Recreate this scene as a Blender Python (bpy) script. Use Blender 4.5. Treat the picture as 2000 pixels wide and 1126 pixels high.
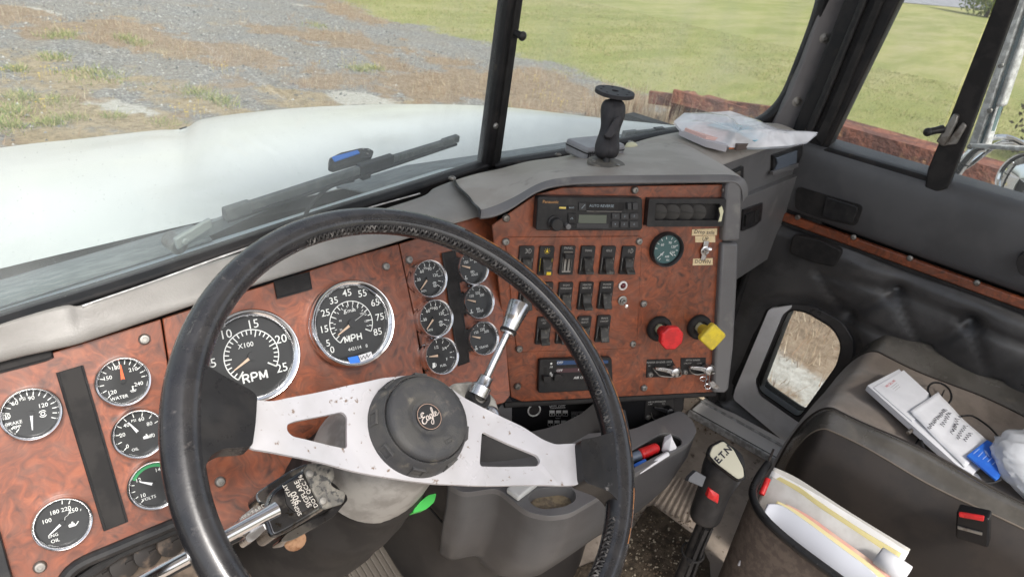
import bpy, bmesh, math, random
import numpy as np
from mathutils import Vector, Matrix
random.seed(7); RN = np.random.default_rng(11)
S = bpy.context.scene
for o in list(bpy.data.objects): bpy.data.objects.remove(o)
# ------------------------------------------------------------------ camera, world, sun, exposure
# world: X = right across the cab, Y = forward along the truck, Z = up, origin at the photographer's eye
RX = Vector((.65479315, -.74421022, .13189795))
RU = Vector((.28112294, .40180479, .87150605))
RB = Vector((-.70158094, -.53357666, .4723136))       # camera backwards
FPX = 1350.0
cam = bpy.data.cameras.new('camera'); camo = bpy.data.objects.new('camera', cam); S.collection.objects.link(camo)
camo.matrix_world = Matrix(((RX.x, RU.x, RB.x, 0), (RX.y, RU.y, RB.y, 0), (RX.z, RU.z, RB.z, 0), (0, 0, 0, 1)))
cam.sensor_width = 36; cam.lens = FPX / 2000 * 36; cam.clip_start = .02; cam.clip_end = 3000
cam.dof.use_dof = True; cam.dof.focus_distance = .85; cam.dof.aperture_fstop = 15
S.camera = camo
W = bpy.data.worlds.new('World'); S.world = W; W.use_nodes = True
nt = W.node_tree; bg = nt.nodes['Background']; sky = nt.nodes.new('ShaderNodeTexSky')
SUN_EL, SUN_AZ = math.radians(50), math.radians(196)     # azimuth clockwise from +Y
sky.sky_type = 'NISHITA'; sky.sun_disc = False; sky.sun_elevation = SUN_EL; sky.sun_rotation = SUN_AZ
sky.air_density = 1.0; sky.dust_density = 4.0; sky.ozone_density = 1.0
hs = nt.nodes.new('ShaderNodeHueSaturation'); hs.inputs['Saturation'].default_value = .42      # thin high cloud: a paler sky
nt.links.new(sky.outputs[0], hs.inputs['Color']); nt.links.new(hs.outputs[0], bg.inputs[0]); bg.inputs[1].default_value = .145
sl = bpy.data.lights.new('sun', 'SUN'); so = bpy.data.objects.new('sun', sl); S.collection.objects.link(so)
sl.energy = 1.7; sl.angle = math.radians(12); sl.color = (1, .96, .9)
sd = Vector((math.sin(SUN_AZ) * math.cos(SUN_EL), math.cos(SUN_AZ) * math.cos(SUN_EL), math.sin(SUN_EL)))
so.rotation_euler = sd.to_track_quat('Z', 'Y').to_euler()
S.view_settings.view_transform = 'Standard'; S.view_settings.look = 'None'
S.view_settings.exposure = .74; S.view_settings.gamma = 1.0
try: S.cycles.max_bounces = 8; S.cycles.transparent_max_bounces = 16
except Exception: pass

# ------------------------------------------------------------------ pixel rays of the survey (2000 x 1126 photo)
def ray(px, py): return RX * (px - 1000) - RU * (py - 563) - RB * FPX
def zp(px, py, z): r = ray(px, py); return r * (z / r.z)
def xp(px, py, x): r = ray(px, py); return r * (x / r.x)
def yp(px, py, y): r = ray(px, py); return r * (y / r.y)
class Plane:
    def __init__(s, N, P=None, d=None, U=None):
        s.N = Vector(N).normalized(); s.d = d if d is not None else s.N.dot(Vector(P))
        s.U = Vector(U) if U else Vector((0, 0, 1)).cross(s.N); s.U = (s.U - s.N * s.U.dot(s.N)).normalized(); s.V = s.N.cross(s.U)
    def at(s, px, py, h=0): r = ray(px, py); return r * ((s.d + h) / r.dot(s.N))
    def fr(s, px, py, h=0, rot=0, org=None):
        P = org if org is not None else s.at(px, py, h); c, q = math.cos(rot), math.sin(rot)
        return frame(P, s.U * c + s.V * q, s.N)
    def uv(s, F, px, py, h=0): q = F.inverted() @ s.at(px, py, h); return (q.x, q.y)
    def poly(s, F, pts, h=0): return [s.uv(F, x, y, h) for x, y in pts]
def frame(P, U, N):
    U = Vector(U); N = Vector(N).normalized(); U = (U - N * U.dot(N)).normalized(); V = N.cross(U)
    return Matrix(((U.x, V.x, N.x, P[0]), (U.y, V.y, N.y, P[1]), (U.z, V.z, N.z, P[2]), (0, 0, 0, 1)))
def T(x, y, z): return Matrix.Translation((x, y, z))

# ------------------------------------------------------------------ mesh collecting
class MB:
    def __init__(s): s.v = []; s.f = []; s.m = []
    def add(s, vf, M=None, mi=0):
        v, f = vf; b = len(s.v)
        s.v += [tuple(M @ Vector(p)) for p in v] if M is not None else [tuple(p) for p in v]
        s.f += [tuple(i + b for i in q) for q in f]; s.m += [mi] * len(f); return s
def box(x0, x1, y0, y1, z0, z1):
    v = [(x, y, z) for z in (z0, z1) for y in (y0, y1) for x in (x0, x1)]
    return v, [(0, 2, 3, 1), (4, 5, 7, 6), (0, 1, 5, 4), (2, 6, 7, 3), (0, 4, 6, 2), (1, 3, 7, 5)]
def lathe(prof, n=32, cap=True):
    v = []; f = []
    for r, z in prof:
        for i in range(n): a = 2 * math.pi * i / n; v.append((r * math.cos(a), r * math.sin(a), z))
    for j in range(len(prof) - 1):
        for i in range(n): k = (i + 1) % n; f.append((j * n + i, j * n + k, (j + 1) * n + k, (j + 1) * n + i))
    if cap:
        if prof[0][0] > 1e-6: f.append(tuple(range(n - 1, -1, -1)))
        if prof[-1][0] > 1e-6: f.append(tuple((len(prof) - 1) * n + i for i in range(n)))
    return v, f
def cyl(r, z0, z1, n=24, r1=None): return lathe([(r, z0), (r if r1 is None else r1, z1)], n)
def tube(pts, r, n=8, closed=False, cap=True):
    pts = [Vector(p) for p in pts]; m = len(pts); v = []; f = []; prev = None
    for i, p in enumerate(pts):
        if closed: t = pts[(i + 1) % m] - pts[i - 1]
        else: t = pts[min(i + 1, m - 1)] - pts[max(i - 1, 0)]
        t = t.normalized() if t.length > 1e-9 else Vector((0, 0, 1))
        if prev is None: a = t.orthogonal().normalized()
        else: a = (prev - t * prev.dot(t)); a = a.normalized() if a.length > 1e-9 else t.orthogonal().normalized()
        prev = a; b = t.cross(a); rr = r[i] if isinstance(r, (list, tuple)) else r
        for k in range(n): q = 2 * math.pi * k / n; v.append(tuple(p + (a * math.cos(q) + b * math.sin(q)) * rr))
    for i in range(m if closed else m - 1):
        j = (i + 1) % m
        for k in range(n): l = (k + 1) % n; f.append((i * n + k, i * n + l, j * n + l, j * n + k))
    if cap and not closed: f.append(tuple(range(n - 1, -1, -1))); f.append(tuple((m - 1) * n + k for k in range(n)))
    return v, f
def prism(poly, z0, z1, top=None):
    n = len(poly); a = sum(poly[i][0] * poly[(i + 1) % n][1] - poly[(i + 1) % n][0] * poly[i][1] for i in range(n))
    if a < 0: poly = poly[::-1]; top = top[::-1] if top else None
    top = top or poly
    v = [(x, y, z0) for x, y in poly] + [(x, y, z1) for x, y in top]
    f = [tuple(range(n - 1, -1, -1)), tuple(range(n, 2 * n))] + [(i, (i + 1) % n, n + (i + 1) % n, n + i) for i in range(n)]
    return v, f
def flat(poly, z=0):
    n = len(poly); a = sum(poly[i][0] * poly[(i + 1) % n][1] - poly[(i + 1) % n][0] * poly[i][1] for i in range(n))
    if a < 0: poly = poly[::-1]
    return [(x, y, z) for x, y in poly], [tuple(range(n))]
def rrect(w, h, r, n=5, cx=0, cy=0):
    o = []
    for sx, sy, a0 in ((1, 1, 0), (-1, 1, 90), (-1, -1, 180), (1, -1, 270)):
        for i in range(n + 1):
            a = math.radians(a0 + 90 * i / n); o.append((cx + sx * (w / 2 - r) + r * math.cos(a), cy + sy * (h / 2 - r) + r * math.sin(a)))
    return o
def rpoly(pts, r, n=5):
    o = []; m = len(pts)
    for i in range(m):
        p = Vector(pts[i]); a = Vector(pts[i - 1]) - p; b = Vector(pts[(i + 1) % m]) - p
        rr = min(r if not isinstance(r, (list, tuple)) else r[i], a.length * .45, b.length * .45)
        p0 = p + a.normalized() * rr; p1 = p + b.normalized() * rr
        for k in range(n + 1): t = k / n; q = p0 * (1 - t) ** 2 + p * 2 * t * (1 - t) + p1 * t * t; o.append((q.x, q.y))
    return o
def holed(outer, holes, z0, z1):
    bm = bmesh.new(); es = []
    for L in [outer] + holes:
        vs = [bm.verts.new((x, y, z1)) for x, y in L]
        es += [bm.edges.new((vs[i], vs[(i + 1) % len(vs)])) for i in range(len(vs))]
    r = bmesh.ops.triangle_fill(bm, use_beauty=True, use_dissolve=False, edges=es, normal=(0, 0, 1))
    fs = [g for g in r['geom'] if isinstance(g, bmesh.types.BMFace)]
    e = bmesh.ops.extrude_face_region(bm, geom=fs)
    for g in e['geom']:
        if isinstance(g, bmesh.types.BMVert): g.co.z = z0
    bmesh.ops.recalc_face_normals(bm, faces=bm.faces); bm.verts.index_update()
    out = ([tuple(v.co) for v in bm.verts], [tuple(v.index for v in f.verts) for f in bm.faces]); bm.free(); return out
def seg(x0, y0, x1, y1, w, z=0):
    dx, dy = x1 - x0, y1 - y0; L = math.hypot(dx, dy) or 1; nx, ny = -dy / L * w / 2, dx / L * w / 2
    return [(x0 + nx, y0 + ny, z), (x0 - nx, y0 - ny, z), (x1 - nx, y1 - ny, z), (x1 + nx, y1 + ny, z)], [(0, 1, 2, 3)]
def pline(pts, w, z=0):
    v = []; f = []
    for i in range(len(pts) - 1):
        a, _ = seg(*pts[i], *pts[i + 1], w, z); b = len(v); v += a; f.append((b, b + 1, b + 2, b + 3))
    return v, f
def arc(cx, cy, r, a0, a1, n=24): return [(cx + r * math.cos(math.radians(a0 + (a1 - a0) * i / n)), cy + r * math.sin(math.radians(a0 + (a1 - a0) * i / n))) for i in range(n + 1)]
def blob(rx, ry, rz, n=16, m=10):
    v = []; f = []
    for j in range(m + 1):
        t = math.pi * j / m - math.pi / 2
        for i in range(n): a = 2 * math.pi * i / n; v.append((rx * math.cos(t) * math.cos(a), ry * math.cos(t) * math.sin(a), rz * math.sin(t)))
    for j in range(m):
        for i in range(n): k = (i + 1) % n; f.append((j * n + i, j * n + k, (j + 1) * n + k, (j + 1) * n + i))
    return v, f
def grid(rows):      # rows of points -> quads
    n = len(rows[0]); v = [tuple(p) for r in rows for p in r]
    return v, [(j * n + i, j * n + i + 1, (j + 1) * n + i + 1, (j + 1) * n + i) for j in range(len(rows) - 1) for i in range(n - 1)]
def smoothpath(pts, n=6, closed=False):
    pts = [Vector(p) for p in pts]; o = []; m = len(pts); R_ = m if closed else m - 1
    for i in range(R_):
        g = (lambda k: pts[k % m]) if closed else (lambda k: pts[max(0, min(m - 1, k))])
        a, b, c, d = g(i - 1), g(i), g(i + 1), g(i + 2)
        for k in range(n):
            t = k / n; o.append(.5 * ((2 * b) + (c - a) * t + (2 * a - 5 * b + 4 * c - d) * t * t + (3 * b - a - 3 * c + d) * t ** 3))
    if not closed: o.append(pts[-1])
    return o
TC = {}
def text(s, size, bold=0, shear=0, al='CENTER', sp=1.0):
    k = (s, bold, shear, al, sp)
    if k not in TC:
        c = bpy.data.curves.new('t', 'FONT'); c.body = s; c.size = 1; c.align_x = al; c.align_y = 'CENTER'; c.resolution_u = 2
        c.offset = bold; c.shear = shear; c.space_character = sp
        o = bpy.data.objects.new('t', c); S.collection.objects.link(o)
        bpy.context.view_layer.update()
        me = bpy.data.meshes.new_from_object(o.evaluated_get(bpy.context.evaluated_depsgraph_get()))
        TC[k] = ([tuple(v.co) for v in me.vertices], [tuple(p.vertices) for p in me.polygons])
        bpy.data.objects.remove(o); bpy.data.curves.remove(c); bpy.data.meshes.remove(me)
    v, f = TC[k]; return [(x * size, y * size, z) for x, y, z in v], f

# ------------------------------------------------------------------ objects
WL = {}
def thing(name, label, cat, loc, group=None):
    o = bpy.data.objects.new(name, None); S.collection.objects.link(o); o.location = loc; o.empty_display_size = .02
    WL[o.name] = Vector(loc); o['label'] = label; o['category'] = cat
    if group: o['group'] = group
    return o
def tag(o, label, cat, group=None):
    o['label'] = label; o['category'] = cat
    if group: o['group'] = group
    return o
def obj(name, mb, mats, parent=None, bevel=0, sub=0, smooth=35, org=None, label=None, kind=None, solid=0, bseg=2):
    if not isinstance(mats, (list, tuple)): mats = [mats]
    a = np.array(mb.v); c = Vector(org) if org is not None else Vector(((a.min(0) + a.max(0)) / 2).tolist())
    me = bpy.data.meshes.new(name); me.from_pydata((a - np.array(c)).tolist(), [], mb.f)
    for m in mats: me.materials.append(m)
    if len(mats) > 1: me.polygons.foreach_set('material_index', mb.m)
    me.polygons.foreach_set('use_smooth', [bool(smooth)] * len(me.polygons))
    if smooth and smooth < 180 and not sub: me.set_sharp_from_angle(angle=math.radians(smooth))
    me.update(); o = bpy.data.objects.new(name, me); S.collection.objects.link(o)
    if solid: m = o.modifiers.new('s', 'SOLIDIFY'); m.thickness = solid; m.offset = 0
    if bevel:
        m = o.modifiers.new('b', 'BEVEL'); m.width = bevel; m.segments = bseg; m.limit_method = 'ANGLE'; m.angle_limit = math.radians(35); m.harden_normals = False
    if sub: m = o.modifiers.new('u', 'SUBSURF'); m.levels = sub; m.render_levels = sub
    if parent is not None: o.parent = parent; o.location = c - WL[parent.name]
    else: o.location = c
    WL[o.name] = c
    if label: o['label'] = label
    if kind: o['kind'] = kind
    return o

# ------------------------------------------------------------------ materials
class NT:
    def __init__(s, m): s.t = m.node_tree; s.n = s.t.nodes; s.l = s.t.links
    def new(s, t, **k):
        n = s.n.new(t)
        for a, b in k.items(): setattr(n, a, b)
        return n
    def link(s, a, b): s.l.new(a, b)
def rgb(*c): return (*c, 1)
def mat(name, c1, rough=.5, metal=0, c2=None, scale=20, det=4, ramp=(.4, .6), bump=0, bscale=None, bdist=.001, spec=.5, coat=0, c3=None, scale3=60, ramp3=(.6, .68), rvar=0, dist=0, sheen=0, stretch=None, trans=0, alpha=1, emit=0):
    m = bpy.data.materials.new(name); m.use_nodes = True; N = NT(m); b = N.n['Principled BSDF']
    b.inputs['Base Color'].default_value = rgb(*c1); b.inputs['Roughness'].default_value = rough; b.inputs['Metallic'].default_value = metal
    b.inputs['Specular IOR Level'].default_value = spec; b.inputs['Coat Weight'].default_value = coat; b.inputs['Coat Roughness'].default_value = .12
    if sheen: b.inputs['Sheen Weight'].default_value = sheen
    if trans: b.inputs['Transmission Weight'].default_value = trans
    b.inputs['Alpha'].default_value = alpha
    if max(c1) < .06 and spec == .5 and not coat: b.inputs['Specular IOR Level'].default_value = .32
    tc = N.new('ShaderNodeNewGeometry'); src = tc.outputs['Position']
    if stretch:
        mp = N.new('ShaderNodeMapping'); mp.inputs['Scale'].default_value = stretch; N.link(src, mp.inputs[0]); src = mp.outputs[0]
    def noise(sc, d=4, ds=0):
        n = N.new('ShaderNodeTexNoise'); n.inputs['Scale'].default_value = sc; n.inputs['Detail'].default_value = d; n.inputs['Distortion'].default_value = ds
        n.inputs['Roughness'].default_value = .6; N.link(src, n.inputs['Vector']); return n.outputs['Fac']
    def rmp(f, a, b_):
        r = N.new('ShaderNodeMapRange'); r.interpolation_type = 'SMOOTHSTEP'; r.inputs[1].default_value = a; r.inputs[2].default_value = b_; N.link(f, r.inputs[0]); return r.outputs[0]
    col = None
    if c2:
        mx = N.new('ShaderNodeMix', data_type='RGBA'); mx.inputs[6].default_value = rgb(*c1); mx.inputs[7].default_value = rgb(*c2)
        N.link(rmp(noise(scale, det, dist), *ramp), mx.inputs[0]); col = mx.outputs[2]
    if c3:
        mx = N.new('ShaderNodeMix', data_type='RGBA'); mx.inputs[6].default_value = rgb(*c1); mx.inputs[7].default_value = rgb(*c3)
        if col: N.link(col, mx.inputs[6])
        N.link(rmp(noise(scale3, 5), *ramp3), mx.inputs[0]); col = mx.outputs[2]
    if col: N.link(col, b.inputs['Base Color'])
    if rvar:
        r = N.new('ShaderNodeMapRange'); r.inputs[1].default_value = .3; r.inputs[2].default_value = .7; r.inputs[3].default_value = max(0, rough - rvar); r.inputs[4].default_value = min(1, rough + rvar)
        N.link(noise(scale * .7 + 5, 5), r.inputs[0]); N.link(r.outputs[0], b.inputs['Roughness'])
    if bump:
        bp = N.new('ShaderNodeBump'); bp.inputs['Strength'].default_value = bump; bp.inputs['Distance'].default_value = bdist
        N.link(noise(bscale or scale, 3), bp.inputs['Height']); N.link(bp.outputs[0], b.inputs['Normal'])
    return m
def wood_mat():
    m = bpy.data.materials.new('burl_wood'); m.use_nodes = True; N = NT(m); b = N.n['Principled BSDF']
    g = N.new('ShaderNodeNewGeometry')
    w = N.new('ShaderNodeTexNoise'); w.inputs['Scale'].default_value = 9; w.inputs['Detail'].default_value = 3; N.link(g.outputs['Position'], w.inputs['Vector'])
    ad = N.new('ShaderNodeVectorMath', operation='MULTIPLY_ADD'); ad.inputs[1].default_value = (.16, .16, .16)
    N.link(w.outputs['Color'], ad.inputs[0]); N.link(g.outputs['Position'], ad.inputs[2])
    n1 = N.new('ShaderNodeTexNoise'); n1.inputs['Scale'].default_value = 44; n1.inputs['Detail'].default_value = 6; n1.inputs['Roughness'].default_value = .62; n1.inputs['Distortion'].default_value = 1.5
    N.link(ad.outputs[0], n1.inputs['Vector'])
    cr = N.new('ShaderNodeValToRGB'); e = cr.color_ramp.elements
    e[0].position = .26; e[0].color = rgb(.060, .018, .011); e[1].position = .72; e[1].color = rgb(.33, .090, .033)
    k = e.new(.42); k.color = rgb(.150, .043, .019); k = e.new(.56); k.color = rgb(.228, .058, .022)
    N.link(n1.outputs['Fac'], cr.inputs[0])
    v = N.new('ShaderNodeTexVoronoi'); v.inputs['Scale'].default_value = 50; v.inputs['Randomness'].default_value = 1; N.link(ad.outputs[0], v.inputs['Vector'])
    r = N.new('ShaderNodeMapRange'); r.inputs[1].default_value = .05; r.inputs[2].default_value = .30; r.inputs[3].default_value = .35; r.inputs[4].default_value = 1; N.link(v.outputs['Distance'], r.inputs[0])
    # only some of the knots show
    n3 = N.new('ShaderNodeTexNoise'); n3.inputs['Scale'].default_value = 12; N.link(g.outputs['Position'], n3.inputs['Vector'])
    r3 = N.new('ShaderNodeMapRange'); r3.inputs[1].default_value = .45; r3.inputs[2].default_value = .6; N.link(n3.outputs['Fac'], r3.inputs[0])
    mx2 = N.new('ShaderNodeMix'); mx2.inputs[2].default_value = 1; N.link(r3.outputs[0], mx2.inputs[0]); N.link(r.outputs[0], mx2.inputs[3])
    mu = N.new('ShaderNodeMix', data_type='RGBA', blend_type='MULTIPLY'); mu.inputs[0].default_value = 1
    N.link(cr.outputs[0], mu.inputs[6]); N.link(mx2.outputs[0], mu.inputs[7])
    # broad tone patches, then thin dust
    n4 = N.new('ShaderNodeTexNoise'); n4.inputs['Scale'].default_value = 5; n4.inputs['Detail'].default_value = 3; N.link(g.outputs['Position'], n4.inputs['Vector'])
    r4 = N.new('ShaderNodeMapRange'); r4.inputs[1].default_value = .35; r4.inputs[2].default_value = .65; r4.inputs[3].default_value = .78; r4.inputs[4].default_value = 1.15; N.link(n4.outputs['Fac'], r4.inputs[0])
    m4 = N.new('ShaderNodeMix', data_type='RGBA', blend_type='MULTIPLY'); m4.inputs[0].default_value = 1; N.link(mu.outputs[2], m4.inputs[6]); N.link(r4.outputs[0], m4.inputs[7])
    n5 = N.new('ShaderNodeTexNoise'); n5.inputs['Scale'].default_value = 60; n5.inputs['Detail'].default_value = 6; N.link(g.outputs['Position'], n5.inputs['Vector'])
    r5 = N.new('ShaderNodeMapRange'); r5.inputs[1].default_value = .45; r5.inputs[2].default_value = .8; r5.inputs[3].default_value = .0; r5.inputs[4].default_value = .22; N.link(n5.outputs['Fac'], r5.inputs[0])
    m5 = N.new('ShaderNodeMix', data_type='RGBA'); m5.inputs[7].default_value = rgb(.20, .15, .12); N.link(r5.outputs[0], m5.inputs[0]); N.link(m4.outputs[2], m5.inputs[6])
    N.link(m5.outputs[2], b.inputs['Base Color'])
    b.inputs['Roughness'].default_value = .42; b.inputs['Coat Weight'].default_value = .25; b.inputs['Coat Roughness'].default_value = .25
    return m
WOOD = wood_mat()
PAD = mat('grey_vinyl_pad', (.245, .235, .218), .45, c2=(.215, .205, .19), scale=14, bump=.5, bscale=420, bdist=.0006, rvar=.1, c3=(.22, .19, .16), scale3=30, ramp3=(.62, .8))
PADL = mat('weathered_pad_top', (.36, .33, .295), .5, c2=(.30, .27, .235), scale=10, bump=.4, bscale=380, bdist=.0005, c3=(.2, .18, .155), scale3=25, ramp3=(.6, .78))
GREY = mat('charcoal_plastic', (.135, .133, .134), .42, c2=(.11, .108, .11), scale=8, bump=.35, bscale=500, bdist=.0004, c3=(.18, .175, .165), scale3=16, ramp3=(.58, .75))
DOORV = mat('dark_grey_vinyl', (.085, .085, .088), .48, c2=(.065, .065, .068), scale=6, bump=.4, bscale=450, bdist=.0004, rvar=.08)
TUFT = mat('black_leather', (.064, .062, .062), .34, spec=.6, c2=(.04, .039, .04), scale=9, bump=.3, bscale=300, bdist=.0005, rvar=.08, c3=(.07, .065, .06), scale3=18, ramp3=(.6, .8))
LEATH = mat('seat_leather', (.105, .097, .086), .24, coat=.35, c2=(.075, .069, .06), scale=12, bump=.5, bscale=160, bdist=.0009, rvar=.08, c3=(.13, .115, .095), scale3=22, ramp3=(.6, .8))
LEATHD = mat('seat_side_vinyl', (.034, .029, .026), .5, c2=(.044, .036, .031), scale=14, bump=.3, bscale=300, bdist=.0004)
FAB = mat('brown_velour', (.205, .166, .135), .95, c2=(.155, .125, .10), scale=16, bump=.6, bscale=900, bdist=.0006, sheen=.3, c3=(.15, .13, .11), scale3=30, ramp3=(.6, .8))
RIM = mat('wheel_leather', (.018, .018, .02), .26, c2=(.028, .027, .028), scale=40, bump=.25, bscale=500, bdist=.0003, rvar=.1, c3=(.11, .10, .095), scale3=90, ramp3=(.62, .78), coat=.45)
RIMW = mat('worn_black_rubber', (.015, .015, .016), .32, c2=(.022, .021, .021), scale=30, bump=.25, bscale=600, bdist=.0003, c3=(.2, .19, .18), scale3=26, ramp3=(.66, .72), rvar=.1)
HUBM = mat('dusty_black_rubber', (.045, .045, .047), .6, c2=(.065, .063, .06), scale=40, bump=.7, bscale=700, bdist=.0006, c3=(.17, .15, .12), scale3=45, ramp3=(.58, .75))
PLATE = mat('pale_painted_metal', (.52, .51, .53), .32, c2=(.46, .45, .46), scale=10, metal=.15, c3=(.20, .14, .10), scale3=120, ramp3=(.62, .70), rvar=.12, bump=.1, bscale=900, bdist=.0002)
RUSTM = mat('rust', (.16, .07, .03), .85, c2=(.28, .16, .09), scale=90)
CHR = mat('chrome', (.86, .86, .87), .14, 1, c2=(.5, .48, .46), scale=70, ramp=(.55, .8), rvar=.06)
CHRW = mat('worn_chrome', (.55, .55, .56), .25, 1, c2=(.30, .26, .22), scale=90, ramp=(.5, .68), rvar=.12, bump=.2, bscale=200, bdist=.0003)
STEEL = mat('dull_steel', (.30, .29, .27), .45, .8, c2=(.18, .16, .14), scale=50, ramp=(.45, .65))
BLK = mat('black_plastic', (.016, .016, .017), .38, c2=(.026, .025, .025), scale=50, rvar=.1, bump=.15, bscale=600, bdist=.0003, c3=(.07, .065, .06), scale3=50, ramp3=(.6, .85))
BLKM = mat('matt_black', (.014, .013, .013), .7, c2=(.024, .022, .021), scale=30)
RUB = mat('rubber_seal', (.012, .012, .013), .55, c2=(.022, .02, .02), scale=20, c3=(.07, .055, .04), scale3=25, ramp3=(.62, .8))
DIAL = mat('gauge_dial', (.012, .012, .013), .6, coat=.35)
DIALT = mat('teal_dial', (.05, .11, .11), .5)
WHT = mat('marking_white', (.75, .75, .73), .6)
GREYT = mat('faded_marking', (.33, .32, .30), .6)
TAN = mat('needle_tan', (.62, .45, .33), .5)
ORG = mat('needle_orange', (.75, .12, .03), .5)
GRN = mat('green_band', (.03, .28, .10), .5)
RED = mat('red_plastic', (.66, .022, .024), .32, c2=(.5, .018, .02), scale=60, rvar=.1, c3=(.22, .03, .025), scale3=110, ramp3=(.62, .72))
YEL = mat('yellow_plastic', (.72, .56, .03), .4, c2=(.55, .42, .04), scale=60, c3=(.25, .18, .03), scale3=70, ramp3=(.62, .72))
CREAM = mat('cream_plastic', (.62, .60, .40), .5)
LABEL = mat('cream_label_tape', (.68, .55, .34), .6, c2=(.6, .48, .28), scale=120)
PAPER = mat('white_paper', (.74, .74, .76), .8, c2=(.69, .69, .71), scale=18)
PAPERB = mat('blue_grey_paper', (.62, .64, .70), .8)
MANILA = mat('manila_folder', (.62, .54, .26), .8)
PINK = mat('pink_folder', (.75, .5, .45), .8)
BLUE = mat('blue_card', (.02, .12, .55), .45, c2=(.025, .15, .6), scale=30)
BLUEM = mat('blue_plastic', (.03, .20, .75), .4)
INK = mat('ink', (.02, .02, .03), .7)
REDINK = mat('red_ink', (.6, .05, .05), .7)
WPAINT = mat('white_truck_paint', (.80, .80, .78), .30, c2=(.64, .63, .59), ramp=(.42, .78), scale=2.6, coat=.25, c3=(.45, .40, .32), scale3=90, ramp3=(.70, .74))
LGREY = mat('light_grey_frame', (.82, .81, .81), .5, c2=(.74, .73, .72), scale=12)
PILLAR = mat('pillar_plastic', (.17, .16, .16), .55, c2=(.13, .122, .122), scale=8, bump=.2, bscale=500, bdist=.0003)
ALU = mat('aluminium', (.74, .74, .73), .35, .15, c2=(.45, .44, .43), scale=60)
FLOORV = mat('floor_vinyl', (.48, .40, .33), .6, c2=(.36, .30, .245), scale=14, bump=.5, bscale=140, bdist=.001, c3=(.10, .075, .055), scale3=40, ramp3=(.58, .72))
MATB = mat('dirty_floor_mat', (.055, .042, .030), .9, c2=(.11, .085, .06), scale=40, bump=1, bscale=150, bdist=.004, c3=(.3, .26, .2), scale3=130, ramp3=(.68, .74))
DUST = mat('cup_dust', (.24, .19, .12), .9, c2=(.14, .11, .08), scale=120, bump=.8, bscale=200, bdist=.001)
RUSTB = mat('rusty_steel', (.23, .082, .05), .85, c2=(.12, .047, .033), scale=3.2, bump=1, bscale=14, bdist=.05, c3=(.34, .18, .09), scale3=5, ramp3=(.54, .66), det=8)
BARK = mat('bark', (.10, .075, .05), .9, c2=(.06, .045, .03), scale=10)
def glass(name, dirt=.05, tint=(1, 1, 1), zr=None):
    m = bpy.data.materials.new(name); m.use_nodes = True; N = NT(m); N.n.remove(N.n['Principled BSDF']); out = N.n['Material Output']
    tr = N.new('ShaderNodeBsdfTransparent'); tr.inputs[0].default_value = rgb(*tint)
    gl = N.new('ShaderNodeBsdfGlossy'); gl.inputs[1].default_value = .02 if dirt else 0
    lw = N.new('ShaderNodeLayerWeight'); lw.inputs[0].default_value = .5
    pw = N.new('ShaderNodeMath', operation='POWER'); pw.inputs[1].default_value = 5; N.link(lw.outputs['Facing'], pw.inputs[0]); fr = N.new('ShaderNodeMath', operation='MULTIPLY_ADD'); fr.inputs[1].default_value = .9; fr.inputs[2].default_value = .022; N.link(pw.outputs[0], fr.inputs[0])
    m1 = N.new('ShaderNodeMixShader'); N.link(fr.outputs[0], m1.inputs[0]); N.link(tr.outputs[0], m1.inputs[1]); N.link(gl.outputs[0], m1.inputs[2])
    if not dirt: N.link(tr.outputs[0], out.inputs[0]); return m
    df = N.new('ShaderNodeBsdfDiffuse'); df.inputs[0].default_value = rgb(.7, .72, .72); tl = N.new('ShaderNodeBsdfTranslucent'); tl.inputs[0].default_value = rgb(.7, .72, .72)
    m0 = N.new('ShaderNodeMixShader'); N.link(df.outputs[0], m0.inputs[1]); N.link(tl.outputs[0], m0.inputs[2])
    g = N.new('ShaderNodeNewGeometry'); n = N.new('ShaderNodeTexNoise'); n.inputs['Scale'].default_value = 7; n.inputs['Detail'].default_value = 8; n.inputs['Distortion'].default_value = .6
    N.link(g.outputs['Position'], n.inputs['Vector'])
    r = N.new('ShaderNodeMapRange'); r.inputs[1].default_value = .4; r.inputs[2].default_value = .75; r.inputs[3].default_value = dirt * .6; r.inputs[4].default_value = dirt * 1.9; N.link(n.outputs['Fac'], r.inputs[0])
    fac = r.outputs[0]
    # fine specks
    n2 = N.new('ShaderNodeTexVoronoi'); n2.inputs['Scale'].default_value = 130; N.link(g.outputs['Position'], n2.inputs['Vector'])
    r2 = N.new('ShaderNodeMapRange'); r2.inputs[1].default_value = .10; r2.inputs[2].default_value = .06; r2.inputs[3].default_value = 0; r2.inputs[4].default_value = dirt * 2.5 if dirt > .02 else 0; N.link(n2.outputs['Distance'], r2.inputs[0])
    a = N.new('ShaderNodeMath', operation='ADD'); N.link(fac, a.inputs[0]); N.link(r2.outputs[0], a.inputs[1]); fac = a.outputs[0]
    if zr:   # reflection haze low on the pane, painted as a paler film
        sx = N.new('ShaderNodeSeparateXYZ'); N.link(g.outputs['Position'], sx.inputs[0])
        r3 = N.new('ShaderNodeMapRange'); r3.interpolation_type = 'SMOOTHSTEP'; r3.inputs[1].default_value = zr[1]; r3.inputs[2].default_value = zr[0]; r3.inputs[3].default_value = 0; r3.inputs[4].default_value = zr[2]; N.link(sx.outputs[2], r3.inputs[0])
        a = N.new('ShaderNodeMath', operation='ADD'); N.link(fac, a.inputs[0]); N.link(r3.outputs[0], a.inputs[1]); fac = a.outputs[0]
    m2 = N.new('ShaderNodeMixShader'); N.link(fac, m2.inputs[0]); N.link(m1.outputs[0], m2.inputs[1]); N.link(m0.outputs[0], m2.inputs[2])
    N.link(m2.outputs[0], out.inputs[0]); return m
GLW = glass('dirty_glass_painted_haze', .075, (.97, 1, .98), (-.40, -.30, .10))
GLD = glass('door_glass', .06, (.97, .99, .98))
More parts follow.
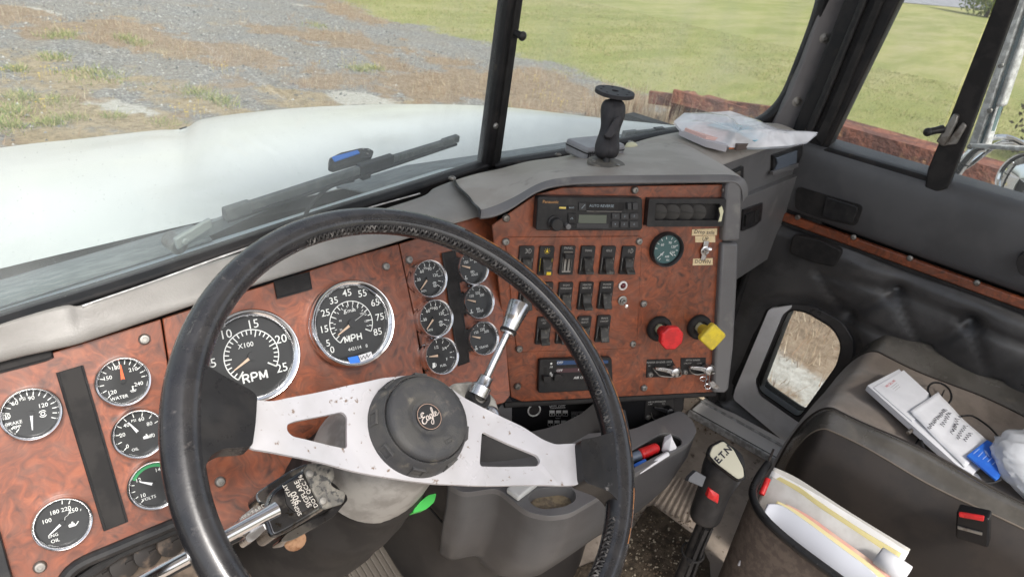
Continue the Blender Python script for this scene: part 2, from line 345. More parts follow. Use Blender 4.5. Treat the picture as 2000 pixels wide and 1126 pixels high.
GLG = glass('gauge_glass', 0, (.97, .98, .98))
def film(name, a, col=(.8, .82, .86)):
    m = bpy.data.materials.new(name); m.use_nodes = True; N = NT(m); b = N.n['Principled BSDF']; b.inputs['Base Color'].default_value = rgb(*col)
    b.inputs['Roughness'].default_value = .22; b.inputs['Coat Weight'].default_value = .6
    g = N.new('ShaderNodeNewGeometry'); n = N.new('ShaderNodeTexNoise'); n.inputs['Scale'].default_value = 16; n.inputs['Detail'].default_value = 2; n.inputs['Distortion'].default_value = .8; N.link(g.outputs['Position'], n.inputs['Vector'])
    r = N.new('ShaderNodeMapRange'); r.inputs[1].default_value = .35; r.inputs[2].default_value = .65; r.inputs[3].default_value = a[0]; r.inputs[4].default_value = a[1]; N.link(n.outputs['Fac'], r.inputs[0]); N.link(r.outputs[0], b.inputs['Alpha'])
    bp = N.new('ShaderNodeBump'); bp.inputs['Strength'].default_value = .6; bp.inputs['Distance'].default_value = .003; N.link(n.outputs['Fac'], bp.inputs['Height']); N.link(bp.outputs[0], b.inputs['Normal'])
    return m
FILM = film('clear_plastic_film', (.50, .78), (.93, .93, .95)); FILMW = film('white_plastic_film', (.72, .95), (.86, .87, .89))

# ------------------------------------------------------------------ the truck's survey planes
GP = Plane((-.199, -.839, .507), d=-.875)                                   # instrument panel
NC = Plane((-.536, -.826, .174), d=-.9342)                                  # centre panel turned to the driver
WN = Vector((-.0078, -math.sin(.6218), math.cos(.6218)))
WC = Vector((.40699, .37891, -.46142))
WP = Plane(WN, P=WC)                                                        # steering wheel plane
GL = -2.4                                                                   # ground level

# ================================================================== OUTSIDE: ground, lawn edge, road
def gz(px, py): return zp(px, py, GL)
def axis(a, b, st, far, k=1.22):
    c = list(np.arange(a, b, st)); x, d = b, st
    while x < far: c.append(x); d *= k; x += d
    c.append(far); x, d = a, st; p = []
    while x > -far: d *= k; x -= d; p.append(x)
    return np.array(p[::-1] + c)
XS = axis(-1, 17, .14, 900); YS = axis(-5, 20, .14, 900)
def vnoise(x, y, sc, seed):
    r = np.random.default_rng(seed); G = r.random((64, 64)); u = x * sc; v = y * sc; i = np.floor(u).astype(int); j = np.floor(v).astype(int)
    a = u - i; b = v - j; a = a * a * (3 - 2 * a); b = b * b * (3 - 2 * b); g = lambda p, q: G[p % 64, q % 64]
    return (g(i, j) * (1 - a) + g(i + 1, j) * a) * (1 - b) + (g(i, j + 1) * (1 - a) + g(i + 1, j + 1) * a) * b
def fbm(x, y, sc, seed): return sum(vnoise(x, y, sc * 2 ** k, seed + k) / 2 ** k for k in range(4)) / 1.875
# patches surveyed on the ground: (px, py, half width px, half height px)
DRYP = [(1600, 640, 160, 90), (1510, 780, 90, 60), (60, 45, 160, 28), (250, 70, 150, 30), (480, 115, 190, 32), (640, 75, 170, 26), (800, 120, 180, 45), (930, 150, 70, 26), (430, 150, 70, 18), (1080, 180, 140, 45), (1250, 200, 160, 36), (1420, 215, 120, 30), (40, 30, 120, 18), (140, 190, 60, 10), (700, 20, 120, 20)]
STRAW = [(1560, 700, 260, 200), (110, 130, 180, 30), (60, 200, 160, 50), (250, 240, 240, 22), (120, 265, 160, 20), (300, 150, 120, 24), (560, 200, 110, 14), (440, 215, 90, 14), (560, 180, 100, 10), (330, 100, 80, 12)]
PALE = [(1560, 700, 220, 160), (690, 192, 55, 14), (750, 200, 30, 8), (230, 210, 60, 10), (60, 20, 60, 10), (820, 178, 24, 5)]
def wblobs(L):
    o = []
    for px, py, a, b in L:
        c = gz(px, py); p = gz(px + a, py + a * .15); q = gz(px, max(py - b, -40)); e1 = (p - c); e2 = (q - c); o.append((c, e1, e2))
    return o
def field(X, Y, L):
    F = np.zeros_like(X)
    for c, e1, e2 in wblobs(L):
        D = e1.x * e2.y - e1.y * e2.x; dx = X - c.x; dy = Y - c.y
        u = (dx * e2.y - dy * e2.x) / D; v = (e1.x * dy - e1.y * dx) / D
        F = np.maximum(F, np.clip(1.35 - np.sqrt(u * u + v * v), 0, 1))
    return F
def masks(X, Y):
    n = fbm(X, Y, .55, 3) - .5; n2 = fbm(X, Y, 1.7, 9) - .5
    edge = np.where(Y > 5, 10.6 + (Y - 9) * .02, 11.2)
    lawn = np.clip((X + n * 2.2 + n2 * .8 - edge) / .9, 0, 1)
    band = np.clip(1 - np.abs(X - 9.2) / 2.0, 0, 1) * np.clip((9.5 - Y) / 2, 0, 1)
    dry = np.clip((np.maximum(field(X, Y, DRYP), band) + n * 1.7 + n2 * 1.5 + (fbm(X, Y, 4.5, 31) - .5) * 1.2 - .36) * 2.0, 0, 1) * (1 - lawn)
    straw = np.clip((field(X, Y, STRAW) + n * 1.3 + n2 * 1.6 + (fbm(X, Y, 4, 35) - .5) - .28) * 1.8, 0, 1) * (1 - lawn)
    pale = np.clip((field(X, Y, PALE) + n2 * 1.6 - .35) * 3, 0, 1) * (1 - lawn)
    return lawn, dry, straw, pale
GX, GY = np.meshgrid(XS, YS); LN, DR, ST, PL_ = masks(GX, GY)
rise = np.clip((GX - 60) / 300, 0, 1) * 0
H = (fbm(GX, GY, 1.1, 20) - .5) * .07 * np.clip(1 - np.hypot(GX, GY) / 60, 0, 1)
nx, ny = len(XS), len(YS); v = np.stack([GX, GY, GL + H], -1).reshape(-1, 3)
idx = np.arange(nx * ny).reshape(ny, nx); f = np.stack([idx[:-1, :-1], idx[:-1, 1:], idx[1:, 1:], idx[1:, :-1]], -1).reshape(-1, 4)
me = bpy.data.meshes.new('ground'); me.from_pydata(v.tolist(), [], f.tolist()); me.polygons.foreach_set('use_smooth', [True] * len(me.polygons))
for nm, A in (('lawn', LN), ('dry', DR), ('straw', ST), ('pale', PL_)):
    at = me.attributes.new(nm, 'FLOAT', 'POINT'); at.data.foreach_set('value', A.reshape(-1).astype(np.float32))
gm = bpy.data.materials.new('ground_soil'); gm.use_nodes = True; N = NT(gm); b = N.n['Principled BSDF']; b.inputs['Roughness'].default_value = .95; b.inputs['Specular IOR Level'].default_value = .15
geo = N.new('ShaderNodeNewGeometry')
def nz(sc, d=5, ds=0, rough=.6):
    n = N.new('ShaderNodeTexNoise'); n.inputs['Scale'].default_value = sc; n.inputs['Detail'].default_value = d; n.inputs['Distortion'].default_value = ds; n.inputs['Roughness'].default_value = rough; N.link(geo.outputs['Position'], n.inputs['Vector']); return n.outputs['Fac']
def ramp(fac, st):
    c = N.new('ShaderNodeValToRGB'); e = c.color_ramp.elements; e[0].position, e[0].color = st[0][0], rgb(*st[0][1]); e[1].position, e[1].color = st[-1][0], rgb(*st[-1][1])
    for p, q in st[1:-1]: k = e.new(p); k.color = rgb(*q)
    N.link(fac, c.inputs[0]); return c.outputs[0]
def mixc(f_, a_, b_):
    m = N.new('ShaderNodeMix', data_type='RGBA'); N.link(f_, m.inputs[0]); N.link(a_, m.inputs[6]); N.link(b_, m.inputs[7]); return m.outputs[2]
def sharp(attr, w=.35):
    a = N.new('ShaderNodeAttribute', attribute_name=attr); s = N.new('ShaderNodeMath', operation='MULTIPLY_ADD'); s.inputs[1].default_value = 1.8; s.inputs[2].default_value = -.9; N.link(nz(9, 6, 0, .7), s.inputs[0])
    t = N.new('ShaderNodeMath', operation='ADD'); N.link(a.outputs['Fac'], t.inputs[0]); N.link(s.outputs[0], t.inputs[1])
    r = N.new('ShaderNodeMapRange'); r.interpolation_type = 'SMOOTHSTEP'; r.inputs[1].default_value = .5 - w; r.inputs[2].default_value = .5 + w; N.link(t.outputs[0], r.inputs[0]); return r.outputs[0]
vo = N.new('ShaderNodeTexVoronoi'); vo.inputs['Scale'].default_value = 42; N.link(geo.outputs['Position'], vo.inputs['Vector'])
sv = N.new('ShaderNodeSeparateColor'); N.link(vo.outputs['Color'], sv.inputs[0])
grav0 = ramp(sv.outputs[0], [(0, (.13, .128, .125)), (.5, (.23, .225, .22)), (.9, (.35, .34, .33)), (1, (.55, .54, .51))])
grav = mixc(ramp(nz(1.3, 6), [(.35, (0, 0, 0)), (.75, (.7, .7, .7))]), grav0, ramp(nz(30), [(.3, (.22, .19, .155)), (.7, (.33, .29, .24))]))
strw = ramp(nz(14, 7, 0, .75), [(.3, (.13, .105, .065)), (.5, (.34, .27, .18)), (.7, (.46, .38, .26))])
dryc = ramp(nz(11, 7, .5, .75), [(.3, (.15, .11, .075)), (.5, (.29, .215, .15)), (.72, (.41, .335, .25))])
palc = ramp(nz(20), [(.3, (.36, .34, .30)), (.7, (.55, .53, .49))])
mpv = N.new('ShaderNodeMapping'); mpv.inputs['Rotation'].default_value = (0, 0, math.radians(20)); mpv.inputs['Scale'].default_value = (.35, 1.6, 1); N.link(geo.outputs['Position'], mpv.inputs[0])
ln1 = N.new('ShaderNodeTexNoise'); ln1.inputs['Scale'].default_value = .55; ln1.inputs['Detail'].default_value = 7; ln1.inputs['Roughness'].default_value = .68; N.link(mpv.outputs[0], ln1.inputs[0])
lawnA = ramp(ln1.outputs['Fac'], [(.25, (.17, .20, .06)), (.42, (.26, .27, .095)), (.54, (.38, .345, .175)), (.70, (.46, .39, .25))])
lawnB = ramp(nz(16, 6, 0, .75), [(.3, (.15, .18, .06)), (.55, (.31, .32, .12)), (.8, (.48, .43, .22))])
mL = N.new('ShaderNodeMix', data_type='RGBA'); mL.inputs[0].default_value = .5; N.link(lawnA, mL.inputs[6]); N.link(lawnB, mL.inputs[7])
c = mixc(sharp('straw'), grav, strw); c = mixc(sharp('pale', .15), c, palc); c = mixc(sharp('dry'), c, dryc); c = mixc(sharp('lawn', .3), c, mL.outputs[2])
N.link(c, b.inputs['Base Color'])
bp = N.new('ShaderNodeBump'); bp.inputs['Strength'].default_value = .8; bp.inputs['Distance'].default_value = .03; N.link(nz(22, 6, 0, .8), bp.inputs['Height']); N.link(bp.outputs[0], b.inputs['Normal'])
me.materials.append(gm); go = bpy.data.objects.new('ground', me); S.collection.objects.link(go); go['kind'] = 'structure'
# far road beyond the lawn with its kerb, a car park strip
ROADM = mat('road_asphalt', (.23, .23, .25), .9, c2=(.30, .30, .32), scale=.8)
rb = MB()
p0, p1 = zp(1640, -4, GL), zp(1990, 26, GL)
dirv = (Vector((p1.x - p0.x, p1.y - p0.y, 0))).normalized(); nrm = Vector((dirv.y, -dirv.x, 0)); nrm = nrm if nrm.x > 0 else -nrm
A = zp(1760, 6, GL); A.z = 0
v = [A - dirv * 160, A + dirv * 160, A + dirv * 160 + nrm * 16, A - dirv * 160 + nrm * 16]
rb.add(prism([(q.x, q.y) for q in v], GL + .03, GL + .08)); obj('road', rb, ROADM, kind='structure')

# ------------------------------------------------------------------ scattered ground growth (nobody could count it)
def scatter(n, x0, x1, y0, y1, w, seed):
    r = np.random.default_rng(seed); X = x0 + (x1 - x0) * r.random(n); Y = y0 + (y1 - y0) * r.random(n); k = r.random(n) < w(X, Y); return X[k], Y[k], r
def blades(name, mats, X, Y, r, nb, h, spread, wd, lean, label, cat):
    V = []; F = []; MI = []; n = len(X); q = 0
    Z = GL + np.zeros(n) - .01
    for k in range(nb):
        a = r.random(n) * 6.283; hh = h[0] + (h[1] - h[0]) * r.random(n) ** 1.5; rr = spread * np.sqrt(r.random(n)); b2 = r.random(n) * 6.283; ln = lean * r.random(n)
        bx = X + rr * np.cos(b2); by = Y + rr * np.sin(b2); dx = np.cos(a) * wd / 2; dy = np.sin(a) * wd / 2; tx = bx + np.cos(b2) * ln * hh; ty = by + np.sin(b2) * ln * hh
        P = np.stack([np.stack([bx - dx, by - dy, Z], -1), np.stack([bx + dx, by + dy, Z], -1), np.stack([tx, ty, Z + hh], -1)], 1).reshape(-1, 3)
        V.append(P); F.append(np.arange(n * 3).reshape(-1, 3) + q); MI.append(r.integers(0, len(mats), n)); q += n * 3
    me = bpy.data.meshes.new(name); V = np.concatenate(V); F = np.concatenate(F); me.from_pydata(V.tolist(), [], F.tolist())
    for m in mats: me.materials.append(m)
    me.polygons.foreach_set('material_index', np.concatenate(MI).astype(np.int32)); o = bpy.data.objects.new(name, me); S.collection.objects.link(o)
    o['kind'] = 'stuff'; tag(o, label, cat); return o
DM = [mat('dry_stem_' + s, c, .9) for s, c in (('tan', (.38, .285, .19)), ('russet', (.31, .20, .13)), ('pale', (.50, .42, .31)))]
SM = [mat('straw_' + s, c, .9) for s, c in (('a', (.46, .37, .23)), ('b', (.30, .24, .13)))]
GM = [mat('green_blade_' + s, c, .8) for s, c in (('a', (.15, .21, .06)), ('b', (.30, .33, .12)), ('c', (.42, .36, .20)))]
LM = [mat('lawn_blade_' + s, c, .8) for s, c in (('a', (.20, .25, .08)), ('b', (.32, .32, .13)), ('c', (.44, .38, .20)))]
X, Y, r = scatter(26000, 1.5, 13, -3, 19, lambda x, y: masks(x, y)[1] * .9 * np.clip(fbm(x, y, 2.2, 44) * 2.6 - .75, .03, 1), 5)
blades('dry_grass', DM, X, Y, r, 7, (.02, .17), .09, .006, .9, 'russet brown dry grass standing across the gravel yard', 'dry grass')
X, Y, r = scatter(9000, 1.5, 9, 3, 19, lambda x, y: masks(x, y)[2] * .6 * fbm(x, y, 2, 61), 6)
blades('straw', SM, X, Y, r, 6, (.02, .11), .08, .006, .9, 'pale flattened straw lying on the near left ground', 'straw')
X, Y, r = scatter(30000, 10.5, 22, -4, 16, lambda x, y: masks(x, y)[0] * .8, 8)
blades('lawn_grass', LM, X, Y, r, 6, (.02, .07), .09, .01, .8, 'short mown yellowish green grass of the field', 'grass')
# green weeds (patches) and yellow flower heads
WP_ = [(190, 148, 45), (120, 70, 30), (25, 215, 28), (10, 245, 26), (110, 200, 30), (620, 52, 16), (430, 197, 22), (40, 190, 20), (270, 84, 14), (105, 112, 20), (385, 182, 20), (700, 135, 14), (325, 245, 18), (150, 232, 16), (95, 242, 16), (245, 75, 16), (30, 135, 14), (225, 230, 12), (730, 132, 10), (990, 215, 10)]
WX = []; WY = []
for px, py, s in WP_:
    c0 = gz(px, py); e = (gz(px + s, py) - c0).length
    for _ in range(int(35 + s * 2)): WX.append(c0.x + random.gauss(0, e * .7)); WY.append(c0.y + random.gauss(0, e * 1.0))
blades('green_weeds', GM, np.array(WX), np.array(WY), np.random.default_rng(4), 5, (.02, .09), .08, .010, 1.6, 'low green weeds in scattered patches on the gravel', 'weeds')
fl = MB(); YF = mat('dandelion_yellow', (.60, .46, .10), .7)
for px, py, s, n in [(730, 135, 26, 5), (375, 225, 40, 14), (440, 140, 30, 8), (100, 155, 60, 10), (140, 60, 60, 8), (60, 150, 50, 8), (1050, 165, 50, 10), (1110, 205, 60, 10), (680, 128, 50, 10), (90, 215, 40, 6), (1060, 195, 40, 8)]:
    c0 = gz(px, py); e = (gz(px + s, py) - c0).length
    for _ in range(n):
        x, y, h = c0.x + random.gauss(0, e * .5), c0.y + random.gauss(0, e * .5), random.uniform(.05, .14)
        fl.add(blob(.010, .010, .005, 6, 3), T(x, y, GL + h)); fl.add(tube([(x, y, GL), (x, y, GL + h * .9)], .0012, 3))
o = obj('yellow_flowers', fl, YF, kind='stuff'); tag(o, 'tiny yellow dandelion heads dotted over the weedy gravel', 'flowers')
# loose stones
X, Y, r = scatter(9000, 1.5, 9.5, 2.5, 16, lambda x, y: (1 - masks(x, y)[1]) * (1 - masks(x, y)[2] * .6), 12)
V = []; F = []; MI = []; base = np.array([(1, 0, 0), (-.5, .87, 0), (-.5, -.87, 0), (0, 0, 1)])
for i, (x, y) in enumerate(zip(X, Y)):
    s = .008 + .02 * random.random() ** 3; a = random.random() * 6; c_, s_ = math.cos(a), math.sin(a)
    for p in base: V.append((x + s * (p[0] * c_ - p[1] * s_), y + s * (p[0] * s_ + p[1] * c_), GL + s * .8 * p[2] + .005))
    F += [(i * 4, i * 4 + 1, i * 4 + 3), (i * 4 + 1, i * 4 + 2, i * 4 + 3), (i * 4 + 2, i * 4, i * 4 + 3)]; MI += [i % 3] * 3
g = MB(); g.v = V; g.f = F; g.m = MI
o = obj('gravel_stones', g, [mat('stone_' + s, c, .9) for s, c in (('grey', (.2, .2, .2)), ('dark', (.11, .11, .11)), ('light', (.42, .41, .39)))], smooth=0, kind='stuff'); tag(o, 'loose grey gravel stones strewn over the yard', 'gravel')

# ------------------------------------------------------------------ rusty steel beams lying along the lawn
def rough_beam(name, label, x, y0, y1, z0, z1, th, flange, jag=0, rot=0, tilt=0):
    mb = MB(); n = 26; rows = []
    prof = [(0, 0), (0, .06), (flange, .10), (flange, .34), (0, .38), (0, .62), (flange, .66), (flange, .9), (0, .94), (0, 1), (th, 1), (th, 0)]
    for i in range(n + 1):
        t = i / n; y = y0 + (y1 - y0) * t; zz = z0 + tilt * t; hh = (z1 - z0) * (1 - jag * random.random() * (t > .6 or t < .2))
        rows.append([(x - a + random.uniform(-.006, .006), y, zz + hh * b_) for a, b_ in prof + [prof[0]]])
    mb.add(grid(rows)); mb.add(flat_pts([p for p in rows[0][:-1]])); mb.add(flat_pts([p for p in rows[-1][:-1]]))
    return mb
def flat_pts(P): return [tuple(p) for p in P], [tuple(range(len(P)))]
BX = 9.5
a0, a1 = xp(1650, 228, BX), xp(2000, 303, BX)
mb = rough_beam('rusty_beam', '', BX, a0.y + .45, -6.5, GL, a0.z - .02, .5, .09)
o = obj('rusty_beam', mb, RUSTB, smooth=30); tag(o, 'long deep rusty steel beam with ribbed side lying beyond the door window', 'steel beam', 'rusty steel lying by the lawn')
b0, b1 = xp(1338, 172, BX), xp(1500, 212, BX)
mb = rough_beam('rusty_beam', '', BX + .1, b0.y, b1.y - .2, GL + .1, b0.z - .02, .4, .04, .25)
o = obj('rusty_beam', mb, RUSTB, smooth=30); tag(o, 'broken end of rusty steel stack seen through the right windshield pane', 'steel beam', 'rusty steel lying by the lawn')
b2 = xp(1460, 190, BX - .3)
for i, (py, l) in enumerate(((1385, 'short rusty plate leaning on the broken stack end'), (1440, 'thin rusty bar lying across the low part of the stack'))):
    p = xp(py, 205 + i * 14, BX - .35); mb = MB(); mb.add(box(-.9, .9, -.04, .04, -.09, .09), Matrix.Translation(p) @ Matrix.Rotation(math.radians(95 + 14 * i), 4, 'Z') @ Matrix.Rotation(math.radians(7 - 9 * i), 4, 'Y'))
    o = obj('rusty_bar', mb, RUSTB, bevel=.01); tag(o, l, 'steel bar', 'rusty steel lying by the lawn')
# dry weeds before the beams
X, Y, r = scatter(2600, 8.4, 9.45, -5, 5.5, lambda x, y: .3 + .7 * (fbm(x, y, 1.5, 77) > .5), 15)
blades('tall_dry_weeds', DM, X, Y, r, 6, (.1, .62), .08, .011, .35, 'tall straw coloured weeds standing before the rusty beams', 'weeds')
# round bush by the road and dark bank on the far right
def foliage_blob(mb, c, R, n, s, sq=.8):
    for _ in range(n):
        d = Vector((random.gauss(0, 1), random.gauss(0, 1), random.gauss(0, 1))).normalized(); rr = random.uniform(.55, 1.05) + .15 * math.sin(d.x * 5 + d.y * 4)
        p = Vector(c) + Vector((d.x * R, d.y * R, d.z * R * sq)) * rr; a = Vector((random.gauss(0, 1), random.gauss(0, 1), random.gauss(0, 1))).normalized() * s; b_ = a.orthogonal().normalized() * s * .6
        k = len(mb.v); mb.v += [tuple(p - a), tuple(p + b_), tuple(p + a), tuple(p - b_)]; mb.f.append((k, k + 1, k + 2, k + 3)); mb.m.append(random.choice((0, 0, 1)))
c0 = zp(1925, 34, GL); t = thing('bush', 'round yellow green bush by the road at top right', 'bush', (c0.x, c0.y, GL))
dist = c0.length; R_ = dist * 60 / 1750
mb = MB(); foliage_blob(mb, (c0.x, c0.y, GL + R_ * .85), R_, 2600, R_ * .06); obj('crown', mb, [mat('bush_leaf_a', (.14, .19, .03), .8), mat('bush_leaf_b', (.26, .27, .05), .8)], t, smooth=0)
mb = MB(); mb.add(tube([(c0.x, c0.y, GL - .1), (c0.x + .1, c0.y, GL + R_)], [R_ * .08, R_ * .03], 8)); obj('trunk', mb, BARK, t)
pb = xp(1985, 245, 13); t = thing('scrub_bush', 'dark tangled scrub behind the mirror at the right edge', 'bush', (pb.x + 1, pb.y - .8, GL))
mb = MB(); foliage_blob(mb, (pb.x + 1.1, pb.y - 1.2, GL + .9), 1.25, 3600, .05, .9); obj('crown', mb, [mat('scrub_leaf_a', (.06, .055, .03), .9), mat('scrub_leaf_b', (.14, .11, .055), .9)], t, smooth=0)
mb = MB()
for k in range(7): mb.add(tube([(pb.x + 1, pb.y - .8, GL - .05), (pb.x + 1 + math.cos(k) * .4, pb.y - 1 + math.sin(k) * .4, GL + .8), (pb.x + 1.1 + math.cos(k) * .8, pb.y - 1.2 + math.sin(k) * .8, GL + 1.7)], [.03, .02, .008], 5))
obj('stems', mb, BARK, t)
# parked cars on the far road
def far_car(px, py, paint, lab, yaw):
    c = zp(px, py, GL); c.z = GL + .08; M = Matrix.Translation(c) @ Matrix.Rotation(yaw, 4, 'Z'); t = thing('parked_car', lab, 'car', c, 'cars on the far road')
    side = [(-2.2, .35), (-2.25, .8), (-1.9, .95), (-1.3, 1.0), (-.8, 1.42), (.5, 1.45), (1.15, 1.0), (2.0, .85), (2.2, .6), (2.15, .35)]
    R4 = M @ Matrix(((1, 0, 0, 0), (0, 0, -1, 0), (0, 1, 0, 0), (0, 0, 0, 1)))
    mb = MB(); mb.add(prism(side, -.85, .85), R4); obj('body', mb, paint, t, bevel=.06)
    mb = MB(); mb.add(prism([(-1.2, 1.02), (-.78, 1.36), (.46, 1.38), (1.0, 1.02)], -.87, .87), R4); obj('window', mb, BLK, t)
    for sx in (-1.35, 1.4):
        for sy in (-.75, .75): mb = MB(); mb.add(cyl(.34, -.12, .12, 16), M @ T(sx, sy, .34) @ Matrix.Rotation(math.pi / 2, 4, 'X')); obj('wheel', mb, RUB, t)
yaw = math.atan2(dirv.y, dirv.x)
far_car(1868, -3, mat('white_car_paint', (.7, .7, .72), .3), 'small white car on the far road left of the round bush', yaw)
far_car(1790, -12, mat('grey_car_paint', (.25, .26, .28), .3), 'small grey car on the far road, farther from the bush', yaw)
# a pale stick bundle on the ground right of the beams

# ================================================================== THE TRUCK'S SHELL
# hood: surface from the cowl line forward to its rounded edge, then the side drops away
hood = thing('truck_hood', 'long white truck hood sloping away beyond the windshield', 'hood', (.9, 1.0, -1.2))
E0 = [(-260, 335, 2.45), (0, 290, 2.35), (160, 272, 2.3), (300, 256, 2.25), (345, 254, 2.22), (385, 243, 2.15), (470, 228, 2.05), (600, 214, 1.92), (760, 207, 1.7), (900, 207, 1.5), (1000, 212, 1.34), (1100, 223, 1.15), (1200, 235, 1.0), (1320, 248, .86)]
edge = smoothpath([yp(a, b_, c) for a, b_, c in E0], 5)
B0 = [(-.35, .98), (.0, .98), (.2, .985), (.33, .985), (.42, .985), (.5, .985), (.62, .99), (.8, .995), (.95, .985), (1.1, .96), (1.25, .93), (1.38, .89), (1.5, .85), (1.62, .80)]
base = smoothpath([(x, y, -.505 + .02 * math.sin((x + .35) / 2 * math.pi)) for x, y in B0], 5)
rows = []
for k in range(15):
    t = k / 14; rows.append([base[i].lerp(edge[i], t) + Vector((0, 0, .035 * math.sin(math.pi * t) - .012 * math.exp(-((i - 22) / 2.0) ** 2) * t + .016 / (1 + math.exp(-(i - 24) * 1.5)) * math.exp(-max(0, i - 24) / 14) * max(0, (t - .5) * 2) ** 2)) for i in range(len(edge))])
rd = [Vector((.25, .9, 0)).lerp(Vector((1, .25, 0)), i / (len(edge) - 1)).normalized() for i in range(len(edge))]
for o_, dz in ((.02, -.004), (.05, -.025), (.075, -.07), (.09, -.2), (.1, -.75)): rows.append([edge[i] + rd[i] * o_ + Vector((0, 0, dz)) for i in range(len(edge))])
mb = MB(); mb.add(grid(rows)); obj('hood_panel', mb, WPAINT, hood, smooth=180)
mb = MB(); gp = [edge[i] + Vector((0, 0, .004)) - rd[i] * .012 for i in range(20, 26)]; mb.add(tube(gp[1:4], .0025, 6)); obj('panel_gap', mb, RUB, hood)
# cowl under the glass
cow = thing('windshield_cowl', 'white cowl panel with grey rubber strip at the foot of the windshield', 'cowl', (.8, .85, -.5))
W0, W1, W2 = Vector((-.28, .7355, -.4526)), Vector((.916, .810, -.406)), Vector((1.72, .61, -.36))
NL = ((W1 - W0).cross(Vector((.0, -.11, 1)))).normalized(); NL = NL if NL.y < 0 else -NL
NR = ((W2 - W1).cross(Vector((.0, -.11, 1)))).normalized(); NR = NR if NR.y < 0 else -NR
PL = Plane(NL, P=W1); PR = Plane(NR, P=W1)
def cowlrow(off, z): return [p + Vector((0, off, z)) for p in (W0, W0.lerp(W1, .3), W0.lerp(W1, .6), W0.lerp(W1, .85), W1, W1.lerp(W2, .3), W1.lerp(W2, .6), W2)]
mb = MB(); mb.add(grid([cowlrow(.012, -.012), cowlrow(.06, -.035), cowlrow(.11, -.05)])); obj('cowl_panel', mb, mat('blue_grey_cowl', (.60, .70, .76), .4, c2=(.7, .74, .76), scale=9), cow, smooth=180, solid=.003)
mb = MB(); mb.add(grid([r_[:3] for r_ in (cowlrow(.105, -.045), cowlrow(.135, -.038), cowlrow(.165, -.045), cowlrow(.2, -.07))])); mb.add(grid([r_[3:] for r_ in (cowlrow(.109, -.05), cowlrow(.2, -.07))])); obj('rubber_strip', mb, mat('weathered_rubber_strip', (.15, .17, .18), .6, c2=(.24, .26, .27), scale=30, stretch=(1, 6, 6)), cow, smooth=180, solid=.004)
# windshield
ws = thing('windshield', 'two pane split windshield with dusty glass and black rubber seals', 'windshield', (.868, .768, -.4))
def plate_on(plane, pts, h0, h1, r=0, n=5):
    F = plane.fr(*pts[0]); P = plane.poly(F, pts, h1)
    if r: P = rpoly(P, r, n)
    return prism(P, h0, h1), F
F = PL.fr(500, 300); org = F.inverted()
lp = [PL.uv(F, *q) for q in ((-140, 668), (0, 622), (300, 525), (640, 420), (880, 348), (942, 322), (1003, 0), (1060, -400), (-900, -400))]
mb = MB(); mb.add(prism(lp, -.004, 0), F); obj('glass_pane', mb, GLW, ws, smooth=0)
F2 = PR.fr(1200, 150)
rp_ = [(966, 318), (1090, 300), (1230, 270), (1400, 243), (1480, 236), (1522, 205), (1562, 120), (1608, 0), (1765, -400), (1078, -400), (1016, 0)]
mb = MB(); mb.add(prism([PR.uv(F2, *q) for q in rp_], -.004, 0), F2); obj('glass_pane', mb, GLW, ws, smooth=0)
def strip_on(plane, pts, w0, w1, h0, h1, closed=False):   # bead following a pixel polyline, offset inwards/outwards in metres
    F = plane.fr(*pts[0]); P = [Vector((*plane.uv(F, *q), 0)) for q in pts]; P = smoothpath(P, 4); rows = []
    for i, p in enumerate(P):
        t = (P[min(i + 1, len(P) - 1)] - P[max(i - 1, 0)]).normalized(); n = Vector((-t.y, t.x, 0))
        rows.append([p + n * w0 + Vector((0, 0, h0)), p + n * w0 + Vector((0, 0, h1)), p + n * w1 + Vector((0, 0, h1)), p + n * w1 + Vector((0, 0, h0)), p + n * w0 + Vector((0, 0, h0))])
    return grid(rows), F
mb = MB(); g_, F = strip_on(PL, [(-160, 672), (0, 618), (170, 566), (320, 518), (460, 472), (640, 412), (800, 362), (944, 316)], -.026, .000, -.012, .014); mb.add(g_, F); obj('lower_seal', mb, RUB, ws, bevel=.003)
mb = MB(); g_, F = strip_on(PR, [(960, 318), (1090, 298), (1200, 277), (1330, 254), (1440, 243), (1478, 236), (1510, 214), (1535, 180), (1562, 115), (1590, 40), (1630, -90), (1760, -400)], -.022, .002, -.012, .014); mb.add(g_, F); obj('pane_seal', mb, RUB, ws, bevel=.003)
F = PL.fr(955, 318); mb = MB(); P = [PL.uv(F, *q) for q in ((940, 326), (968, 322), (1065, -400), (1037, -400))]; mb.add(prism(P, -.014, .012), F); obj('centre_divider', mb, RUB, ws, bevel=.004)
mb = MB(); P = [PL.uv(F, *q) for q in ((951, 318), (959, 318), (1055, -400), (1047, -400))]; mb.add(prism(P, .012, .0155), F); obj('divider_strip', mb, BLKM, ws)
def screw(mb, plane, px, py, h, r=.0055, rot=0, M=None):
    F = plane.fr(px, py, h, rot) if M is None else M
    mb.add(lathe([(r * 1.15, -.001), (r * 1.15, .0006), (r, .0022), (r * .8, .0032), (r * .45, .0034), (r * .45, .0016), (0, .0016)], 14), F)
    return mb
for px, py in ((1004, 64), (968, 246)): mb = MB(); screw(mb, PL, px, py, .013, .005); obj('screw', mb, STEEL, ws)
mb = MB(); F = PL.fr(1004, 64, .013); mb.add(cyl(.006, 0, .016, 14), F); mb.add(blob(.008, .008, .006), F @ T(0, 0, .018)); obj('snap_stud', mb, BLK, ws)
